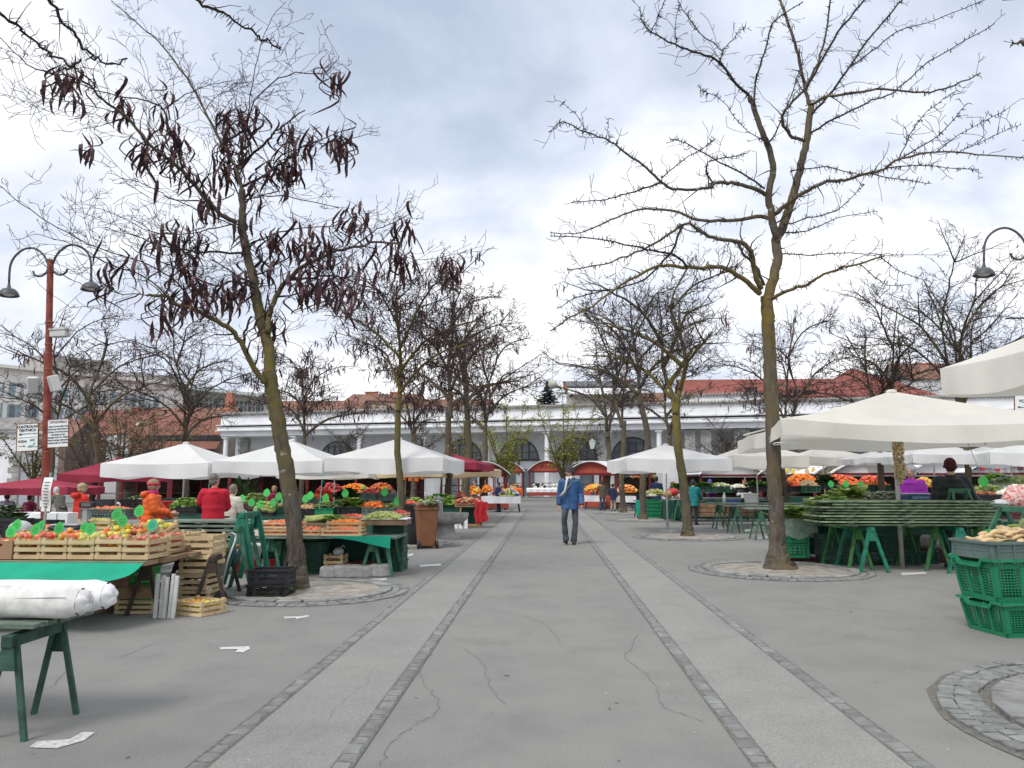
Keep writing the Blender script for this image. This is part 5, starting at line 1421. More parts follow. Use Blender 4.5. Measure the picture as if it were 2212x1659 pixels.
# cardboard box at left
def carton(w, d, h, label, loc, rz=0, lid=False):
    b = MB(); t_ = .008
    hw = .035
    for sy in (-1, 1):
        b.box((0, sy * (d / 2), h * .35), (w, t_, h * .7)); b.box((0, sy * (d / 2), h * .925), (w, t_, h * .15))
        for sx in (-1, 1): b.box((sx * (w / 4 + hw), sy * (d / 2), h * .775), (w / 2 - 2 * hw, t_, h * .15))
    for sx in (-1, 1): b.box((sx * w / 2, 0, h / 2), (t_, d - t_, h))
    b.box((0, 0, .006), (w - .02, d - .02, .01))
    o = b.build("cardboard_box", CARD); o.location = loc; o.rotation_euler = (0, 0, rz); tag(o, label, "box"); return o


xm = XA(8, 7.95); carton(.36, .42, .19, "brown cardboard apple box at the left end of the stall front", (xm, 8.15, .705))
apples(26, (xm, 8.15, .705 + .15), .34, .38, .05, (0, 0, 2), "apple heaped in the brown cardboard box", 0, 1)
xm2 = xm - .4; W1.put((xm2, 8.15, .705), 0, "apple crate cut by the left edge beyond the brown box", GC)
# corner crates facing right
W3.put((-4.46, 9.0, .69), R(84), "wooden apple crate turned sideways at the stall's right side, nearer", GC); apples(24, (-4.46, 9.0, .69 + .135), .36, .25, .05, (4, 0, 4), "dark pink apple in the nearer sideways crate", R(84))
W3.put((-4.48, 9.47, .69), R(88), "wooden apple crate turned sideways at the stall's right side, farther", GC); apples(18, (-4.48, 9.47, .69 + .11), .36, .25, .05, (2, 1), "yellow apple in the farther sideways crate", R(88), 0)
# second row, tilted up
for i, (x, Y, z, kk, nn, nm) in enumerate(((70, 8.55, .83, (0, 4, 2), 18, "far left"), (118, 8.55, .83, (0, 1), 18, "red"), (165, 8.55, .84, (0, 1, 2), 22, "red streaked"), (212, 8.55, .84, (3, 2), 18, "yellow green"), (258, 8.6, .85, (2, 3, 1), 24, "mixed yellow"), (308, 8.75, .88, (1, 2, 4), 28, "high blushed"), (352, 9.2, .9, (2, 2, 3), 26, "high yellow"))):
    o = W2.put((XA(x, Y), Y, z - .09), 0, "second row apple crate holding the %s apples" % nm, "second row of apple crates"); o.rotation_euler = (R(12), 0, R(rng.uniform(-3, 3)))
    apples(nn, (XA(x, Y), Y, z + .07), .27, .36, .05, kk, nm + " apple in the second row of crates", 0, 1)
b = MB()
for k in range(4): b.box((-5.55, 8.42 + k * .3, .70 + .03 * k), (2.7, .28, .03))
o = b.build("riser_planks", WOODOLD); tag(o, "plank riser under the second row of apple crates", "riser")


def sign(p, size, label, rz=0, tilt=-.25, stem=.16, group="green leaf shaped price tags", mt=None, txt=True):
    t = thing("price_tag", label, "price tag", p, rz, group)
    t.rotation_euler = (tilt, rng.uniform(-.15, .15), rz)
    ol = []
    for i in range(24):
        a = 2 * pi * i / 24; rr = size / 2 * (1 + .22 * max(0, math.sin(a)) ** 9 + .03 * math.sin(a * 9)); ol.append((rr * .92 * math.cos(a), rr * math.sin(a) + size * .5 + stem * .35))
    b = MB(); b.plate(ol, .003, lambda q: V((q.x, q.z, q.y))); b.build("leaf", mt or SIGNG, t)
    b = MB(); b.box((0, .004, stem * .1), (.008, .004, stem)); b.build("stake", mt or SIGNG, t)
    if txt:
        b = MB()
        for k in range(3):
            n_ = 10; pts = [V((size * (-.28 + .56 * i / n_) * (1 - .25 * abs(k - 1)), -.002, size * (.66 - .17 * k) + stem * .35 + size * .028 * math.sin(i * 2.7 + k * 2) + size * .01 * i / n_)) for i in range(n_ + 1)]
            b.tube(pts, [size * .011] * (n_ + 1), 3)
        b.build("handwriting", INK, t)
    return t


SIGNG = pm("price_tag_green", (.04, .38, .075), .55, .12, 4, rnd=.18); SIGNT = pm("price_tag_teal", (.03, .34, .19), .55, .1, 4)
for x, y, Y, sz, lab, mt in ((36, 1165, 7.98, .125, "front left one over the brown box", None), (50, 1150, 8.2, .12, "one half hidden behind the front left tag", None), (129, 1160, 7.98, .118, "one on the first slatted crate", None), (233, 1157, 7.98, .12, "one on the second slatted crate", None),
                          (155, 1148, 8.4, .1, "small one in the second row near the post", None), (321, 1151, 8.5, .1, "square shouldered one in the second row", None), (366, 1158, 7.98, .118, "one on the green apple crate", None)):
    sign(P({36: 18, 50: 27, 129: 69, 233: 125, 155: 80, 321: 175, 366: 193}[x], y + 8, Y), sz, "green leaf shaped price tag, " + lab, 0, mt=mt)
sign(P(245, 1134, 8.5), .13, "green leaf shaped price tag, tallest one standing in the mixed yellow apples"); sign(P(260, 1150, 8.1), .125, "green leaf shaped price tag, lower one on the pink blushed crate"); sign(P(296, 1127, 8.6), .125, "green leaf shaped price tag, one beside the orange jacket"); sign(P(321, 1158, 8.0), .118, "teal leaf shaped price tag on the corner crate", mt=SIGNT)

# display pole with paper, scale and small things on the stall
t = thing("sign_pole", "grey pole with a hanging white price sheet behind the apples", "sign pole", (XA(103, 8.9), 8.9, 0))
b = MB(); b.tube([V((0, 0, .7)), V((.05, 0, 1.62))], [.017, .016], 8); b.build("pole", STEEL, t)
b = MB(); b.sheet(4, 10, lambda u, v: (-.055 + .11 * u + .03 * v * 0, -.03 - .02 * math.sin(v * 5), 1.56 - .42 * v)); b.v = [(x + .05 - .06 * (1.56 - z), y, z) for x, y, z in b.v]; o = b.build("paper_sheet", SIGNW, t)
b = MB()
for k in range(9): b.box((.05 - .06 * (.06 + k * .04), -.056 - .02 * math.sin((.06 + k * .04) / .42 * 5) + .018, 1.5 - k * .038), (.07 - .01 * (k % 3), .002, .008))
b.build("lettering", INK, o)
t = thing("weighing_scale", "black weighing scale with a tall display column behind the apples", "scale", (XA(172, 9.6), 9.6, .86))
b = MB(); b.box((-.06, 0, .05), (.4, .34, .1)); b.build("base", PBLACK, t, bevel=.02); b = MB(); b.box((-.06, 0, .115), (.36, .3, .02)); b.build("pan", STEEL, t, bevel=.006); b = MB(); b.box((.03, .16, .22), (.06, .05, .24)); b.build("column", STEEL, t); b = MB(); b.box((.06, .14, .36), (.2, .07, .075)); o = b.build("display", PBLACK, t, bevel=.01)
b = MB(); b.box((.06, .103, .36), (.12, .004, .04)); b.build("screen", pm("grey_screen", (.12, .14, .13), .2, .1), o)
b = MB(); b.box((-.02, -.172, .055), (.22, .006, .05)); b.build("key_panel", pm("blue_key_panel", (.2, .32, .5), .4, .3, 40), t)

# ================= under and beside the apple stall
for i, (z, lab) in enumerate(((0, "bottom cardboard box of the stack under the green cloth"), (.2, "middle cardboard box with apples showing in its handle"), (.4, "top cardboard box under the green cloth corner"))): carton(.32, .4, .19, lab, (XA(226, 8.5) + .02 * i, 8.6, z + .002), R(-14 + 5 * i))
apples(5, (XA(240, 8.5), 8.45, .34), .1, .1, .05, (4,), "pink apple seen through the middle cardboard box handle", 0, 0)
for i in range(3): C_LIGHT.put((XA(285, 9.6), 9.75, .223 * i), R(-8), ("bottom", "middle", "top")[i] + " light green crate of the stack under the apple stall", "light green crates under the apple stall")
W3.put((XA(313, 8.4), 8.5, 0), R(4), "wooden crate on the ground behind the white metal frame", "wooden crates on the ground by the apple stall")
carton(.4, .3, .14, "flat cardboard tray lying on the ground crate", (XA(312, 8.4), 8.5, .222), R(6))
W4 = mkwood(.36, .44, .215)
for i in range(4): W4.put((XA(428, 9.0) + (.01, -.015, .0, .012)[i], 9.25, .22 * i), R((2, -3, 1, 4)[i]), ("lowest", "second", "third", "topmost")[i] + " empty wooden crate in the stack beside the hand truck", "stack of empty wooden crates")
W5 = mkwood(.42, .34, .2)
W5.put((XA(432, 8.25), 8.42, 0), R(-22), "wooden crate of yellow apples on the ground before the crate stack", "wooden crates on the ground by the apple stall"); apples(28, (XA(432, 8.25), 8.42, .14), .36, .28, .05, (2, 2, 3, 1), "yellow apple in the ground crate before the stack", R(-22), 0)
t = thing("white_metal_frame", "bundle of chipped white metal slats standing before the trestle", "metal frame", (XA(368, 8.05), 8.1, 0), R(-6)); WPNT = pm("chipped_white_paint", (.66, .67, .66), .6, .1, 14, col2=(.5, .5, .48)); r = random.Random(3)
for k in range(5):
    b = MB(); xx = -.1 + k * .05; b.bar((xx, .02 * (k % 2), 0), (xx + .006 * (k - 2), .03 + .02 * (k % 2), .54 - .02 * (k % 3)), .036, .03); b.build("slat", WPNT, t, bevel=.003)
b = MB(); b.box((0, .035, .1), (.22, .01, .02)); b.box((0, .045, .42), (.22, .01, .02)); b.build("strap", RUST, t)
t = thing("hand_truck", "grey steel hand truck leaning by the wooden crate stack", "hand truck", (XA(462, 9.1), 9.25, 0), R(-35))
b = MB()
for sx in (-1, 1): b.tube([V((sx * .13, 0, .07)), V((sx * .13, .1, .55)), V((sx * .12, .19, .78)), V((sx * .09, .22, .86))], [.014] * 4, 8)
b.tube([V((-.09, .22, .86)), V((0, .225, .885)), V((.09, .22, .86))], [.014] * 3, 8); b.build("frame", STEEL, t, smooth=True)
b = MB(); b.box((0, .07, .42), (.25, .012, .16), 0, M.Rotation(-.2, 3, 'X')); b.build("back_plate", STEEL, t); b = MB(); b.box((0, -.1, .012), (.3, .2, .012)); b.build("toe_plate", STEEL, t)
for sx in (-1, 1):
    b = MB(); b.lathe([(.02, -.02), (.075, -.018), (.08, 0), (.075, .018), (.02, .02)], 16); b.v = [(z + sx * .17, x, y + .08) for x, y, z in b.v]; o = b.build("wheel", PBLACK, t, smooth=True, angle=R(40))

settle(1.062); mark()
# trestle pile, boards and bags between apple stall and tree
tp_ = mktrestle(.94, .6, .46, GREEN_T, .05); tp2 = mktrestle(.94, .6, .40, GREEN_B, .06)
tp_.put((XA(519, 10.0), 10.2, 0), R(8), "lower green trestle standing behind the black crates"); tp2.put((XA(538, 10.2), 10.3, .17), R(4), "bright green trestle stacked on top of another trestle")
B1 = mkboard(1.35, .6)
for i in range(6): B1.put((XA(452, 12.2) + (.0, .04, -.03, .02, -.02, .05)[i], 12.3, .5 + .068 * (i + 1)), R((0, 1, -1, .5, -.6, 1)[i]), ("lowest", "second lowest", "third", "fourth", "fifth", "topmost")[i] + " green board of the small stack below the red jacket man", "small stack of green boards")
tq = mktrestle(.5, .5, .36, GREEN_T); tq.put((XA(440, 12.2), 12.3, 0), 0, "low green trestle under the left part of the small board stack"); tq.put((XA(478, 12.2), 12.3, 0), 0, "low green trestle under the right part of the small board stack")
BAGB = newmat("navy_bag_stripes"); mt, nt, bb = BAGB; wv = N(nt, 'ShaderNodeTexWave', Scale=4.0, Distortion=9.0, Detail=1.0); nt.links.new(coords(nt), wv.inputs['Vector']); nt.links.new(ramp(nt, wv.outputs['Fac'], [(.0, (.012, .02, .09)), (.72, (.015, .03, .12)), (.8, (.45, .5, .55))]), bb.inputs['Base Color']); BAGB = mt
b = MB(); b.rings([(0, 0, 0, .2, .13), (0, 0, .03, .24, .16), (0, 0, .2, .25, .17), (.01, 0, .36, .22, .13), (0, 0, .44, .17, .05)], 16); o = b.build("shopping_bag", BAGB, smooth=True); o.location = (XA(486, 13.2), 13.3, 0); tag(o, "navy bag with pale wavy stripes behind the trestles", "bag")
b = MB(); [b.tube([V((sx * .1, 0, .42)), V((sx * .09, .02, .55)), V((0, .02, .6)), V((-sx * .02, 0, .58))], [.008] * 4, 5) for sx in (-1, 1)]; b.build("handle", PBLACK, o)
bc = mkcrate("plastic_crate", .5, .36, .205, PBLACK)
for i in range(2): bc.put((XA(594, 9.8), 9.85 + .02 * i, .208 * i), R(-3 + 5 * i), ("lower", "upper")[i] + " black plastic crate at the foot of the leaning tree", "black crates at the tree foot")
heap("scraps of green leaves inside the lower black crate", "leaves", (XA(594, 9.8), 9.85, .1), .44, .3, .05, 'leaf', [LEAFS, LEAFD], 14, .05)
o = MB(); o.rings([(0, 0, 0, .17, .13), (0, 0, .22, .2, .16), (0, 0, .225, .21, .17), (0, 0, .24, .21, .17)], 16); o = o.build("plastic_tub", PRED, smooth=True, angle=R(30)); o.location = (XA(540, 12.4), 12.5, 0); tag(o, "red plastic tub on the ground behind the trestles", "tub")
o = MB(); o.rings([(0, 0, 0, .2, .14), (0, 0, .2, .23, .16), (0, 0, .22, .24, .17)], 4); o = o.build("plastic_tub", PRED); o.location = (XA(578, 12.6), 12.7, 0); tag(o, "red square tub half hidden by the black crates", "tub")
b = MB(); b.box((0, 0, .14), (.34, .28, .28), 0, M.Rotation(.15, 3, 'Y')); o = b.build("foam_box", PWHITE, bevel=.02); o.location = (XA(555, 12.9), 12.95, .2); tag(o, "white foam box tipped between the red tubs", "box")

# ================= tangerine stall
t = table(XA(568, 12), XA(858, 11.8), 11.85, 12.75, .68, BOARDG, "long green tangerine stall table right of the leaning tree", legmat=GREEN_T)
b = MB(); b.sheet(30, 6, lambda u, v: (XA(560, 12.6) + (XA(868, 12.9) - XA(560, 12.6)) * u, 12.82 + .03 * math.sin(u * 31) * v, .66 - .6 * v)); o = b.build("tarp", TARP, smooth=True); tag(o, "dark green tarpaulin hanging behind the tangerine stall table", "tarpaulin")
b = MB(); b.plate([(XA(700, 11.85), .69), (XA(846, 11.8), .69), (XA(845, 11.8), .5), (XA(770, 11.82), .62)], .01, lambda q: V((q.x, 11.83 + q.z, q.y))); o = b.build("green_cloth", CLOTHG); tag(o, "green cloth flap hanging from the tangerine table", "cloth")
te = mktrestle(.635, .6, .34, GREEN_T); te.put((XA(806, 11.9), 12.3, 0), 0, "green trestle at the right end of the tangerine table"); te.put((XA(600, 12.1), 12.3, 0), 0, "green trestle at the left end of the tangerine table"); te2 = mktrestle(.64, .6, .3, DARK_T); te2.put((XA(622, 11.6), 12.2, 0), R(5), "dark trestle left of the leaning tree under the tangerine table")
TR = mkwood(.5, .34, .1, 2)
def tray(x0, x1, Y, z, mats, lab, d=.34, h=.1, sz=.032, hh=.05, white=False):
    X0, X1 = XA(x0, Y), XA(x1, Y)
    TR.put(((X0 + X1) / 2, Y, z), R(rng.uniform(-1.5, 1.5)), "low wooden tray of " + lab, "low wooden fruit trays", ((X1 - X0) / .51, d / .35, h / .1))
    heap(lab, "fruit", ((X0 + X1) / 2, Y, z + h * .55), X1 - X0 - .03, d - .03, hh, 'ball', mats, int((X1 - X0) * d / (sz * sz * 2.2)), sz, name="fruit_heap")
tray(572, 660, 12.05, .685, [TANG], "tangerines in the lower left tray"); tray(576, 660, 12.08, .79, [TANG], "tangerines in the upper left tray")
tray(662, 702, 12.05, .685, [TANG], "tangerines in the tray right of the trunk"); tray(704, 789, 12.0, .685, [TANG], "tangerines in the tray under the oranges"); tray(715, 789, 12.1, .79, [ORANGE], "oranges in the upper tray, larger fruit", sz=.042)
X0, X1 = XA(665, 12.6), XA(724, 12.6)
b = MB(); b.box(((X0 + X1) / 2, 12.62, .77), (X1 - X0, .5, .16)); o = b.build("wooden_box", WOODOLD, bevel=.01); tag(o, "brown wooden box under the leeks", "box")
b = MB(); r = random.Random(4)
for k in range(34):
    y0 = 12.45 + r.uniform(0, .35); x0 = X0 + r.uniform(-.03, .15); z0 = .87 + r.uniform(0, .09); L = r.uniform(.35, .62); p = [V((x0 + L * q / 4, y0 + r.uniform(-.02, .02), z0 + .03 * q * r.uniform(.2, 1) - (.02 * q * q * .3))) for q in range(5)]
    b.cur = 0; b.tube(p[:3], [.018, .017, .016], 6); b.cur = 1; b.tube(p[2:], [(.018, .012), (.03, .005), (.012, .003)], 5)
o = b.build("leek_bundle", [LEAFP, LEAFG]); stuff(tag(o, "bundle of leeks with green tops on the brown box", "leeks"))
X0, X1 = XA(792, 12.5), XA(884, 12.5)
b = MB(); b.box(((X0 + X1) / 2, 12.5, .875), (X1 - X0, .6, .09)); o = b.build("wooden_tray", WOODOLD, bevel=.008); tag(o, "brown wooden tray under the green grapes", "tray")
b = MB(); b.sheet(10, 6, lambda u, v: (X0 - .02 + (X1 - X0 + .04) * u, 12.18 + .64 * v, .925 + .015 * math.sin(u * 40) * math.sin(v * 23))); o = b.build("paper_liner", PWHITE); tag(o, "white paper under the green grapes", "paper")
heap("pile of pale green grapes on white paper", "grapes", ((X0 + X1) / 2 - .05, 12.5, .93), X1 - X0 - .12, .5, .1, 'ball', [GRAPE, LEAFP], 420, .018)
tray(735, 795, 13.0, .86, [TANG, REDB], "small red fruit in the white boxes behind the oranges", h=.08, sz=.028); tray(850, 884, 13.1, .93, [TOMATO], "red tomatoes behind the green grapes", h=.06)
bl = mkcrate("plastic_crate", .52, .42, .205, PDARK)
for i in range(4): bl.put((XA(838, 12.6), 12.9, .208 * i), R(2 * i - 3), ("bottom", "second", "third", "top")[i] + " dark green crate of the stack holding up the grapes", "dark green crates under the grapes")
# beneath the table
t = thing("waste_bin", "black ribbed plastic bin under the tangerine table", "bin", (XA(683, 12.3), 12.45, 0)); b = MB(); b.rings([(0, 0, 0, .19, .16), (0, 0, .52, .225, .19), (0, 0, .54, .24, .2), (0, 0, .56, .24, .2)], 20); b.build("body", PDARK, t); b = MB()
for k in range(9): b.box((0, -.185, .1 + k * .045), (.2, .02, .014))
b.build("rib", PDARK, t)
wx = mkwood(.3, .26, .145, 2)
for i in range(2):
    o = wx.put((XA(728, 12.2), 12.3, .05 + .16 * i), R(3 - 7 * i), ("lower", "upper")[i] + " small wooden fruit box with red lettering under the tangerine table", "small lettered wooden boxes")
for o in [q for q in bpy.data.objects if q.get('group') == "small lettered wooden boxes"]:
    b = MB(); b.text("Rumesi", .05, lambda q: V((q.x, -.1425 - q.z, q.y + .088)), bold=.0015); b.build("lettering", INKR, o)
b = MB(); b.ball((0, 0, .05), (.09, .08, .07), 10, 7); b.tube([V((.03, 0, .1)), V((.06, 0, .16)), V((.1, 0, .12))], [.012, .006, .012], 5); o = b.build("plastic_bag", BAGW, smooth=True); o.location = (XA(733, 12.2), 12.3, .36); tag(o, "knotted white plastic bag on the small wooden boxes", "bag")
bd = mkcrate("plastic_crate", .4, .3, .16, PBROWN); bd.put((XA(784, 12.3), 12.5, .06), 0, "dark maroon crate behind the concrete blocks"); 
for i, (x, Y, w_, h_, lab) in enumerate(((722, 11.95, .3, .2, "left concrete block of the weights under the table"), (758, 11.95, .42, .22, "wide concrete block with a rusty ring"), (792, 12.0, .3, .21, "concrete block behind the trestle legs"), (826, 12.05, .3, .23, "right concrete block with a rusty ring"))):
    b = MB(); r = random.Random(i); b.rings([(0, 0, z, w_ / 2 * f * 1.2 * r.uniform(.95, 1.05), .17 * f * r.uniform(.95, 1.05)) for z, f in ((0, .9), (.02, 1), (h_ * .8, .95), (h_, .82))], 8); o = b.build("concrete_block", CONCB, bevel=.012); o.location = (XA(x, Y), Y, 0); o.rotation_euler = (0, 0, pi / 8 + r.uniform(-.2, .2)); tag(o, lab, "concrete block", "concrete weights under the tangerine table")
    b = MB(); b.tube([V((.05 * math.cos(a), 0, h_ - .01 + .035 * math.sin(a))) for a in [pi * k / 8 for k in range(9)]], [.006] * 9, 5); b.build("ring", RUST, o)

settle(1.043); mark()
# ================= brown wheelie bin, fountain, red table
BINB = pm("bin_brown", (.20, .085, .04), .55, .12, 4)
t = thing("wheelie_bin", "brown wheelie bin beside the stone fountain bowl", "bin", (XA(920, 17.4), 17.6, 0), R(18)); t.scale = (.84, .84, .97)
b = MB(); b.add([(sx * w_, sy * d_, z) for z, w_, d_ in ((.05, .21, .24), (.92, .28, .33)) for sx, sy in ((-1, -1), (1, -1), (1, 1), (-1, 1))], [(3, 2, 1, 0), (4, 5, 6, 7), (0, 1, 5, 4), (1, 2, 6, 5), (2, 3, 7, 6), (3, 0, 4, 7)]); b.build("body", BINB, t, bevel=.03)
b = MB(); b.box((0, 0, .935), (.6, .7, .05)); b.build("collar", BINB, t, bevel=.015); b = MB(); b.sheet(6, 6, lambda u, v: ((u - .5) * .6, (v - .5) * .72, 1.0 + .06 * math.sin(u * pi) * math.sin(v * pi) + .08 * v)); b.box((0, .0, .975), (.58, .68, .03)); b.build("lid", BINB, t, smooth=False)
for sx in (-1, 1):
    b = MB(); b.lathe([(.03, -.03), (.09, -.03), (.1, -.01), (.1, .01), (.09, .03), (.03, .03)], 18); b.v = [(z + sx * .25, x - .22 * 0 + .26 * -1, y + .1) for x, y, z in b.v]; b.build("wheel", PBLACK, t)
b = MB(); b.box((.05, -.3, .72), (.1, .004, .06), 0, M.Rotation(-.08, 3, 'X')); b.build("sticker", PWHITE, t)
heap("wilted leek leaves sticking out of the brown bin", "leaves", (XA(935, 17.4), 17.5, .97), .3, .3, .05, 'leaf', [LEAFS, LEAFP], 12, .1)
o = MB(); o.rings([(0, 0, 0, .26, .24), (0, 0, .4, .3, .28), (.02, 0, .95, .36, .33), (.02, 0, 1.0, .4, .36), (0, 0, .97, .34, .3)], 18); o = o.build("bin_bag", PBLACK, smooth=True); o.location = (XA(905, 18.3), 18.4, 0); tag(o, "black bin liner bag behind the brown bin", "bag")
t = thing("stone_fountain", "round concrete drinking fountain bowl on a pedestal", "fountain", (XA(962, 20.8), 20.9, 0))
b = MB(); b.lathe([(.42, 0), (.36, .05), (.28, .16), (.25, .38)], 24); b.build("pedestal", CONCB, t, smooth=True, angle=R(35)); b = MB(); b.lathe([(.25, .36), (.45, .4), (.6, .5), (.64, .62), (.64, .68), (.58, .68), (.5, .58), (.02, .5)], 32); b.build("bowl", CONCB, t, smooth=True, angle=R(40))
b = MB(); b.box((-.22, .2, .85), (.22, .22, .42)); b.rings([(-.22, .2, 1.06, .2, .2), (-.22, .2, 1.14, .02, .02)], 4); b.build("tap_column", CONCB, t)
t = table(XA(985, 25.3), XA(1040, 25.3), 25.3, 26.2, .82, WOODB, "small wooden table with red cloth by the fountain", legmat=pm("raw_pine", (.42, .24, .12), .8, .2, 6), name="red_table")
b = MB(); b.box((0, -.4, .1), (.85, .05, .07)); b.box((0, -.4, .76), (.9, .03, .1)); b.build("rail", MATS["raw_pine"], t)
b = MB(); b.sheet(12, 8, lambda u, v: (XA(1026, 25.2) + .42 * u + .03 * math.sin(v * 9), 25.22 - .03 * math.sin(u * 14), .88 - .72 * v + .1 * u * v)); o = b.build("red_cloth", CLOTHR, smooth=True); tag(o, "red cloth hanging from the small table by the fountain", "cloth")
b = MB(); b.box((XA(1012, 25.5), 25.9, .4), (.85, .04, .7)); o = b.build("dark_backing", TARP); tag(o, "dark cloth behind the small red table legs", "cloth")
heap("mixed roots and dried peppers on the small red table", "vegetables", (XA(1012, 25.6), 25.7, .84), .85, .7, .14, 'ball', [REDPOT, POTATO, LEAFP, REDB], 90, .05)
t = thing("number_board", "white boards with a black number four leaning at the red table", "sign", (XA(996, 25.0), 25.0, 0))
for k in range(3):
    b = MB(); b.box((-.16 + k * .16, .03 * k, .24), (.13, .015, .48), 0, M.Rotation(-.12, 3, 'X')); o = b.build("panel", PWHITE, t)
b = MB(); b.text("4", .34, lambda q: V((.02 + q.x, -.012 - q.z + .12 * (q.y - .1), .12 + q.y)), bold=.01); b.build("lettering", INK, t)

settle(1.02); mark()
# ================= parasols
CANW = pm("parasol_white", (.84, .84, .84), .85, .04, 1.5, transl=.38, bump=.35, bscale=2.2); CANC = pm("parasol_cream", (.84, .82, .75), .85, .05, 1.5, transl=.42, bump=.35, bscale=2.2); CANB = pm("parasol_burgundy", (.30, .03, .06), .8, .12, 1.5, transl=.12); CANE = pm("parasol_beige", (.66, .54, .34), .85, .06, 1.5, transl=.3)
POLEW = pm("parasol_pole", (.52, .51, .46), .6, .15, 4)


def parasol(label, cx, cy, w, d, rz, ze, za, val, mt, pole=True, sag=.06, seed=1, group="market parasols", ribs=True, lift=()):
    t = thing("parasol", label, "parasol", (cx, cy, 0), rz, group); r = random.Random(seed)
    n = 20
    lf = lambda u, v: sum(a * math.exp(-((u - pu) ** 2 + (v - pv) ** 2) * 9) for pu, pv, a in lift)

    def top(u, v):
        s_ = max(abs(u), abs(v)); k = min(abs(u), abs(v)) / (s_ + 1e-6)
        z = ze + (za - ze) * (1 - s_) ** 1.12 - sag * (math.sin(pi * (1 - s_)) * .5 + s_ * .8) * (1 - k * k) * .8
        inn = 1 - .03 * s_ * (1 - k * k)
        return (u * w / 2 * inn, v * d / 2 * inn, z + lf(u, v))
    b = MB()
    for (f_) in range(4):
        def pt(a, s_):
            u, v = ((a, -1), (1, a), (-a, 1), (-1, -a))[f_]; return top(u * s_, v * s_)
        b.sheet(n, 10, lambda a, s_: pt(2 * a - 1, 1 - s_))
    can = b.build("canopy", mt, t, smooth=True); can.data.set_sharp_from_angle(angle=R(9))
    b = MB(); ph = [r.uniform(0, 6) for _ in range(8)]
    for f_ in range(4):
        def vp(a, q):
            aa = 2 * a - 1; u, v = ((aa, -1), (1, aa), (-aa, 1), (-1, -aa))[f_]; x, y, z = top(u, v)
            nx, ny = ((0, -1), (1, 0), (0, 1), (-1, 0))[f_]
            edge = 1 - abs(aa) ** 6
            o_ = .012 + (.05 * math.sin(aa * 3.2 + ph[f_]) + .022 * math.sin(aa * 9 + ph[f_ + 4]) + .01 * math.sin(aa * 23)) * q * edge
            return (x + nx * o_, y + ny * o_, z - val * q * (1 + .1 * math.sin(aa * 4 + ph[f_]) * edge) - .004)
        b.sheet(28, 5, vp)
    b.build("valance", mt, t, smooth=True)
    b = MB(); b.ball((0, 0, za - .01), (.09, .09, .045), 14, 6); b.build("cap", mt, t, smooth=True)
    if pole:
        b = MB(); b.tube([V((0, 0, 0)), V((0, 0, za - .02))], [.024, .022], 10); b.build("pole", POLEW, t, smooth=True)
        b = MB(); b.lathe([(.3, 0), (.3, .06), (.05, .08), (.04, .3)], 16); b.build("foot", CONCB, t)
    if ribs:
        for sx in (-1, 1):
            for sy in (-1, 1):
                b = MB(); b.bar((sx * .03, sy * .03, za - .08), (sx * w / 2 * .96, sy * d / 2 * .96, ze - .01), .02, .025); b.bar((0, 0, ze - .15), (sx * w * .24, sy * d * .24, (za + ze) / 2 - .09), .015, .018); b.build("rib", POLEW, t)
    return t


rz_ = R(-6)
def row(label, xl_, xr_, Yf, ytop, ybot, yapex, mt, d=3.0, rz=0, seed=1, **k):
    Xl, Xr = XA(xl_, Yf), XA(xr_, Yf); w_ = (Xr - Xl) / math.cos(rz); ze = ZA_(ytop, Yf); val = ze - ZA_(ybot, Yf); za = ZA_(yapex, Yf + d / 2)
    return parasol(label, (Xl + Xr) / 2 - math.sin(rz) * d / 2, Yf + math.cos(rz) * d / 2 + 0, w_, d, rz, ze, za, val, mt, seed=seed, **k)


row("left white parasol over the red jacket man, nearest burgundy ones", 212, 455, 20.4, 999, 1029, 955, CANW, rz=R(-5), seed=2)
row("middle white parasol directly left of the leaning trunk", 455, 700, 19.9, 994, 1021, 950, CANW, rz=R(-5), seed=3)
row("right white parasol crossed by the yellow mossy trunk", 699, 958, 19.4, 987, 1018, 946, CANW, rz=R(-4), seed=4)
parasol("large burgundy parasol peeping out behind the left white parasol", XA(245, 25.5), 25.8, 3.1, 3.1, R(24), ZA_(1024, 25), ZA_(988, 25.8), .22, CANB, seed=5)
parasol("low burgundy parasol at the left edge behind the red post", XA(79, 22), 22.2, 2.7, 2.6, R(10), ZA_(1052, 22), ZA_(1032, 22.2), .2, CANB, seed=6)
parasol("bright burgundy parasol at the centre beside the dark trunk", XA(962, 28.6), 29.2, 3.0, 3.0, R(-8), ZA_(999, 28), ZA_(977, 29.2), .26, CANB, seed=7)
parasol("beige parasol under the bright burgundy one", XA(985, 32), 32.6, 3.3, 3.0, R(-5), ZA_(1012, 31), ZA_(1001, 32.6), .3, CANE, seed=8)
parasol("cream parasol behind, seen under the white ones right of the trunk", XA(715, 27), 27.5, 3.2, 3.0, 0, ZA_(1018, 26.5), ZA_(1004, 27.5), .22, CANC, seed=9)
parasol("second cream parasol behind the white ones, nearer the centre", XA(870, 28), 28.6, 3.2, 3.0, 0, ZA_(1017, 27.5), ZA_(1006, 28.6), .2, CANE, seed=10)
row("white parasol crossed by the second right trunk", 1352, 1584, 22.4, 990, 1017, 961, CANW, rz=R(6), seed=11)
row("cream parasol behind the near right trunk, joined to the white one", 1584, 1750, 24.5, 984, 1009, 955, CANC, d=2.8, rz=R(4), seed=12)
row("small cream parasol with wavy edge right of the near trunk", 1738, 1869, 29.5, 984, 1000, 964, CANC, d=2.4, seed=13, sag=.14)
row("white parasol behind the garlic strings", 1868, 1990, 26, 988, 1000, 974, CANW, d=2.4, seed=14)
row("wide white parasol above the man in black", 1975, 2140, 23.5, 981, 1000, 957, CANW, d=2.6, rz=R(-4), seed=15)
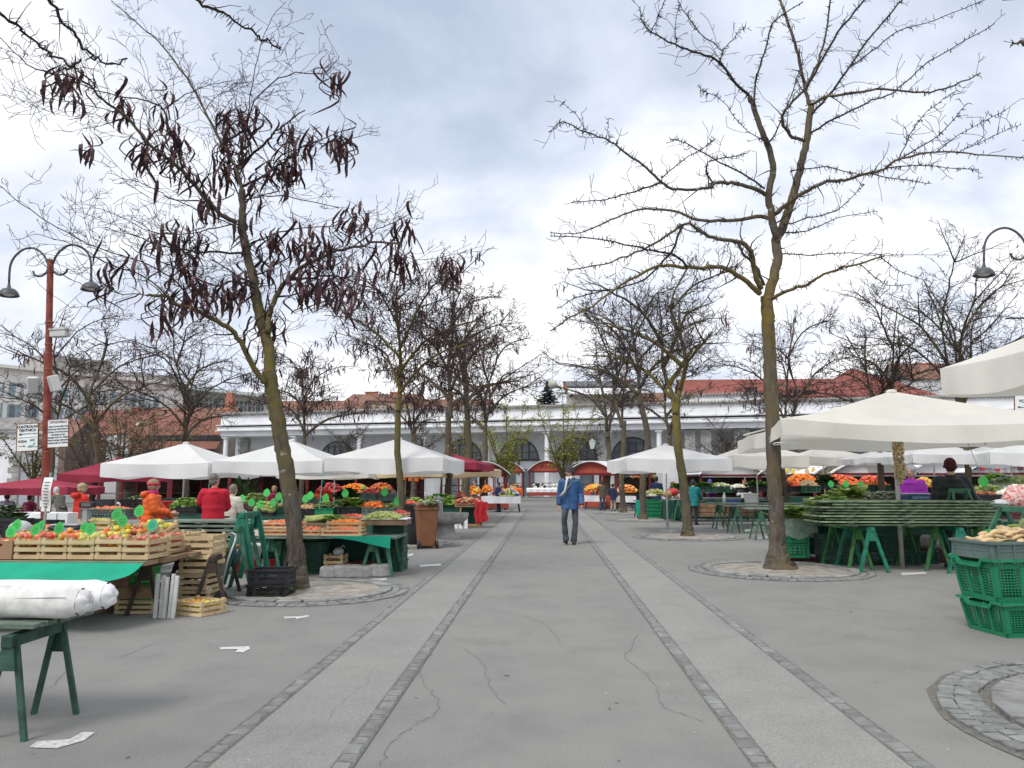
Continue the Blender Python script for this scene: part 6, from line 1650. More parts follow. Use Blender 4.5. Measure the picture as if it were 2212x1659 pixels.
row("white parasol at the right edge beyond the man in black", 2142, 2330, 22.5, 978, 1004, 950, CANW, d=2.6, rz=R(-4), seed=16)
row("cream parasol far behind the right trunk row", 1905, 2030, 33, 988, 1000, 975, CANC, d=2.4, seed=17)
big = parasol("largest cream parasol tied to the near right trunk, garlic on its pole", 5.86, 13.15, 4.5, 3.1, R(-2), 2.38, 3.04, .25, CANC, pole=False, seed=18, sag=.1, lift=((-1, -1, .06), (-1, 1, -.12)))
b = MB(); b.tube([V((0, 0, 0)), V((0, 0, 3.0))], [.036, .034], 12); b.build("pole", POLEW, big, smooth=True)
parasol("nearest cream parasol cut by the right edge, only its corner in view", 6.22, 7.5, 3.25, 3.0, 0, 2.82, 3.55, .32, CANC, seed=19, sag=.08)
b = MB(); b.tube([V((4.06 + .2 * math.cos(a), 13.2 + .2 * math.sin(a), 2.16 + .012 * math.sin(a * 2))) for a in [2 * pi * k / 24 for k in range(25)]], [.008] * 25, 5); b.tube([V((4.06, 13.4, 2.17)), V((4.0, 14.6, 2.2))], [.006, .006], 5); o = b.build("rope", PWHITE); tag(o, "white rope tied round the near right trunk", "rope")
CORD = pm("green_cord", (.12, .42, .36), .7, .1)
for x0, y0, Ya, x1, y1, Yb, lab in ((454, 1024, 20.2, 447, 1095, 19.6, "pale green cord at the red jacket man's back"), (698, 1012, 19.7, 690, 1100, 19.0, "pale green cord left of the red sweater man"), (955, 1018, 19.5, 945, 1090, 19.0, "pale green cord by the dark trunk"), (1408, 1008, 22.2, 1440, 1055, 22, "thin guy line of the white parasol near the navy man"), (2090, 955, 14.8, 2125, 1040, 15.5, "pale guy line slanting beside the man in black")):
    b = MB(); b.tube([P(x0, y0, Ya), P(x1, y1, Yb)], [.006, .006], 4); o = b.build("cord", CORD if 'green' in lab else POLEW); tag(o, lab, "cord")
# garlic strings on the pole of the big parasol
t = thing("garlic_strings", "strings of tan garlic bulbs hanging on the big parasol pole", "garlic", (5.86, 13.05, 0)); r = random.Random(9)
for k, (dx_, z0, z1) in enumerate(((-.055, 2.2, 1.52), (0, 2.24, 1.44), (.055, 2.22, 1.5))):
    b = MB(); z = z0
    while z > z1:
        for q in range(3):
            a = r.uniform(0, 6.28); b.ball((dx_ + .026 * math.cos(a), -.02 + .026 * math.sin(a), z), (.023, .023, .02), 7, 5)
        z -= .036
    b.tube([V((dx_, 0, 2.32)), V((dx_, -.02, z1))], [.006, .006], 4); b.build("string", GARLIC, t, smooth=True)

BIGP = [o for o in bpy.data.objects if o.name == 'garlic_strings' or o == big]
SEEN.update(o.name for o in bpy.data.objects); [SEEN.discard(o.name) for o in BIGP]; settle(1.09); mark()
# ================= right: board stack on trestles and its stall
GB_ = "folded stall boards stacked on trestles"
B2 = mkboard(2.75, .75, .027, BOARDE, .017)
Xc = XA(1930, 13.0)
for i in range(9):
    B2.put((Xc + (.05, -.03, .06, -.05, .02, .1, -.04, .18, -.02)[i], 12.95, .80 + .046 * (i + 1)), R((-1, .5, -.6, 1, 0, -1.2, .8, .4, -.4)[i]), ("lowest", "second from bottom", "third from bottom", "fourth from bottom", "middle", "fourth from top", "third from top", "second from top", "topmost")[i] + " green board in the big stack on trestles at right", GB_)
t1 = mktrestle(.80, .75, .46, GREEN_B, .05); t2 = mktrestle(.80, .75, .42, GREEN_L, .042)
t1.put((XA(1853, 12.85), 12.95, 0), R(6), "teal green trestle, left one under the big board stack"); t1.put((XA(2052, 12.75), 12.9, 0), R(-5), "teal green trestle, right one under the big board stack")
t2.put((XA(1812, 13.4), 13.3, 0), R(10), "grass green trestle beside the left teal one under the big stack"); t2.put((XA(1985, 13.2), 13.3, 0), R(8), "grass green trestle in the middle under the big stack"); t2.put((XA(2088, 13.3), 13.4, 0), R(-6), "grass green trestle at the right end of the big stack")
t3 = mktrestle(1.1, .7, .5, GREEN_L, .05); t3.put((XA(2105, 13.6), 13.7, 0), R(2), "tall grass green trestle behind the right end of the big stack")
st = mktrestle(.19, .22, .24, GREEN_T, .035); st.put((XA(2070, 12.95), 12.98, 1.216), R(84), "small green trestle stool standing on top of the big board stack")
o = B2.put((XA(1740, 15.0) + .3, 15.0, .74), R(84), "green board lying end-on left of the big stack", GB_)
o.scale = (.5, 1, 1)
for i in range(5):
    o = B2.put((XA(1765, 14.1), 14.3 + .02 * i, .83 + .046 * i), R(2 * (i % 2)), ("lowest", "second", "middle", "fourth", "topmost")[i] + " short board stacked left of the big stack", "short boards left of the big stack"); o.scale = (.36, .8, 1)
t = table(XA(1720, 15.2), XA(2130, 15.2), 14.9, 16.3, .86, BOARDG, "long stall table of greens behind the big board stack", skirt=TARP)
cg = mkcrate("plastic_crate", .44, .42, .30, PGREEN)
for i in range(2): cg.put((XA(1709, 14.0), 14.1, .14 + .31 * i), R(-4 + 3 * i), ("lower", "upper")[i] + " green crate right of the near mossy trunk, under the bagged lettuce", "green crates right of the near trunk")
bd.put((XA(1722, 14.1), 14.2, 0), R(2), "maroon crate on the ground under the green crates by the trunk", None, (1.15, 1.2, .82))
heap("lettuce in a clear bag on the green crates by the trunk", "lettuce", (XA(1712, 14.0), 14.1, .80), .62, .5, .18, 'leaf', [LEAFG, LEAFP, LEAFG], 46, .1)
b = MB(); r = random.Random(2)
b.sheet(30, 6, lambda u, v: ((.34 + .02 * math.sin(u * 60) + .06 * v) * math.cos(2 * pi * u), (.28 + .02 * math.sin(u * 47) + .05 * v) * math.sin(2 * pi * u), .1 - .28 * v * (1 + .3 * math.sin(u * 19)))); o = b.build("clear_bag", pm("clear_plastic_bag", (.62, .70, .66), .15, .2, 16, transl=.5, alpha=.4), smooth=False); o.location = (XA(1712, 14.0), 14.1, .78); tag(o, "crumpled clear plastic bag round the lettuce crate", "bag")
for x0, x1, yb, Y, kind, mats, lab, n, s, hh in ((1738, 1790, 1104, 14.6, 'leaf', [LEAFP, LEAFG], "pale lettuce heads |left of the board stack", 34, .085, .1), (1742, 1812, 1090, 15.6, 'leaf', [LEAFP, REDPOT, LEAFG], "radish bunches with pale stems |behind the pale lettuce", 46, .07, .1), (1775, 1840, 1096, 15.0, 'leaf', [LEAFG, LEAFG, LEAFP], "broad green leaves |on the stall by the board stack", 40, .09, .1), (1800, 1862, 1080, 15.9, 'leaf', [LEAFP, LEAFG], "celery tops |heaped before the purple jacket woman", 50, .1, .16),
                                               (1828, 1890, 1094, 15.0, 'head', [VIOLET, LEAFS], "dark red radicchio |on the stall left of the garlic pole", 26, .06, .08), (1868, 1948, 1090, 15.3, 'leaf', [LEAFS, LEAFS, WHITEV], "silvery corn salad |beside the garlic pole", 60, .085, .16), (1955, 2000, 1092, 15.3, 'ball', [WHITEV, LEAFS], "bagged grey produce |right of the garlic pole", 30, .05, .06)):
    produce(x0, x1, yb, Y, kind, mats, lab, lab.split('|')[0].split()[-1].strip() or "greens", n=n, s=s, hh=hh, d=.6)
t = thing("weighing_scale", "blue and grey weighing scale on the board stack's rear table", "scale", (XA(1980, 14.0), 14.1, 1.19)); b = MB(); b.box((0, 0, .05), (.5, .36, .1)); b.build("base", pm("scale_blue", (.04, .08, .2), .5, .1), t, bevel=.015); b = MB(); b.box((0, 0, .115), (.46, .34, .02)); b.build("pan", pm("scale_pan", (.55, .6, .66), .3, .08, metal=.3), t, bevel=.006); b = MB(); b.box((0, -.182, .05), (.3, .004, .05)); b.build("key_panel", MATS["blue_key_panel"], t)
b = MB(); b.box((XA(1990, 14.1), 14.15, 1.05), (1.0, .5, .27)); o = b.build("wooden_box", WOODOLD); tag(o, "wooden box carrying the blue weighing scale", "box")
cb_ = mkcrate("plastic_crate", .62, .42, .3, PDARK)
for i, (x, Y, z, lab) in enumerate(((1925, 13.9, 0, "lower dark crate under the middle of the big stack"), (1925, 13.9, .305, "upper dark crate under the middle of the big stack"), (1798, 13.9, 0, "dark crate behind the left trestles of the big stack"), (1798, 13.9, .305, "upper dark crate behind the left trestles of the big stack"), (1965, 14.2, 0, "second dark crate beside the middle trestles"))): cb_.put((XA(x, Y), Y, z), R(4 * (i % 2)), lab, "dark crates under the big board stack")
WC = pm("can_dark_green", (.02, .06, .05), .45, .15); b = MB(); b.rings([(0, 0, 0, .12, .1), (0, 0, .26, .1, .08), (0, 0, .28, .05, .04)], 16); b.tube([V((.1, 0, .08)), V((.24, 0, .26)), V((.28, 0, .33))], [.02, .014, .03], 8); b.tube([V((-.1, 0, .2)), V((-.2, 0, .28)), V((-.1, 0, .36)), V((0, 0, .29))], [.012] * 4, 6); o = b.build("watering_can", WC, smooth=True); o.location = (XA(1878, 13.8), 13.8, .0); tag(o, "dark green watering can on the ground under the big stack", "watering can")
b = MB(); b.ball((0, 0, .12), (.24, .18, .15), 12, 8); b.ball((.12, 0, .08), (.2, .15, .1), 10, 6); o = b.build("sack", pm("grey_sack", (.36, .35, .33), .9, .15, 6, bump=.4), smooth=True); o.location = (XA(2000, 14.2), 14.4, .3); tag(o, "limp grey sack on the maroon crate under the stack", "sack"); bd.put((XA(2003, 14.2), 14.4, 0), 0, "maroon crate under the grey sack", None, (1.3, 1.3, 1.9))

settle(1.066); mark()
# ================= right foreground crates
def bigcrate(label, loc, rz):
    """tapered slatted crate with a dipped rim, as in the photo"""
    t = thing("plastic_crate", label, "crate", loc, rz, "big green slatted crates"); w0, w1, d0, d1, h = .78, .9, .5, .58, .39
    lerp = lambda a, b_, u: a + (b_ - a) * u
    body = MB()
    def wallpt(side, u, z, off=0):
        f = z / h; w_, d_ = lerp(w0, w1, f) / 2, lerp(d0, d1, f) / 2
        return {0: V((u * w_, -d_ - off, z)), 1: V((w_ + off, u * d_, z)), 2: V((-u * w_, d_ + off, z)), 3: V((-w_ - off, -u * d_, z))}[side]
    for sd_ in range(4):
        L = w1 if sd_ % 2 == 0 else d1
        def strip(u0, u1, z0, z1, off):
            q = [wallpt(sd_, u0, z0, off), wallpt(sd_, u1, z0, off), wallpt(sd_, u1, z1, off), wallpt(sd_, u0, z1, off)]
            i_ = [wallpt(sd_, u0, z0, off - .012), wallpt(sd_, u1, z0, off - .012), wallpt(sd_, u1, z1, off - .012), wallpt(sd_, u0, z1, off - .012)]
            body.add(q + i_, [(0, 1, 2, 3), (7, 6, 5, 4), (0, 4, 5, 1), (1, 5, 6, 2), (2, 6, 7, 3), (3, 7, 4, 0)])
        strip(-1, 1, 0, .05, 0); strip(-1, 1, h - .075, h - .03, 0)
        for u in (-.94, -.33, .33, .94): strip(u - .06, u + .06, .05, h - .06, .004)
        for z in [.05 + .026 * k for k in range(1, 11)]: strip(-1, 1, z, z + .0085, -.003)
        n_ = int(L / .035)
        for k in range(1, n_): u = -1 + 2 * k / n_; strip(u - .008 / L, u + .008 / L, .05, h - .07, -.005)
    body.box((0, 0, .012), (w0 - .03, d0 - .03, .02)); body.build("body", PGREEN, t)
    rim = MB()
    for sd_ in range(4):
        dip = sd_ in (1, 3); us = [-1.02, -.62, -.5, .5, .62, 1.02]; zs = [h, h, h - .06, h - .06, h, h] if dip else [h] * 6
        for k in range(5):
            a_, c_ = wallpt(sd_, us[k], h, .012), wallpt(sd_, us[k + 1], h, .012); a_.z, c_.z = zs[k], zs[k + 1]; rim.bar(a_, c_, .032, .03)
    rim.build("rim", PGREEN, t)
    return t


gxl = XA(2068, 7.5) + .12
bigcrate("big green slatted crate standing on the ground at right", (gxl + .53, 7.75, 0), R(9)); bigcrate("big green slatted crate on top of the ground one, under the parsnip tray", (gxl + .5, 7.78, .392), R(7))
b, r_ = crateplastic(.92, .56, .17, PGREY, False); o = b.build("plastic_tray", PGREY); tag(o, "shallow grey green tray full of parsnips", "tray"); r_.build("rim", PGREY, o); o.location = (gxl + .5, 7.75, .785); o.rotation_euler = (0, 0, R(8))
b = MB()
for k in range(6): b.box((-.4 + k * .16, -.287, .085), (.012, .014, .15))
b.build("rib", PGREY, o)
r = random.Random(6)
for k in range(30):
    b = MB(); L = r.uniform(.2, .34); q = r.uniform(.022, .034); pts = [V((-L / 2 + L * i / 7, .012 * math.sin(i * 1.3 + k), .006 * math.cos(i * 2 + k))) for i in range(8)]
    b.tube(pts, [q * f * r.uniform(.93, 1.07) for f in (.55, 1, .98, .86, .7, .5, .28, .08)], 9)
    o = b.build("parsnip", PARS, smooth=True); row_ = k // 10
    o.location = (gxl + .5 + r.uniform(-.3, .3) * (1 - .22 * row_), 7.72 + r.uniform(-.18, .2) * (1 - .25 * row_), .945 + .042 * row_ + r.uniform(0, .012)); o.rotation_euler = (r.uniform(0, 6), r.uniform(-.22, .22), r.uniform(-.9, .9) + (pi if r.random() < .3 else 0))
    tag(o, "knobbly pale parsnip piled in the grey green tray", "parsnip", "parsnips in the tray")
b = MB(); b.ball((0, 0, 0), (.07, .012, .075), 14, 8); o = b.build("squash_slice", pm("gourd_green", (.16, .20, .08), .6, .4, 30)); o.location = (gxl + .62, 7.74, 1.09); o.rotation_euler = (-.3, .1, 0); tag(o, "round green leaf tag stuck among the parsnips", "price tag")
t = table(XA(2150, 8.7), XA(2300, 8.7), 8.5, 9.4, .74, BOARDG, "green table behind the parsnip crates at the right edge")
C_LIGHT.put((XA(2212, 8.8), 8.8, .78), R(6), "light green crate of leeks behind the parsnips", None, (1.25, 1, .9))
b = MB(); r = random.Random(14)
for k in range(34):
    x0, y0 = XA(2170, 8.8) + r.uniform(0, .55), 8.7 + r.uniform(0, .3); L = r.uniform(.25, .45); a = r.uniform(-.6, .8); p = [V((x0 + L * q / 4 * math.cos(a), y0 + .04 * q * r.uniform(-1, 1), .95 + .02 * k / 10 + L * q / 4 * .35 - .012 * q * q)) for q in range(5)]
    b.cur = 0; b.tube(p[:3], [.02, .018, .016], 6); b.cur = 1; b.tube(p[2:], [(.018, .01), (.03, .005), (.01, .003)], 5)
o = b.build("leek_bundle", [LEAFP, LEAFG]); stuff(tag(o, "leeks lying in the light green crate at right", "leeks"))
st2 = mktrestle(.42, .5, .44, GREEN_T, .05); st2.put((XA(2195, 10), 10.1, .78), R(3), "small green trestle standing behind the leek crate"); t = table(XA(2130, 10), XA(2290, 10), 9.8, 10.7, .74, BOARDG, "green table carrying a small trestle behind the leeks")
b = MB(); b.ball((0, 0, .16), (.2, .12, .18), 12, 8); b.tube([V((-.1, 0, .3)), V((0, 0, .38)), V((.1, 0, .3))], [.012] * 3, 5); o = b.build("shopping_bag", pm("patterned_red_bag", (.55, .03, .03), .5, .1, 18, col2=(.7, .65, .6)), smooth=True); o.location = (XA(2125, 12.6), 12.8, .2); tag(o, "red patterned bag hanging low behind the big stack's right end", "bag")
settle(1.06); mark()
# right rear stall with dark crates
t = table(XA(2090, 20.6), XA(2330, 20.6), 20.3, 22.2, .74, BOARDG, "long rear stall table at the right edge behind the man in black", skirt=TARP)
for x0, x1, kind, mats, lab, cat, cr_, n, s in ((2092, 2150, 'ball', [REDPOT, ONION], "small red onions |left of the white turnips", "onions", C_DARK, 90, .04), (2153, 2212, 'ball', [WHITEV], "large white turnips |at the right edge", "turnips", C_GREY, 14, .1), (2215, 2290, 'ball', [BEET], "dark beetroots |past the right edge", "beetroots", C_GREY, 30, .07)):
    produce(x0, x1, 1102, 20.5, kind, mats, lab, cat, cr_, "grey crate", .1, n, s, ch=.42, d=.5)
for x0, x1, yb, Y, kind, mats, lab, cat, n, s in ((2100, 2160, 1070, 21.8, 'leaf', [LEAFP, LEAFP, WHITEV], "pale spring onions |on the rear stall at right", "spring onions", 60, .08), (2165, 2230, 1066, 21.8, 'ball', [WHITEV, LEAFS], "bagged white produce |at the right edge of the rear stall", "bags", 34, .07), (2120, 2180, 1048, 22.6, 'leaf', [LEAFS, LEAFG], "cauliflower leaves |behind the spring onions", "cauliflowers", 40, .1), (2160, 2230, 1046, 24, 'ball', [MUSH, CABB], "pale cabbages |far right rear", "cabbages", 40, .09)):
    produce(x0, x1, yb, Y, kind, mats, lab, cat, n=n, s=s, hh=.2, d=.6)
bd.put((XA(2190, 18.5), 18.6, .66), 0, "maroon crate with white label below the turnips", None, (1.9, 1.3, 1.5)); t = table(XA(2140, 18.4), XA(2300, 18.4), 18.2, 19.2, .66, BOARDG, "low green table in front of the turnip crates")
b = MB(); b.rings([(0, 0, 0, .3, .2), (0, 0, .2, .34, .22), (.05, 0, .5, .2, .1)], 12); o = b.build("shopping_bag", MATS["patterned_red_bag"], smooth=True); o.location = (XA(2195, 18.5), 18.6, .95); tag(o, "red and white bag lying on the maroon crate at the right edge", "bag")
b = MB(); b.ball((0, 0, .08), (.22, .16, .1), 12, 7); o = b.build("plastic_bag", BAGW, smooth=True); o.location = (XA(2160, 18.5), 18.6, .94); tag(o, "white carrier bag on the maroon crate", "bag")
# ================= far stalls: counters, heaps, crates
t = table(XA(375, 20.2), XA(860, 19.8), 19.9, 21.3, .64, BOARDG, "long vegetable counter under the white parasols at left", skirt=TARP)
t = table(XA(495, 21.4), XA(860, 21.4), 21.5, 22.3, .86, WOODB, "raised rear shelf of the vegetable counter at left")
for x0, x1, yb, Y, kind, mats, lab, cat, cr_, n, s, hh in (
    (380, 436, 1112, 20.3, 'head', [CABB, LEAFG], "green artichokes |left of the red jacket man", "artichokes", C_DARK, 30, .085, .22), (505, 556, 1116, 20.1, 'ball', [BEET], "dark beetroots |right of the red jacket man", "beetroots", C_DARK, 60, .05, .12), (558, 600, 1116, 20.1, 'head', [CABB, LEAFP], "pale green cabbages |left of the leaning trunk", "cabbages", C_DARK, 26, .085, .16), (600, 648, 1116, 20.2, 'ball', [MUSH, CABB], "brown green chestnuts |behind the leaning trunk", "chestnuts", C_DG, 70, .045, .14),
    (652, 686, 1116, 20.0, 'ball', [POTATO], "brown potatoes |right of the leaning trunk", "potatoes", C_DARK, 60, .05, .14), (688, 727, 1118, 19.95, 'leaf', [LEAFS, LEAFP, LEAFG], "loose salad leaves |in the green tub crate", "salad", C_GREEN, 50, .07, .12), (737, 785, 1112, 20.0, 'leaf', [LEAFG, LEAFP], "bright celery stalks |right of the red sweater man", "celery", C_DARK, 70, .1, .16), (787, 830, 1112, 20.0, 'root', [CARROT], "orange carrots |beside the celery", "carrots", C_GREY, 110, .06, .16), (832, 856, 1114, 20.0, 'leaf', [LEAFP], "pale endive |between the carrots and the yellow trunk", "endive", C_GREY, 20, .06, .1),
    (530, 575, 1092, 21.6, 'head', [CABB, LEAFP, CABB], "big yellow green cabbages |on the rear shelf", "cabbages", None, 28, .11, .26), (608, 640, 1092, 21.7, 'leaf', [LEAFD, LEAFG], "dark spinach |on the rear shelf", "spinach", C_GREY, 40, .08, .12), (660, 700, 1090, 21.7, 'ball', [TANG, CARROT], "orange squash pieces |behind the potatoes", "squash", C_GREY, 40, .05, .1), (730, 775, 1080, 22.2, 'leaf', [LEAFD], "dark kale |in front of the green hat woman", "kale", None, 50, .1, .2), (786, 815, 1080, 21.9, 'ball', [TOMATO, REDB], "red tomatoes |behind the carrots", "tomatoes", C_GREY, 50, .05, .12), (816, 858, 1080, 22.0, 'ball', [REDPOT, MUSH], "reddish potatoes |behind the carrots at right", "red potatoes", C_GREY, 60, .05, .12),
    (275, 345, 1098, 17.5, 'ball', [MUSH, LEAFD], "brown dried mushrooms |left of the orange jacket woman", "mushrooms", C_DARK, 60, .04, .1), (195, 290, 1124, 14.0, 'ball', [TANG, ONION], "orange onions |behind the apple scale", "onions", C_GREY, 80, .04, .06)):
    produce(x0, x1, yb, Y, kind, mats, lab, cat, cr_, "dark crate" if cr_ in (C_DARK, C_DG) else "grey crate", hh, n, s)
for i, (x, y) in enumerate(((612, 1085), (590, 1093), (560, 1097), (543, 1093), (660, 1085), (668, 1078), (702, 1083), (600, 1080), (745, 1073), (830, 1070), (858, 1090), (575, 1072), (520, 1085))): sign(P(x, y + 4, 19.85), .2, "green leaf price tag over the left vegetable counter", 0, stem=.1, group="price tags over the left vegetable counter", txt=False)
# potted evergreen on the counter
b = MB(); r = random.Random(3)
for k in range(150):
    a, e = r.uniform(0, 6.28), r.uniform(-.2, 1.2); L = r.uniform(.2, .62); d = V((math.cos(a) * math.cos(e), math.sin(a) * math.cos(e) * .7, math.sin(e))); c = d * L; s_ = r.uniform(.07, .13); q = perp(d, r)
    b.add([c - d * s_, c + q * s_ * .45, c + d * s_, c - q * s_ * .45], [(0, 1, 2, 3)])
    if k % 5 == 0: b.tube([V((0, 0, 0)), c], [.008, .004], 3)
o = b.build("laurel_plant", LEAFD); o.location = (XA(530, 21.8), 21.8, 1.05); tag(o, "dark leafy laurel bunch standing on the rear shelf", "plant")
b = MB(); b.rings([(0, 0, 0, .1, .1), (0, 0, .2, .13, .13)], 12); b.build("pot", PDARK, o); KIDS[o.name][-1].location = (0, 0, -.2)

# left far tables
t = table(XA(30, 19.5), XA(180, 19), 19, 20.2, .72, BOARDG, "white clothed table at the left edge behind the apples", skirt=WCLOTH, skirt_z=.5); t = table(XA(268, 22.8), XA(408, 22.8), 22.8, 24, .93, BOARDG, "red clothed table behind the orange jacket woman", skirt=CLOTHR, skirt_z=.4)
t = table(XA(360, 15.4), XA(575, 14.8), 14.8, 15.8, .72, BOARDG, "table with white sheet in front of the red jacket man", skirt=WCLOTH, skirt_z=.45)
t = table(XA(-60, 12.5), XA(300, 11.6), 11.3, 12.6, .70, BOARDG, "green table of tangerine boxes behind the apple stall", skirt=TARP)
tray(20, 78, 11.8, .72, [TANG], "tangerines in the long tray left behind the apples", d=.5, h=.1); tray(79, 138, 11.8, .72, [TANG], "tangerines in the second long tray behind the apples", d=.5, h=.1); tray(192, 262, 10.6, .86, [PEARY, LEAFP], "yellow pears in the tray right of the scale", h=.12, sz=.035)
for i, (x, Y, w_, lab) in enumerate(((133, 13.0, .2, "left white carton behind the tangerine trays"), (154, 13.0, .2, "right white carton behind the tangerine trays"))):
    b = MB(); b.box((0, 0, .12), (w_, .3, .24)); o = b.build("white_carton", PWHITE, bevel=.006); o.location = (XA(x, Y), Y, .75); tag(o, lab, "box")
    b = MB(); b.box((0, -.152, .1), (.12, .004, .05)); b.build("carton_label", INK, o)
t = table(XA(130, 13), XA(330, 13), 12.8, 13.6, .73, BOARDG, "green table holding the white cartons", legmat=DARK_T)
b = MB(); b.ball((0, 0, .09), (.2, .16, .13), 12, 8); b.tube([V((0, 0, .2)), V((.03, 0, .28)), V((-.03, 0, .3))], [.03, .012, .03], 6); o = b.build("plastic_bag", pm("pink_bag", (.72, .60, .62), .4, .12, 10, transl=.3), smooth=True); o.location = (XA(256, 14.2), 14.3, .82); tag(o, "pinkish plastic bag left of the orange jacket woman", "bag")
heap("bushy green herb pot at the left edge", "herbs", (XA(12, 13.5), 13.6, .72), .5, .5, .3, 'leaf', [LEAFD, LEAFS, LEAFG], 120, .07)
cblk = C_DARK.put((XA(8, 10.5), 10.6, .72), 0, "black crate at the left edge above the brown box", None, (1, 1, 1.4)); cb2 = C_DARK.put((XA(97, 12.9), 13.0, .74), 0, "low black crate beside the white cartons", None, (1.2, 1, .7))
b = MB(); b.ball((0, 0, .07), (.14, .12, .1), 12, 8); o = b.build("plastic_bag", BAGW, smooth=True); o.location = (XA(44, 9.4), 9.5, .86); tag(o, "crumpled white bag behind the left apple tags", "bag"); 
for i in range(4): C_DG.put((XA(400, 24), 24.2, .5 + .13 * i), 0, ("lowest", "second", "third", "topmost")[i] + " flat dark crate in the pile right of the blonde woman", "flat dark crates right of the blonde woman", (2.2, 1, .5))

# centre left far stalls
for x0, x1, Y, z, mt, sk, lab in ((865, 1010, 27.5, .82, WOODB, TARP, "yellow edged counter behind the fountain"), (1040, 1124, 39.6, .8, BOARDG, WCLOTH, "white clothed table beside the woman in the long blue coat"), (660, 860, 30, .8, WOODB, TARP, "counter under the cream parasols"), (1262, 1306, 43.5, .78, BOARDG, WCLOTH, "white clothed fruit table behind the last right trunk"), (1330, 1372, 42, .78, BOARDG, WCLOTH, "white clothed fruit table between right trunks"), (1372, 1440, 34, .72, BOARDG, CLOTHG, "green clothed table near the fourth right trunk"), (1430, 1660, 31, .80, WOODB, TARP, "long counter under the right white parasols"), (1690, 1990, 27, .78, BOARDG, TARP, "long dark counter right of the near trunk"), (1690, 2000, 33, .9, BOARDG, TARP, "orange fruit counter behind the purple jacket woman")):
    table(XA(x0, Y), XA(x1, Y), Y, Y + 1.2, z, mt, lab, skirt=sk, skirt_z=.45 if sk == WCLOTH else .08, legmat=DARK_T)
for x0, x1, yb, Y, kind, mats, lab, cat, cr_, n, s, hh in (
    (880, 918, 1090, 27.6, 'head', [LEAFG, LEAFP], "salad heads |behind the yellow trunk", "salad", None, 30, .1, .2), (920, 985, 1088, 27.7, 'head', [LEAFG, CABB], "bright lettuces |behind the fountain", "lettuces", None, 40, .12, .28), (868, 905, 1100, 26.8, 'ball', [TANG, TOMATO], "tomatoes |left of the brown bin", "tomatoes", C_GREY, 40, .06, .1), (985, 1010, 1078, 28.3, 'ball', [REDPOT], "red potatoes |right of the dark trunk", "red potatoes", None, 40, .07, .2),
    (1000, 1040, 1066, 37, 'ball', [ORANGE, PEARY], "oranges |under the beige parasol", "oranges", None, 60, .09, .5), (1042, 1062, 1062, 42, 'ball', [ORANGE], "oranges |left of the long blue coat", "oranges", None, 50, .09, .5), (1078, 1120, 1070, 40, 'ball', [LEAFP, TOMATO, PEARY, WHITEV, PBLUE], "mixed packed vegetables |on the white clothed table", "vegetables", None, 70, .1, .3), (690, 740, 1062, 30.5, 'ball', [REDB, BEET], "red peppers |behind the red sweater man", "peppers", None, 60, .07, .4), (735, 800, 1064, 31, 'ball', [ORANGE], "oranges |behind the green hat woman", "oranges", None, 70, .08, .42), (800, 850, 1062, 31, 'ball', [REDB, ORANGE, ONION], "mixed red fruit |left of the yellow trunk", "fruit", None, 70, .07, .4),
    (1262, 1304, 1060, 43.8, 'ball', [ORANGE, ORANGE, PEARY], "oranges |right of the walking man", "oranges", None, 110, .1, .75), (1332, 1374, 1062, 42.4, 'ball', [ORANGE, PEARY, REDB], "mixed citrus |between the third and fourth right trunks", "citrus", None, 90, .1, .75), (1385, 1434, 1070, 34.3, 'leaf', [WHITEV, LEAFP, LEAFG], "wrapped vegetables |left of the dark green crate stack", "vegetables", None, 40, .09, .16),
    (1395, 1432, 1065, 33.6, 'ball', [LEAFP, CABB, REDPOT], "squash and cabbage |on top of the green crate stack", "squash", None, 36, .08, .14), (1448, 1482, 1066, 31.2, 'leaf', [LEAFD, LEAFG], "dark greens |before the tan coat person", "greens", C_DG, 40, .1, .14), (1492, 1534, 1064, 31.2, 'leaf', [LEAFD, LEAFG], "dark kale |before the purple sweater woman", "kale", C_DG, 50, .1, .14), (1535, 1575, 1064, 31.2, 'head', [WHITEV, LEAFP], "cauliflowers |before the white van", "cauliflowers", C_DG, 30, .1, .14), (1576, 1610, 1064, 31.2, 'ball', [WHITEV, CELER], "celeriac |before the white jacket woman", "celeriac", C_DARK, 40, .09, .14), (1612, 1652, 1062, 30.8, 'leaf', [LEAFD, LEAFD, LEAFG], "dark parsley |left of the near right trunk", "parsley", C_DARK, 60, .1, .2),
    (1692, 1722, 1062, 27.2, 'ball', [TOMATO, CARROT], "tomatoes |right of the near right trunk", "tomatoes", C_DARK, 50, .07, .2), (1722, 1762, 1064, 27.0, 'ball', [MUSH, POTATO], "brown potatoes |right of the near right trunk", "potatoes", C_DG, 60, .07, .2), (1762, 1800, 1056, 27.6, 'leaf', [LEAFD], "dark chard |under the small cream parasol", "chard", C_DARK, 50, .1, .26), (1800, 1862, 1062, 27.6, 'ball', [ONION, CARROT], "orange onions |in the long dark crates", "onions", C_DG, 90, .07, .12), (1862, 1912, 1062, 27.6, 'ball', [CARROT, ORANGE], "carrots and oranges |left of the purple jacket woman", "carrots", C_DG, 80, .07, .14),
    (1700, 1760, 1042, 33.4, 'ball', [CARROT, ORANGE], "piled oranges |behind the brown potatoes", "oranges", None, 90, .09, .4), (1765, 1850, 1044, 33.4, 'ball', [TANG, REDB, ORANGE], "piled red apples and oranges |before the dark haired seller", "fruit", None, 110, .09, .4), (1852, 1905, 1046, 33.0, 'ball', [TANG, TOMATO], "piled tomatoes |left of the garlic strings", "tomatoes", None, 80, .08, .4), (1975, 2010, 1052, 30, 'ball', [ORANGE, PEARY], "oranges |behind the man in black", "oranges", None, 60, .09, .4)):
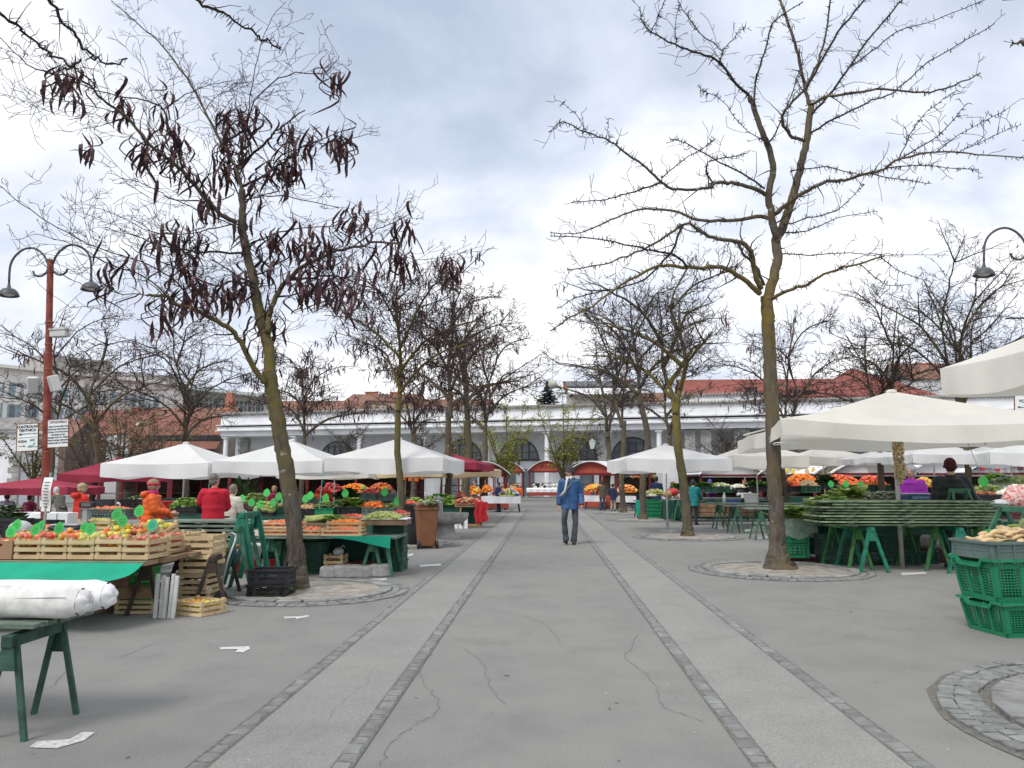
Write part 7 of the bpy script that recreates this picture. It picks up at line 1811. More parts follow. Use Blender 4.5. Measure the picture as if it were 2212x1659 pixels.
    produce(x0, x1, yb, Y, kind, mats, lab, cat, cr_, "dark crate", min(hh, .32), int(n * 1.9), s * .72, d=.7)
for x, y in ((1756, 1055), (1796, 1052), (1828, 1052), (1862, 1053), (1738, 1058)): sign(P(x, y + 3, 26.7), .22, "green price tag over the dark counter right of the near trunk", stem=.1, group="price tags over the right counter", txt=False)
b = MB(); b.lathe([(.13, 0), (.13, .005), (.005, .006)], 20); b.v = [(x, z, y) for x, y, z in b.v]; o = b.build("price_tag", SIGNG); o.location = P(2124, 1040, 20.1); tag(o, "round bright green price tag over the red onions", "price tag")
# green crate stack, pumpkins, bucket, boxes
for i in range(5): C_GREEN.put((XA(1414, 33.5), 33.6, .16 * i + .002), 0, ("lowest", "second", "middle", "fourth", "topmost")[i] + " flat green crate in the stack near the third right trunk", "flat green crates in a stack", (1.25, 1.2, .66))
for i in range(2): C_DG.put((XA(1448, 32), 32.2, .32 * i), 0, ("lower", "upper")[i] + " dark green crate left of the second right trunk", "dark crates left of the second trunk", (1.2, 1.2, 1.3))
def pumpkin(label, c, s_, mt, face=False):
    t = thing("pumpkin", label, "pumpkin", c); b = MB(); n = 20; vs = []
    for i in range(9):
        th = pi * i / 8
        for j in range(n):
            a = 2 * pi * j / n; q = s_ * math.sin(th) * (1 + .06 * math.cos(a * 8)); vs.append((q * math.cos(a), q * math.sin(a), s_ * .75 * math.cos(th) + s_ * .72))
    b.add(vs, [(i * n + j, (i + 1) * n + j, (i + 1) * n + (j + 1) % n, i * n + (j + 1) % n) for i in range(8) for j in range(n)]); b.build("flesh", mt, t, smooth=True)
    b = MB(); b.tube([V((0, 0, s_ * 1.4)), V((.02, 0, s_ * 1.7))], [.025, .018], 6); b.build("stalk", WOODOLD, t)
    if face:
        b = MB()
        for ol in ([(-.09, .24), (-.03, .24), (-.06, .29)], [(.03, .24), (.09, .24), (.06, .29)], [(-.11, .19), (-.06, .14), (0, .12), (.06, .14), (.11, .19), (.04, .17), (-.04, .17)]): b.plate([(x * s_ / .19, z * s_ / .2) for x, z in ol], .05, lambda q: V((q.x, -s_ * .985 + q.z, q.y)))
        b.build("carved_face", BEET, t)


for i, Yt in enumerate((30, 25.6, 23.4, 20.8)):
    xl0, yt = ((1442, 1075), (1530, 1086), (1562, 1091), (1610, 1097))[i]
    zt2 = ZA_(yt, Yt); X0 = XA(xl0, Yt); bw = mkboard(3.6, .7); bw.put((X0 + 1.8, Yt + .2, zt2), R(-1), ("farthest empty green board, pumpkins at its left end", "second farthest empty green board right of the second trunk", "third empty green board left of the near trunk", "nearest empty green board left of the near trunk")[i], "empty green boards on trestles at right")
    tw = mktrestle(zt2 - .07, .5, .38, GREEN_T, .04)
    for k, u in enumerate((.35, 2.9)): tw.put((X0 + u, Yt + .2, 0), 0, ("left", "right")[k] + " thin green trestle under the " + ("farthest", "second farthest", "third", "nearest")[i] + " empty board", "thin green trestles under empty boards")
pumpkin("tan pumpkin left of the second right trunk", P(1444, 1075, 29.9) + V((0, .2, 0)), .2, PUMPB); pumpkin("red pumpkin beside the second right trunk", P(1457, 1074, 29.9) + V((0, .25, .05)), .2, PRED); pumpkin("orange carved pumpkin right of the second right trunk", P(1491, 1075, 29.8) + V((0, .15, 0)), .17, PUMP, True)
for x0, x1, Y, z, h, lab in ((1495, 1570, 28.5, .5, .5, "first dark bench box under the rear counter"), (1580, 1640, 28.5, .5, .5, "second dark bench box under the rear counter")):
    b = MB()
    for k in range(3): b.box((0, 0, .08 + k * .16), (XA(x1, Y) - XA(x0, Y), .5, .14))
    o = b.build("wooden_box", WOODOLD); o.location = (XA((x0 + x1) / 2, Y), Y, .28); tag(o, lab, "box")
o = MB(); o.lathe([(.2, 0), (.25, .36), (.27, .36), (.27, .4), (.24, .4), (.22, .38)], 18); o = o.build("bucket", PWHITE, smooth=True, angle=R(40)); o.location = P(1622, 1066, 27) + V((0, 0, 0)); o.location.z = .74; tag(o, "white plastic bucket left of the near right trunk", "bucket"); t = table(XA(1560, 27), XA(1660, 27), 26.7, 27.5, .74, WOODB, "brown wooden shelf under the white bucket", legmat=DARK_T)
o = MB(); o.lathe([(.06, 0), (.06, .3), (.03, .36), (.025, .42)], 10); o = o.build("water_bottle", pm("clear_bottle", (.45, .5, .5), .15, .1), smooth=True); o.location = (XA(1562, 27), 27, .74); tag(o, "clear bottle on the brown shelf", "bottle")
o = MB(); o.box((0, 0, .09), (.3, .3, .18)); o = o.build("plastic_box", PBLUE, bevel=.01); o.location = (XA(1580, 27), 27, .74); tag(o, "small blue box on the brown shelf", "box")
o = MB(); o.box((0, 0, .16), (.62, .4, .32)); o = o.build("plastic_box", PBLUE, bevel=.01); o.location = (XA(1814, 25), 25, .6); tag(o, "blue box beside the mint watering can", "box"); b = MB(); b.box((.06, -.203, .14), (.14, .004, .1)); b.build("paper_label", PWHITE, o)
b = MB(); b.rings([(0, 0, 0, .16, .13), (0, 0, .3, .13, .1), (0, 0, .33, .06, .05)], 14); b.tube([V((.13, 0, .1)), V((.3, 0, .33)), V((.36, 0, .42))], [.025, .018, .05], 8); b.tube([V((-.12, 0, .22)), V((-.24, 0, .34)), V((-.1, 0, .44)), V((0, 0, .34))], [.014] * 4, 6); o = b.build("watering_can", pm("mint_plastic", (.16, .46, .33), .4, .1), smooth=True); o.location = (XA(1842, 25), 25, .62); tag(o, "mint green watering can beside the blue box", "watering can"); t = table(XA(1700, 24.6), XA(1880, 24.6), 24.4, 25.4, .6, BOARDG, "low green table under the blue box")
for i in range(7):
    o = B1.put((XA(1895, 22), 22.2, .78 + .07 * i), 0, "thin green board %s in the stack left of the purple jacket woman" % ("lowest", "second", "third", "fourth", "fifth", "sixth", "topmost")[i], "thin green boards left of the purple woman"); o.scale = (1.2, 1, 1)
o = MB(); o.box((0, 0, .17), (.75, .45, .34)); o = o.build("plastic_box", PRED, bevel=.01); o.location = (XA(1865, 21.4), 21.5, .64); tag(o, "red box left of the thin green board stack", "box"); t = table(XA(1840, 21.3), XA(1960, 21.3), 21.2, 22.6, .64, BOARDG, "green table under the thin board stack")

# white van behind the right stalls
t = thing("delivery_van", "white van cab with dark windscreen behind the white jacket woman", "van", (XA(1566, 44), 45, 0), R(4)); VW = pm("van_white_paint", (.74, .76, .77), .3, .04, 1, spec=.5)
b = MB(); prof = [(-3.6, .45), (-3.6, 2.3), (-.4, 2.35), (.15, 2.25), (.95, 1.45), (1.6, 1.2), (1.75, .9), (1.75, .4)]; b.plate(prof, 1.9, lambda q: V((q.x, -.95 + q.z, q.y))); b.build("body", VW, t, bevel=.06)
b = MB(); b.plate([(-.25, 1.45), (-.25, 2.1), (.12, 2.1), (.72, 1.45)], 1.93, lambda q: V((q.x, -.965 + q.z, q.y))); b.build("side_window", GLASS, t); b = MB(); b.add([(.24, -.85, 2.18), (.24, .85, 2.18), (.97, .85, 1.47), (.97, -.85, 1.47)], [(0, 1, 2, 3)]); b.v = [(x + .012, y, z + .012) for x, y, z in b.v]; b.build("windscreen", GLASS, t)
b = MB(); b.box((.86, -1.05, 1.5), (.1, .16, .26)); b.build("mirror", PBLACK, t, bevel=.02); b = MB(); b.box((1.72, -.7, .75), (.1, .3, .2)); b.build("headlight", PWHITE, t); b = MB(); b.box((1.76, 0, .5), (.08, 1.8, .22)); b.build("bumper", PBLACK, t)
for x in (-2.6, 1.0):
    for sy in (-1, 1):
        b = MB(); b.lathe([(.05, -.1), (.3, -.1), (.33, -.05), (.33, .05), (.3, .1), (.05, .1)], 18); b.v = [(x + p, z + sy * .88, q + .33) for p, q, z in b.v]; b.build("wheel", PBLACK, t)
# goods in the red stalls
for x0, x1, yb, Y, mats, lab, cat, s in ((1080, 1125, 1053, 78.2, [MUSH, WOODOLD, REDPOT], "brown wares |in the left red stall", "wares", .14), (1150, 1178, 1052, 78.2, [WHITEV, PBLACK, PWHITE], "white wares |left in the middle red stall", "wares", .14), (1190, 1215, 1052, 78.2, [WHITEV, PWHITE, PBLUE], "pale wares |right in the middle red stall", "wares", .14)): produce(x0, x1, yb, Y, 'ball', mats, lab, cat, n=40, s=s, hh=.3, d=.7)
for x, Y, lab, mt in ((1161, 76.9, "left white cloth flap before the middle red stall", WCLOTH), (1206, 76.9, "right white cloth flap before the middle red stall", WCLOTH), (1103, 76.8, "orange cloth before the left red stall", CLOTHO)):
    b = MB(); b.sheet(10, 3, lambda u, v: ((u - .5) * 2.2, -.05 * math.sin(u * 20) * v - .2 * (v > .3), 1.0 - .42 * v)); o = b.build("cloth_flap", mt); o.location = (XA(x, Y), Y, 0); tag(o, lab, "cloth")
# hanging goods under stall roofs
GOLD = pm("dried_yellow", (.55, .36, .08), .8, .3, 8)
for x, y, Y, mats, lab, n in ((1410, 1030, 50.5, [GOLD, PUMP], "yellow bags hanging in the stall behind the fourth right trunk", 8), (1720, 1022, 40, [GOLD, PEARY], "yellow bunches hanging above the orange counter", 9), (1800, 1022, 38.5, [GOLD, PARS], "tan bunches hanging right of the small cream parasol", 8), (800, 1025, 40, [GOLD, PARS], "tan bags hanging deep under the third white parasol", 9), (2170, 1010, 34.5, [PRED, PBLUE, VIOLET], "red and dark socks hanging at the right edge", 8), (1040, 1030, 45, [GOLD, PUMP], "yellow bags hanging left of the long blue coat", 6), (900, 1035, 40, [CLOTHO, PUMP], "orange jackets hanging behind the yellow trunk", 4)):
    b = MB(); r = random.Random(x)
    for k in range(n):
        b.cur = r.randrange(len(mats)); xx = (k - n / 2) * .32; h_ = r.uniform(.25, .45); b.rings([(xx, 0, .02, .02, .02), (xx, 0, -.1, .1, .06), (xx, 0, -h_, .12, .08), (xx, 0, -h_ - .03, .04, .03)], 8)
    b.tube([V((-n * .17, 0, .02)), V((n * .17, 0, .02))], [.012, .012], 5); o = b.build("hanging_goods", mats); o.location = P(x, y - 12, Y); stuff(tag(o, lab, "hanging goods"))
# ---------------------------------------------------------------- people
SKIN = pm("skin", (.55, .33, .24), .55, .08, 6, spec=.3); SKINR = pm("skin_ruddy", (.50, .27, .20), .55, .1, 6, spec=.3)
SHOE = pm("dark_shoe_leather", (.035, .03, .026), .6, .2, 8); EYE_ = pm("eye_dark", (.02, .018, .018), .3, .1); LIP = pm("lip", (.38, .15, .12), .5, .1)
JEANS = pm("blue_jeans", (.045, .075, .13), .9, .25, 6, bump=.3, bscale=120); JEANF = pm("faded_dark_jeans", (.035, .045, .06), .9, .3, 2.2, col2=(.12, .14, .165), bump=.3, bscale=120)
TROU = pm("dark_trousers", (.03, .03, .035), .9, .2, 6)


def fuse(b, name, mt, parent, voxel, smooth=4):
    tmp = bpy.data.objects.new("tmp", b.mesh("tmp", mt)); COL.objects.link(tmp)
    md = tmp.modifiers.new("r", 'REMESH'); md.mode = 'VOXEL'; md.voxel_size = voxel; md.use_smooth_shade = True
    sm = tmp.modifiers.new("s", 'SMOOTH'); sm.iterations = smooth; sm.factor = .5
    bpy.context.view_layer.update()
    me = bpy.data.meshes.new_from_object(tmp.evaluated_get(bpy.context.evaluated_depsgraph_get()))
    bpy.data.objects.remove(tmp)
    me.name = name; me.materials.clear(); me.materials.append(mt)
    o = bpy.data.objects.new(name, me); link(o, parent); return o


def ell(b, rs, n=14):                 # rings around an arbitrary spine: (centre, rx, ry)
    b.rings([(c[0], c[1], c[2], rx, ry) for c, rx, ry in rs], n)


def hand(b, wr, d, side, fine, curl=.5):
    """palm, four bent fingers of unequal length and a thumb, hanging from the wrist along d"""
    d = d.normalized(); s_ = V((side, 0, 0)); s_ = (s_ - d * s_.dot(d)).normalized(); f = d.cross(s_).normalized()
    if f.y > 0: f = -f
    # the palm faces the body: spread runs front to back
    sp_ = f; inn = -s_
    p = wr + d * .05
    b.tube([wr - d * .02, wr + d * .02, wr + d * .06, wr + d * .095], [(.022, .026), (.018, .034), (.017, .041), (.014, .038)] if abs(s_.x) < .2 else [(.026, .022), (.034, .018), (.041, .016), (.038, .013)], 10)
    r = .0095 if fine else .012
    for k, (o_, L) in enumerate(((-.03, .072), (-.011, .082), (.009, .077), (.028, .06))):
        a = wr + d * .088 - sp_ * o_; q1 = a + d * L * .45 + inn * .006 * curl; q2 = q1 + d * L * .32 + inn * .022 * curl; q3 = q2 + d * L * .2 + inn * .026 * curl
        b.tube([a - d * .015, a, q1, q2, q3], [r, r, r * .95, r * .85, r * .6], 7)
    a = wr + d * .03 + sp_ * .03
    b.tube([a - sp_ * .012, a + sp_ * .012 + d * .02 + inn * .012, a + sp_ * .02 + d * .05 + inn * .02, a + sp_ * .016 + d * .07 + inn * .024], [r * 1.25, r * 1.2, r, r * .7], 7)


def person(label, loc, rz, top, H=1.72, bottom=TROU, hair=('short', (.05, .035, .025)), arms=('down', 'down'), lean=0.0, walk=False, sit=False, fine=False, puff=1.0, skin=SKIN, hip_len=.0, turn=0.0, coat_len=.72, extra=None, girth=1.0):
    t = thing("person", label, "person", loc, rz)
    k = H / 1.75; vx = .007 if fine else .013
    S = lambda x, y, z: V((x * k, y * k, z * k))
    dz = -.42 if sit else 0
    lz = lambda p: p + V((0, -lean * max(0, p.z - .9 * k - dz * k) * 1.0, -abs(lean) * .22 * max(0, p.z - .9 * k - dz * k)))
    Z = lambda x, y, z: lz(S(x, y, z + dz))
    hipL, hipR = S(.09, 0, .92 + dz), S(-.09, 0, .92 + dz)
    if walk:
        legs = ((S(.10, .02, .92), S(.125, -.02, .50), S(.075, .06, .09), -1), (S(-.09, 0, .92), S(-.125, -.12, .52), S(-.09, -.10, .12), 1))
    elif sit:
        legs = tuple((S(s_ * .1, 0, .5), S(s_ * .13, -.42, .48), S(s_ * .13, -.4, .08), 1) for s_ in (1, -1))
    else:
        legs = tuple((S(s_ * .09, 0, .92), S(s_ * .1, -.015, .5), S(s_ * .11, .02, .09), 1) for s_ in (1, -1))
    sh = {1: Z(.178, 0, 1.395), -1: Z(-.178, 0, 1.395)}
    def arm(s_, how):
        if how == 'down': return Z(s_ * .235, .035, 1.12), S(s_ * .25, -.02, .87 + dz) + V((0, -lean * .0, 0))
        if how == 'swing': return Z(s_ * .245, .05, 1.13), Z(s_ * .265, -.05, .88)
        if how == 'fwd': return Z(s_ * .24, -.08, 1.13), Z(s_ * .19, -.36, 1.08)
        if how == 'reach': return Z(s_ * .23, -.18, 1.15), Z(s_ * .2, -.42, .97)
        if how == 'fold': return Z(s_ * .25, -.06, 1.14), Z(-s_ * .02, -.24, 1.16)
        if how == 'up': return Z(s_ * .25, -.1, 1.2), Z(s_ * .12, -.3, 1.36)
        if how == 'side': return Z(s_ * .32, -.05, 1.15), Z(s_ * .5, -.18, .95)
        return how
    A = {1: arm(1, arms[0]), -1: arm(-1, arms[1])}
    hc = Z(0, -.015, 1.625); hx_ = R(turn); rot = M.Rotation(hx_, 3, 'Z')
    hp = lambda x, y, z: hc + rot @ S(x, y, z)
    # ---- body, one continuous surface
    b = MB()
    b.ball(hc + S(0, .01, .025), (.076 * k, .094 * k, .10 * k), 16, 12, rot); b.ball(hp(0, -.022, -.045), (.056 * k, .066 * k, .075 * k), 14, 10, rot); b.ball(hp(0, -.052, -.09), (.03 * k, .025 * k, .022 * k), 10, 7)
    b.tube([hp(0, -.085, .02), hp(0, -.108, -.022), hp(0, -.09, -.03)], [(.010 * k, .010 * k), (.016 * k, .014 * k), (.01 * k, .008 * k)], 8)
    for s_ in (-1, 1): b.ball(hp(s_ * .076, .012, -.005), (.012 * k, .022 * k, .032 * k), 8, 6); b.ball(hp(s_ * .033, -.07, -.02), (.022 * k, .018 * k, .018 * k), 8, 6); b.ball(hp(s_ * .03, -.083, .032), (.024 * k, .010 * k, .007 * k), 8, 5)
    b.tube([Z(0, .015, 1.40), Z(0, .005, 1.5), hc + S(0, .012, -.05)], [.062 * k, .056 * k, .055 * k], 12)
    ell(b, [(S(0, 0, .86 + dz), .13 * k, .09 * k), (S(0, 0, 1.0 + dz), .13 * k, .085 * k), (Z(0, 0, 1.25), .14 * k, .09 * k), (Z(0, 0, 1.40), .15 * k, .075 * k), (Z(0, 0, 1.46), .06 * k, .055 * k)])
    for s_ in (-1, 1):
        e, w_ = A[s_]; b.tube([sh[s_], e, w_], [.045 * k, .037 * k, .026 * k], 10); hand(b, w_, (w_ - e), s_, fine, 1.0 if arms[0 if s_ == 1 else 1] in ('fwd', 'reach', 'up', 'side') else .6)
    for h_, kn, an, _ in legs: b.tube([h_, kn, an], [.07 * k, .052 * k, .036 * k], 10)
    fuse(b, "body", skin, t, vx, 7 if fine else 4)
    # ---- trousers
    b = MB(); r_ = random.Random(int(loc[0] * 50))
    ell(b, [(S(0, 0, .80 + dz), .15 * k, .11 * k), (S(0, 0, .92 + dz), .165 * k, .12 * k), (S(0, 0, 1.02 + dz), .155 * k, .115 * k)])
    for h_, kn, an, _ in legs:
        n_ = 7; pts, rad = [], []
        for i in range(2 * n_ + 1):
            u = i / n_; q = h_.lerp(kn, u) if u <= 1 else kn.lerp(an, u - 1); fold = (.002 if fine else .006) * math.sin(i * 2.9 + h_.x * 30) + (.007 * math.sin(i * 4.1) if u > 1.5 else 0)
            pts.append(q + V((0, (.003 if fine else .008) * math.sin(i * 1.7), 0))); rad.append((.09 - .026 * min(u, 1) + (.006 * max(0, u - 1)) + fold) * k)
        pts.append(an + (an - kn).normalized() * .035 * k); rad.append(.072 * k)
        b.tube(pts, rad, 14)
    fuse(b, "trousers", bottom, t, vx, 16 if fine else 6)
    # ---- shoes
    for (h_, kn, an, _), s_ in zip(legs, (1, -1)):
        b = MB(); toe = R(6 * s_) ; fwd = V((math.sin(toe), -math.cos(toe), 0)); g = an.copy(); up_ = max(0, an.z - .09 * k)
        pitch = -.25 if walk and s_ == -1 else 0
        def sp2(y, z): return g + fwd * y * k + V((0, 0, (z - .09) * k + pitch * y * k * -1.0))
        b.tube([sp2(-.075, .045), sp2(-.04, .05), sp2(.03, .052), sp2(.09, .042), sp2(.15, .033), sp2(.185, .028)], [(.03 * k, .035 * k), (.038 * k, .045 * k), (.043 * k, .048 * k), (.046 * k, .038 * k), (.042 * k, .03 * k), (.02 * k, .018 * k)], 12); b.tube([sp2(-.03, .05), sp2(-.02, .12)], [.045 * k, .045 * k], 10)
        o = b.build("shoe", SHOE, t, smooth=True); b = MB(); b.tube([sp2(-.08, .012), sp2(.03, .01), sp2(.14, .01), sp2(.19, .012)], [(.035 * k, .012 * k), (.046 * k, .012 * k), (.046 * k, .012 * k), (.025 * k, .01 * k)], 8); b.build("sole", PBLACK, o)
    # ---- jacket
    b = MB(); g_ = puff * girth; cl = coat_len
    rs = []
    for i in range(12):
        u = i / 11; z = cl + (1.42 - cl) * u; fold = (.0015 if fine else .006) * math.sin(i * 2.4) if puff <= 1.05 else .012 * (i % 2)
        rs.append((Z(0, 0, z) if z > .92 else S(0, 0, z + dz), (.195 - .02 * math.sin(min(u, .8) * pi) + .012 * u + fold) * k * g_ * (1 - .34 * max(0, (z - 1.28) / .14) ** 2), (.145 - .012 * math.sin(u * pi) + fold) * k * g_))
    rs += [(Z(0, 0, 1.455), .105 * k, .085 * k), (Z(0, .005, 1.495), .078 * k, .074 * k)]
    ell(b, rs, 20)
    for s_ in (-1, 1):
        e, w_ = A[s_]; n_ = 6; pts, rad = [sh[s_] + V((-s_ * .05 * k, 0, .0))], [.085 * k]
        for i in range(2 * n_ + 1):
            u = i / n_; q = sh[s_].lerp(e, u) if u <= 1 else e.lerp(w_, (u - 1) * .97); fold = ((.002 if fine else .006) * math.sin(i * 2.6 + s_)) if puff <= 1.05 else .01 * (i % 2); pts.append(q); rad.append((.082 - .012 * u + fold) * k * (1 + (g_ - 1) * .8))
        b.tube(pts, rad, 14); b.ball(sh[s_] + V((-s_ * .012 * k, 0, .0)), (.088 * k * g_, .085 * k * g_, .08 * k), 12, 8)
    jk = fuse(b, "jacket", top, t, vx * 1.05, 16 if fine else 6)
    # ---- hair / hat
    style, colr = hair[0], hair[1]; hm = pm("hair_%02d%02d%02d" % tuple(int(c * 99) for c in colr), colr, .75, .35, 30, stretch=(3, 3, .6)) if len(hair) < 3 else pm("hair_%02d%02d%02d" % tuple(int(c * 99) for c in hair[2]), hair[2], .75, .35, 30)
    if style in ('beanie', 'headscarf', 'cap'):
        hat = pm("hat_%02d%02d%02d" % tuple(int(c * 99) for c in colr), colr, .95, .2, 30, bump=.4, bscale=90)
        b = MB(); tilt = M.Rotation(hx_, 3, 'Z') @ M.Rotation(-.14, 3, "X"); b.ball(hp(0, .012, .035), (.092 * k, .108 * k, .112 * k), 18, 12, tilt, 0, .60); b.build("hat", hat, t, smooth=True)
        b = MB(); c_ = hp(0, .012, .03)
        pts = [c_ + tilt @ V((.094 * k * math.cos(a), .11 * k * math.sin(a), -.034 * k)) for a in [2 * pi * i / 20 for i in range(21)]]; b.tube(pts, [(.012 * k, .02 * k)] * 21, 6); KIDS[t.name][-1]; b.build("hat_brim", hat, t, smooth=True)
        if style == 'cap': b = MB(); b.plate([(-.07 * k, 0), (.07 * k, 0), (.06 * k, .07 * k), (-.06 * k, .07 * k)], .01, lambda q: hp(0, 0, 0) + rot @ V((q.x, -.09 * k - q.y, .055 * k + q.z - q.y * .3))); b.build("peak", hat, t)
        b = MB(); b.ball(hp(0, .045, -.03), (.078 * k, .062 * k, .06 * k), 12, 8, rot); b.build("hair", hm if len(hair) > 2 else pm("hair_dark", (.03, .025, .02), .8, .3, 20), t, smooth=True)
    else:
        b = MB(); big_ = {'short': 1.0, 'bob': 1.16, 'curly': 1.2}[style]
        b.ball(hp(0, .026, .042), (.083 * k * big_, .098 * k * big_, .096 * k * (.95 + .05 * big_)), 16, 12, rot); b.ball(hp(0, .05, -.02), (.078 * k * big_, .066 * k * big_, .075 * k * big_), 14, 10, rot)
        if style in ('bob', 'curly'):
            for s_ in (-1, 1): b.ball(hp(s_ * .07, .02, -.03), (.03 * k * big_, .055 * k, .075 * k), 10, 8)
        if style == 'curly':
            for i in range(60): a, e = r_.uniform(0, 6.28), r_.uniform(-.4, 1.5); q = V((math.cos(a) * math.cos(e), abs(math.sin(a)) * math.cos(e) if e < .5 else math.sin(a) * math.cos(e), math.sin(e))); b.ball(hp(q.x * .09, .03 + q.y * .1, .035 + q.z * .1), .024 * k, 6, 4)
        c0 = hp(0, .026, .02); b.v = [tuple(c0 + (V(q) - c0) * r_.uniform(.93, 1.07)) for q in b.v]
        b.build("hair", hm, t, smooth=True)
    for s_ in (-1, 1):
        b = MB(); b.ball(hp(s_ * .032, -.0835, .012), (.012 * k, .006 * k, .006 * k), 8, 6); b.build("eye", EYE_, t)
    b = MB(); b.tube([hp(-.024, -.089, -.058), hp(0, -.096, -.056), hp(.024, -.089, -.058)], [(.003 * k, .004 * k), (.005 * k, .006 * k), (.003 * k, .004 * k)], 6); b.build("mouth", LIP, t)
    t['k'] = k
    if extra: extra(t, k, Z, hp, A)
    del t['k']
    return t


def feet(x, yhead, Y, H, dzr=0.0): return (XA(x, Y), Y, 0)


def cloth(n, c, **k): return pm(n, c, k.pop('rough', .8), .16, 5, bump=k.pop('bump', .3), bscale=35, **k)


def scarf_etc(t, k, Z, hp, A):        # the walking man's collar, scarf, strap, zip
    NAVY = pm("navy_corduroy", (.012, .014, .03), .95, .2, 30)
    b = MB(); pts = [Z(.125 * math.sin(a), .02 - .085 * math.cos(a), 1.475 - .05 * (1 + math.cos(a)) / 2) for a in [R(25) + R(310) * i / 16 for i in range(17)]]; b.tube(pts, [(.018, .034)] * 17, 8); b.build("collar", NAVY, t, smooth=True)
    WOOL = pm("white_scarf_wool", (.70, .67, .60), .95, .1, 20, bump=.5, bscale=60)
    b = MB(); pts = [Z(.075 * math.sin(a), .01 - .075 * math.cos(a), 1.495 + .01 * math.sin(a * 2)) for a in [2 * pi * i / 14 for i in range(15)]]; b.tube(pts, [.027] * 15, 8)
    b.tube([Z(-.03, -.10, 1.49), Z(-.055, -.165, 1.41), Z(-.07, -.185, 1.30), Z(-.095, -.195, 1.19), Z(-.15, -.19, 1.13), Z(-.20, -.18, 1.08)], [(.025, .03), (.022, .036), (.02, .04), (.02, .042), (.02, .046), (.012, .045)], 8)
    b.tube([Z(.02, -.10, 1.48), Z(.045, -.12, 1.46)], [.022, .018], 8); b.build("scarf", WOOL, t, smooth=True)
    b = MB(); b.tube([Z(.10, -.13, 1.44), Z(.02, -.172, 1.33), Z(-.07, -.185, 1.22), Z(-.17, -.15, 1.08), Z(-.2, -.04, 1.0)], [(.004, .016)] * 5, 6); b.build("bag_strap", pm("grey_strap", (.2, .2, .2), .9, .2), t)
    b = MB(); b.tube([Z(.0, -.15, 1.36), Z(-.008, -.158, 1.1), S0(k, -.01, -.158, .72)], [(.006, .004)] * 3, 5); b.build("zip_placket", pm("dark_blue_edge", (.012, .03, .10), .8, .2), t)
    for s_ in (-1, 1):
        e, w_ = A[s_]; b = MB(); b.tube([e.lerp(w_, .78), e.lerp(w_, .98)], [.058, .054], 12); b.build("cuff", NAVY, t, smooth=True)
        b = MB(); b.bar(S0(k, s_ * .09, -.152, .94), S0(k, s_ * .15, -.128, .95), .014, .01); b.build("pocket_flap", pm("dark_blue_edge", (.012, .03, .10)), t)


def S0(k, x, y, z): return V((x * k, y * k, z * k))


BLUEJ = pm("blue_waxed_jacket", (.017, .062, .18), .5, .2, 2.5, col2=(.032, .105, .26), bump=.15, bscale=7, spec=.45)
g = G(1232, 1176)
person("man in blue jacket and grey beanie with white scarf walking up the path", (g.x, g.y, 0), R(-6), BLUEJ, 1.91, JEANF, ('beanie', (.055, .055, .06)), ('swing', 'down'), walk=True, fine=True, skin=SKINR, turn=-28, coat_len=.78, extra=scarf_etc, girth=1.03)


def pinkscarf(t, k, Z, hp, A):
    b = MB(); pts = [Z(.08 * math.sin(a), .01 - .08 * math.cos(a), 1.49) for a in [2 * pi * i / 14 for i in range(15)]]; b.tube(pts, [.035] * 15, 8); b.build("scarf", pm("magenta_scarf", (.5, .03, .20), .9, .1, 8), t, smooth=True)
    b = MB(); pts = [hp(.1 * math.cos(a), .02 + .115 * math.sin(a), .03) for a in [2 * pi * i / 20 for i in range(21)]]; b.tube(pts, [(.01, .026)] * 21, 6); b.build("headband", pm("red_headband", (.5, .03, .07), .9, .3, 30), t, smooth=True)
    hood(t, k, Z, MATS["orange_puffer"])


def hood(t, k, Z, mt):
    b = MB(); b.rings([(0, .10 * k, 1.36 * k, .08 * k, .05 * k), (0, .12 * k, 1.42 * k, .15 * k, .085 * k), (0, .10 * k, 1.49 * k, .15 * k, .08 * k), (0, .07 * k, 1.51 * k, .08 * k, .05 * k)], 14); b.build("hood", mt, t, smooth=True)


def place(x, ytop, Y, H, sit=False):  # keep the photo's head height by choosing the stature
    z = ZA_(ytop, Y)
    return (XA(x, Y), Y, 0), (z if not sit else z + .42) / 1.0


ORP = cloth("orange_puffer", (.66, .105, .015), rough=.5); REDF = cloth("red_fleece", (.50, .014, .035)); REDH = cloth("red_hooded_jacket", (.56, .03, .02)); REDS = cloth("red_sweater", (.50, .035, .02))
L_ = lambda x, Y: (XA(x, Y), Y, 0)
person("woman in bright orange puffer jacket with pink scarf behind the apple crates", L_(330, 13.6), R(116), ORP, 1.57, TROU, ('bob', (.26, .19, .115)), ('reach', 'fwd'), puff=1.16, extra=pinkscarf, coat_len=.8, lean=.06)
person("man in red jacket seen from behind beside the small green board stack", L_(466, 13.6), R(200), REDF, 1.66, TROU, ('short', (.16, .14, .12)), ('up', 'fwd'), coat_len=.74, girth=1.12, skin=SKINR, turn=-40)
person("woman in cream jacket half hidden behind the red jacket man", L_(497, 14.6), R(170), cloth("cream_jacket", (.52, .50, .42)), 1.5, TROU, ('short', (.2, .17, .13)), ('down', 'fwd'), coat_len=.74, lean=.25)
person("blonde woman in red hooded jacket behind the weighing scale", L_(177, 16.2), R(150), REDH, 1.50, TROU, ('bob', (.38, .30, .18)), ('fwd', 'fwd'), extra=lambda t, k, Z, hp, A: hood(t, k, Z, REDH), lean=.08)
person("grey haired person in dark coat bending beside the red post", L_(142, 20.5), R(-110), cloth("taupe_coat", (.10, .10, .08)), 1.45, TROU, ('short', (.45, .45, .44)), ('reach', 'reach'), lean=.5)
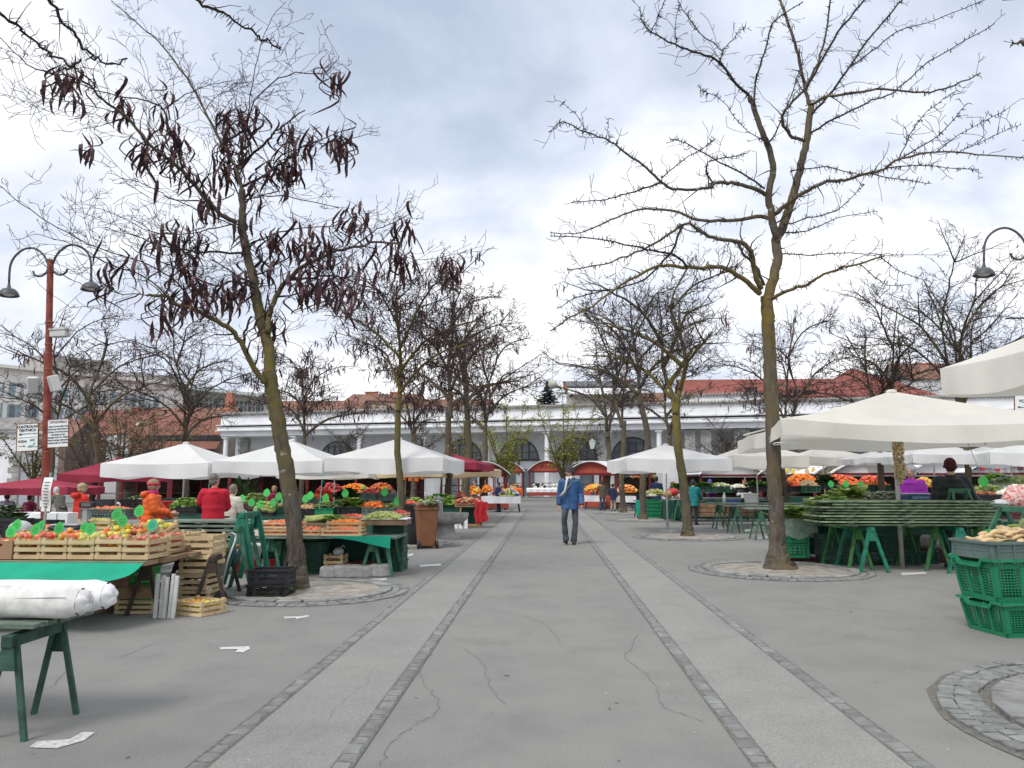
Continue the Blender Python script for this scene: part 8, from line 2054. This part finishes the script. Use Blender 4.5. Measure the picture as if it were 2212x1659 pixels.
person("person in pale grey hooded top at the far left edge, back turned", L_(22, 22.5), R(188), cloth("grey_hoodie", (.34, .38, .46)), 1.6, TROU, ('short', (.04, .03, .025)), ('fwd', 'fwd'), sit=True, extra=lambda t, k, Z, hp, A: None)
person("person in magenta top sitting at the left behind the post, back turned", L_(71, 23.5), R(175), cloth("magenta_top", (.30, .03, .09)), 1.5, TROU, ('short', (.07, .03, .02)), ('side', 'side'), sit=True)
person("woman in pink and black behind the vegetable counter by the leaning trunk", L_(596, 24), R(5), cloth("pink_black_top", (.34, .02, .08)), 1.42, TROU, ('bob', (.34, .2, .1)), ('reach', 'fwd'), lean=.15)
person("broad person in red sweater with back turned behind the potatoes", L_(700, 23), R(178), REDS, 1.56, TROU, ('short', (.02, .016, .014)), ('fwd', 'fwd'), girth=1.22)
person("person in green knit hat and dark coat behind the celery", L_(777, 24), R(60), cloth("dark_coat", (.03, .032, .045)), 1.46, TROU, ('beanie', (.25, .38, .10)), ('reach', 'reach'), lean=.3)
person("woman in long navy coat and jeans standing at the white clothed table", (G(1077, 1106).x, G(1077, 1106).y, 0), R(-120), cloth("long_navy_coat", (.025, .04, .11)), 1.52, JEANS, ('short', (.06, .04, .03)), ('fwd', 'fwd'), coat_len=.55, girth=1.1)
person("man in brown jacket and jeans leaning into the orange stall by the last right trunk", L_(1300, 42.4), R(-165), cloth("brown_jacket", (.10, .075, .055)), 1.62, JEANS, ('short', (.05, .035, .025)), ('reach', 'reach'), lean=.15)
person("person in navy coat between the last two right trunks", L_(1323, 41.5), R(170), cloth("navy_coat", (.02, .025, .07)), 1.45, pm("beige_trousers", (.34, .30, .25), .9, .15, 6), ('short', (.04, .03, .02)), ('fwd', 'down'))
person("man in navy jacket with back turned behind the wrapped vegetables", L_(1417, 35.4), R(178), cloth("navy_jacket", (.018, .03, .10)), 1.78, TROU, ('short', (.03, .025, .02)), ('fwd', 'fwd'), girth=1.1)
person("person in tan coat bending over the greens beside the navy jacket man", L_(1441, 32.8), R(70), cloth("tan_coat", (.30, .17, .08)), 1.58, TROU, ('curly', (.28, .12, .06)), ('reach', 'reach'), lean=.35)
person("person in teal fleece and dark cap behind the carved pumpkin", L_(1494, 28.2), R(150), cloth("teal_fleece", (.01, .18, .20)), 1.62, TROU, ('cap', (.03, .04, .06)), ('fwd', 'reach'), girth=1.15, lean=.1)
person("woman in purple sweater with blue cap behind the dark kale", L_(1532, 32.6), R(-15), cloth("plum_sweater", (.12, .015, .13)), 1.64, TROU, ('beanie', (.07, .09, .40)), ('fold', 'up'))
person("woman in white jacket with ginger hair near the white van", L_(1606, 32.6), R(-35), cloth("white_jacket", (.64, .64, .60)), 1.62, TROU, ('bob', (.26, .11, .05)), ('down', 'fwd'))
person("grey haired woman in purple jacket smiling beside the garlic strings", L_(1966, 17.0), R(-38), cloth("purple_jacket", (.24, .02, .30)), 1.86, TROU, ('curly', (.32, .31, .31)), ('fold', 'fold'), girth=1.15, skin=SKINR)
person("person in black padded jacket and dark red beanie at the big board stack", L_(2052, 14.2), R(165), cloth("black_padded_jacket", (.012, .016, .018), rough=.6), 1.93, TROU, ('beanie', (.06, .012, .015)), ('down', (V((-.32, -.12, 1.25)), V((-.52, -.3, 1.1)))), puff=1.14, girth=1.08)
person("person in purple top with dark hair at the far right behind the spring onions", L_(2131, 25), R(-60), cloth("violet_top", (.14, .05, .24)), 1.62, TROU, ('short', (.09, .04, .025)), ('fwd', 'fwd'), girth=1.1)
person("person in black coat and tan hat in front of the orange heap", L_(2016, 25.5), R(160), cloth("black_coat", (.014, .014, .025)), 1.62, TROU, ('beanie', (.30, .22, .13)), ('fwd', 'fwd'))
person("dark haired seller in navy behind the piled red fruit", L_(1812, 34.6), R(30), cloth("seller_navy", (.02, .025, .07)), 1.68, TROU, ('bob', (.04, .015, .015)), ('reach', 'fwd'), lean=.1)
person("man in grey brown jacket behind the dark central trunk", L_(1026, 39.5), R(-80), cloth("grey_brown_jacket", (.10, .09, .075)), 1.66, TROU, ('short', (.1, .07, .05)), ('fwd', 'fwd'))
person("person in blue at the far right under the hanging socks", L_(2165, 32), R(20), cloth("denim_top", (.06, .10, .22)), 1.72, TROU, ('short', (.2, .16, .12)), ('down', 'fwd'))
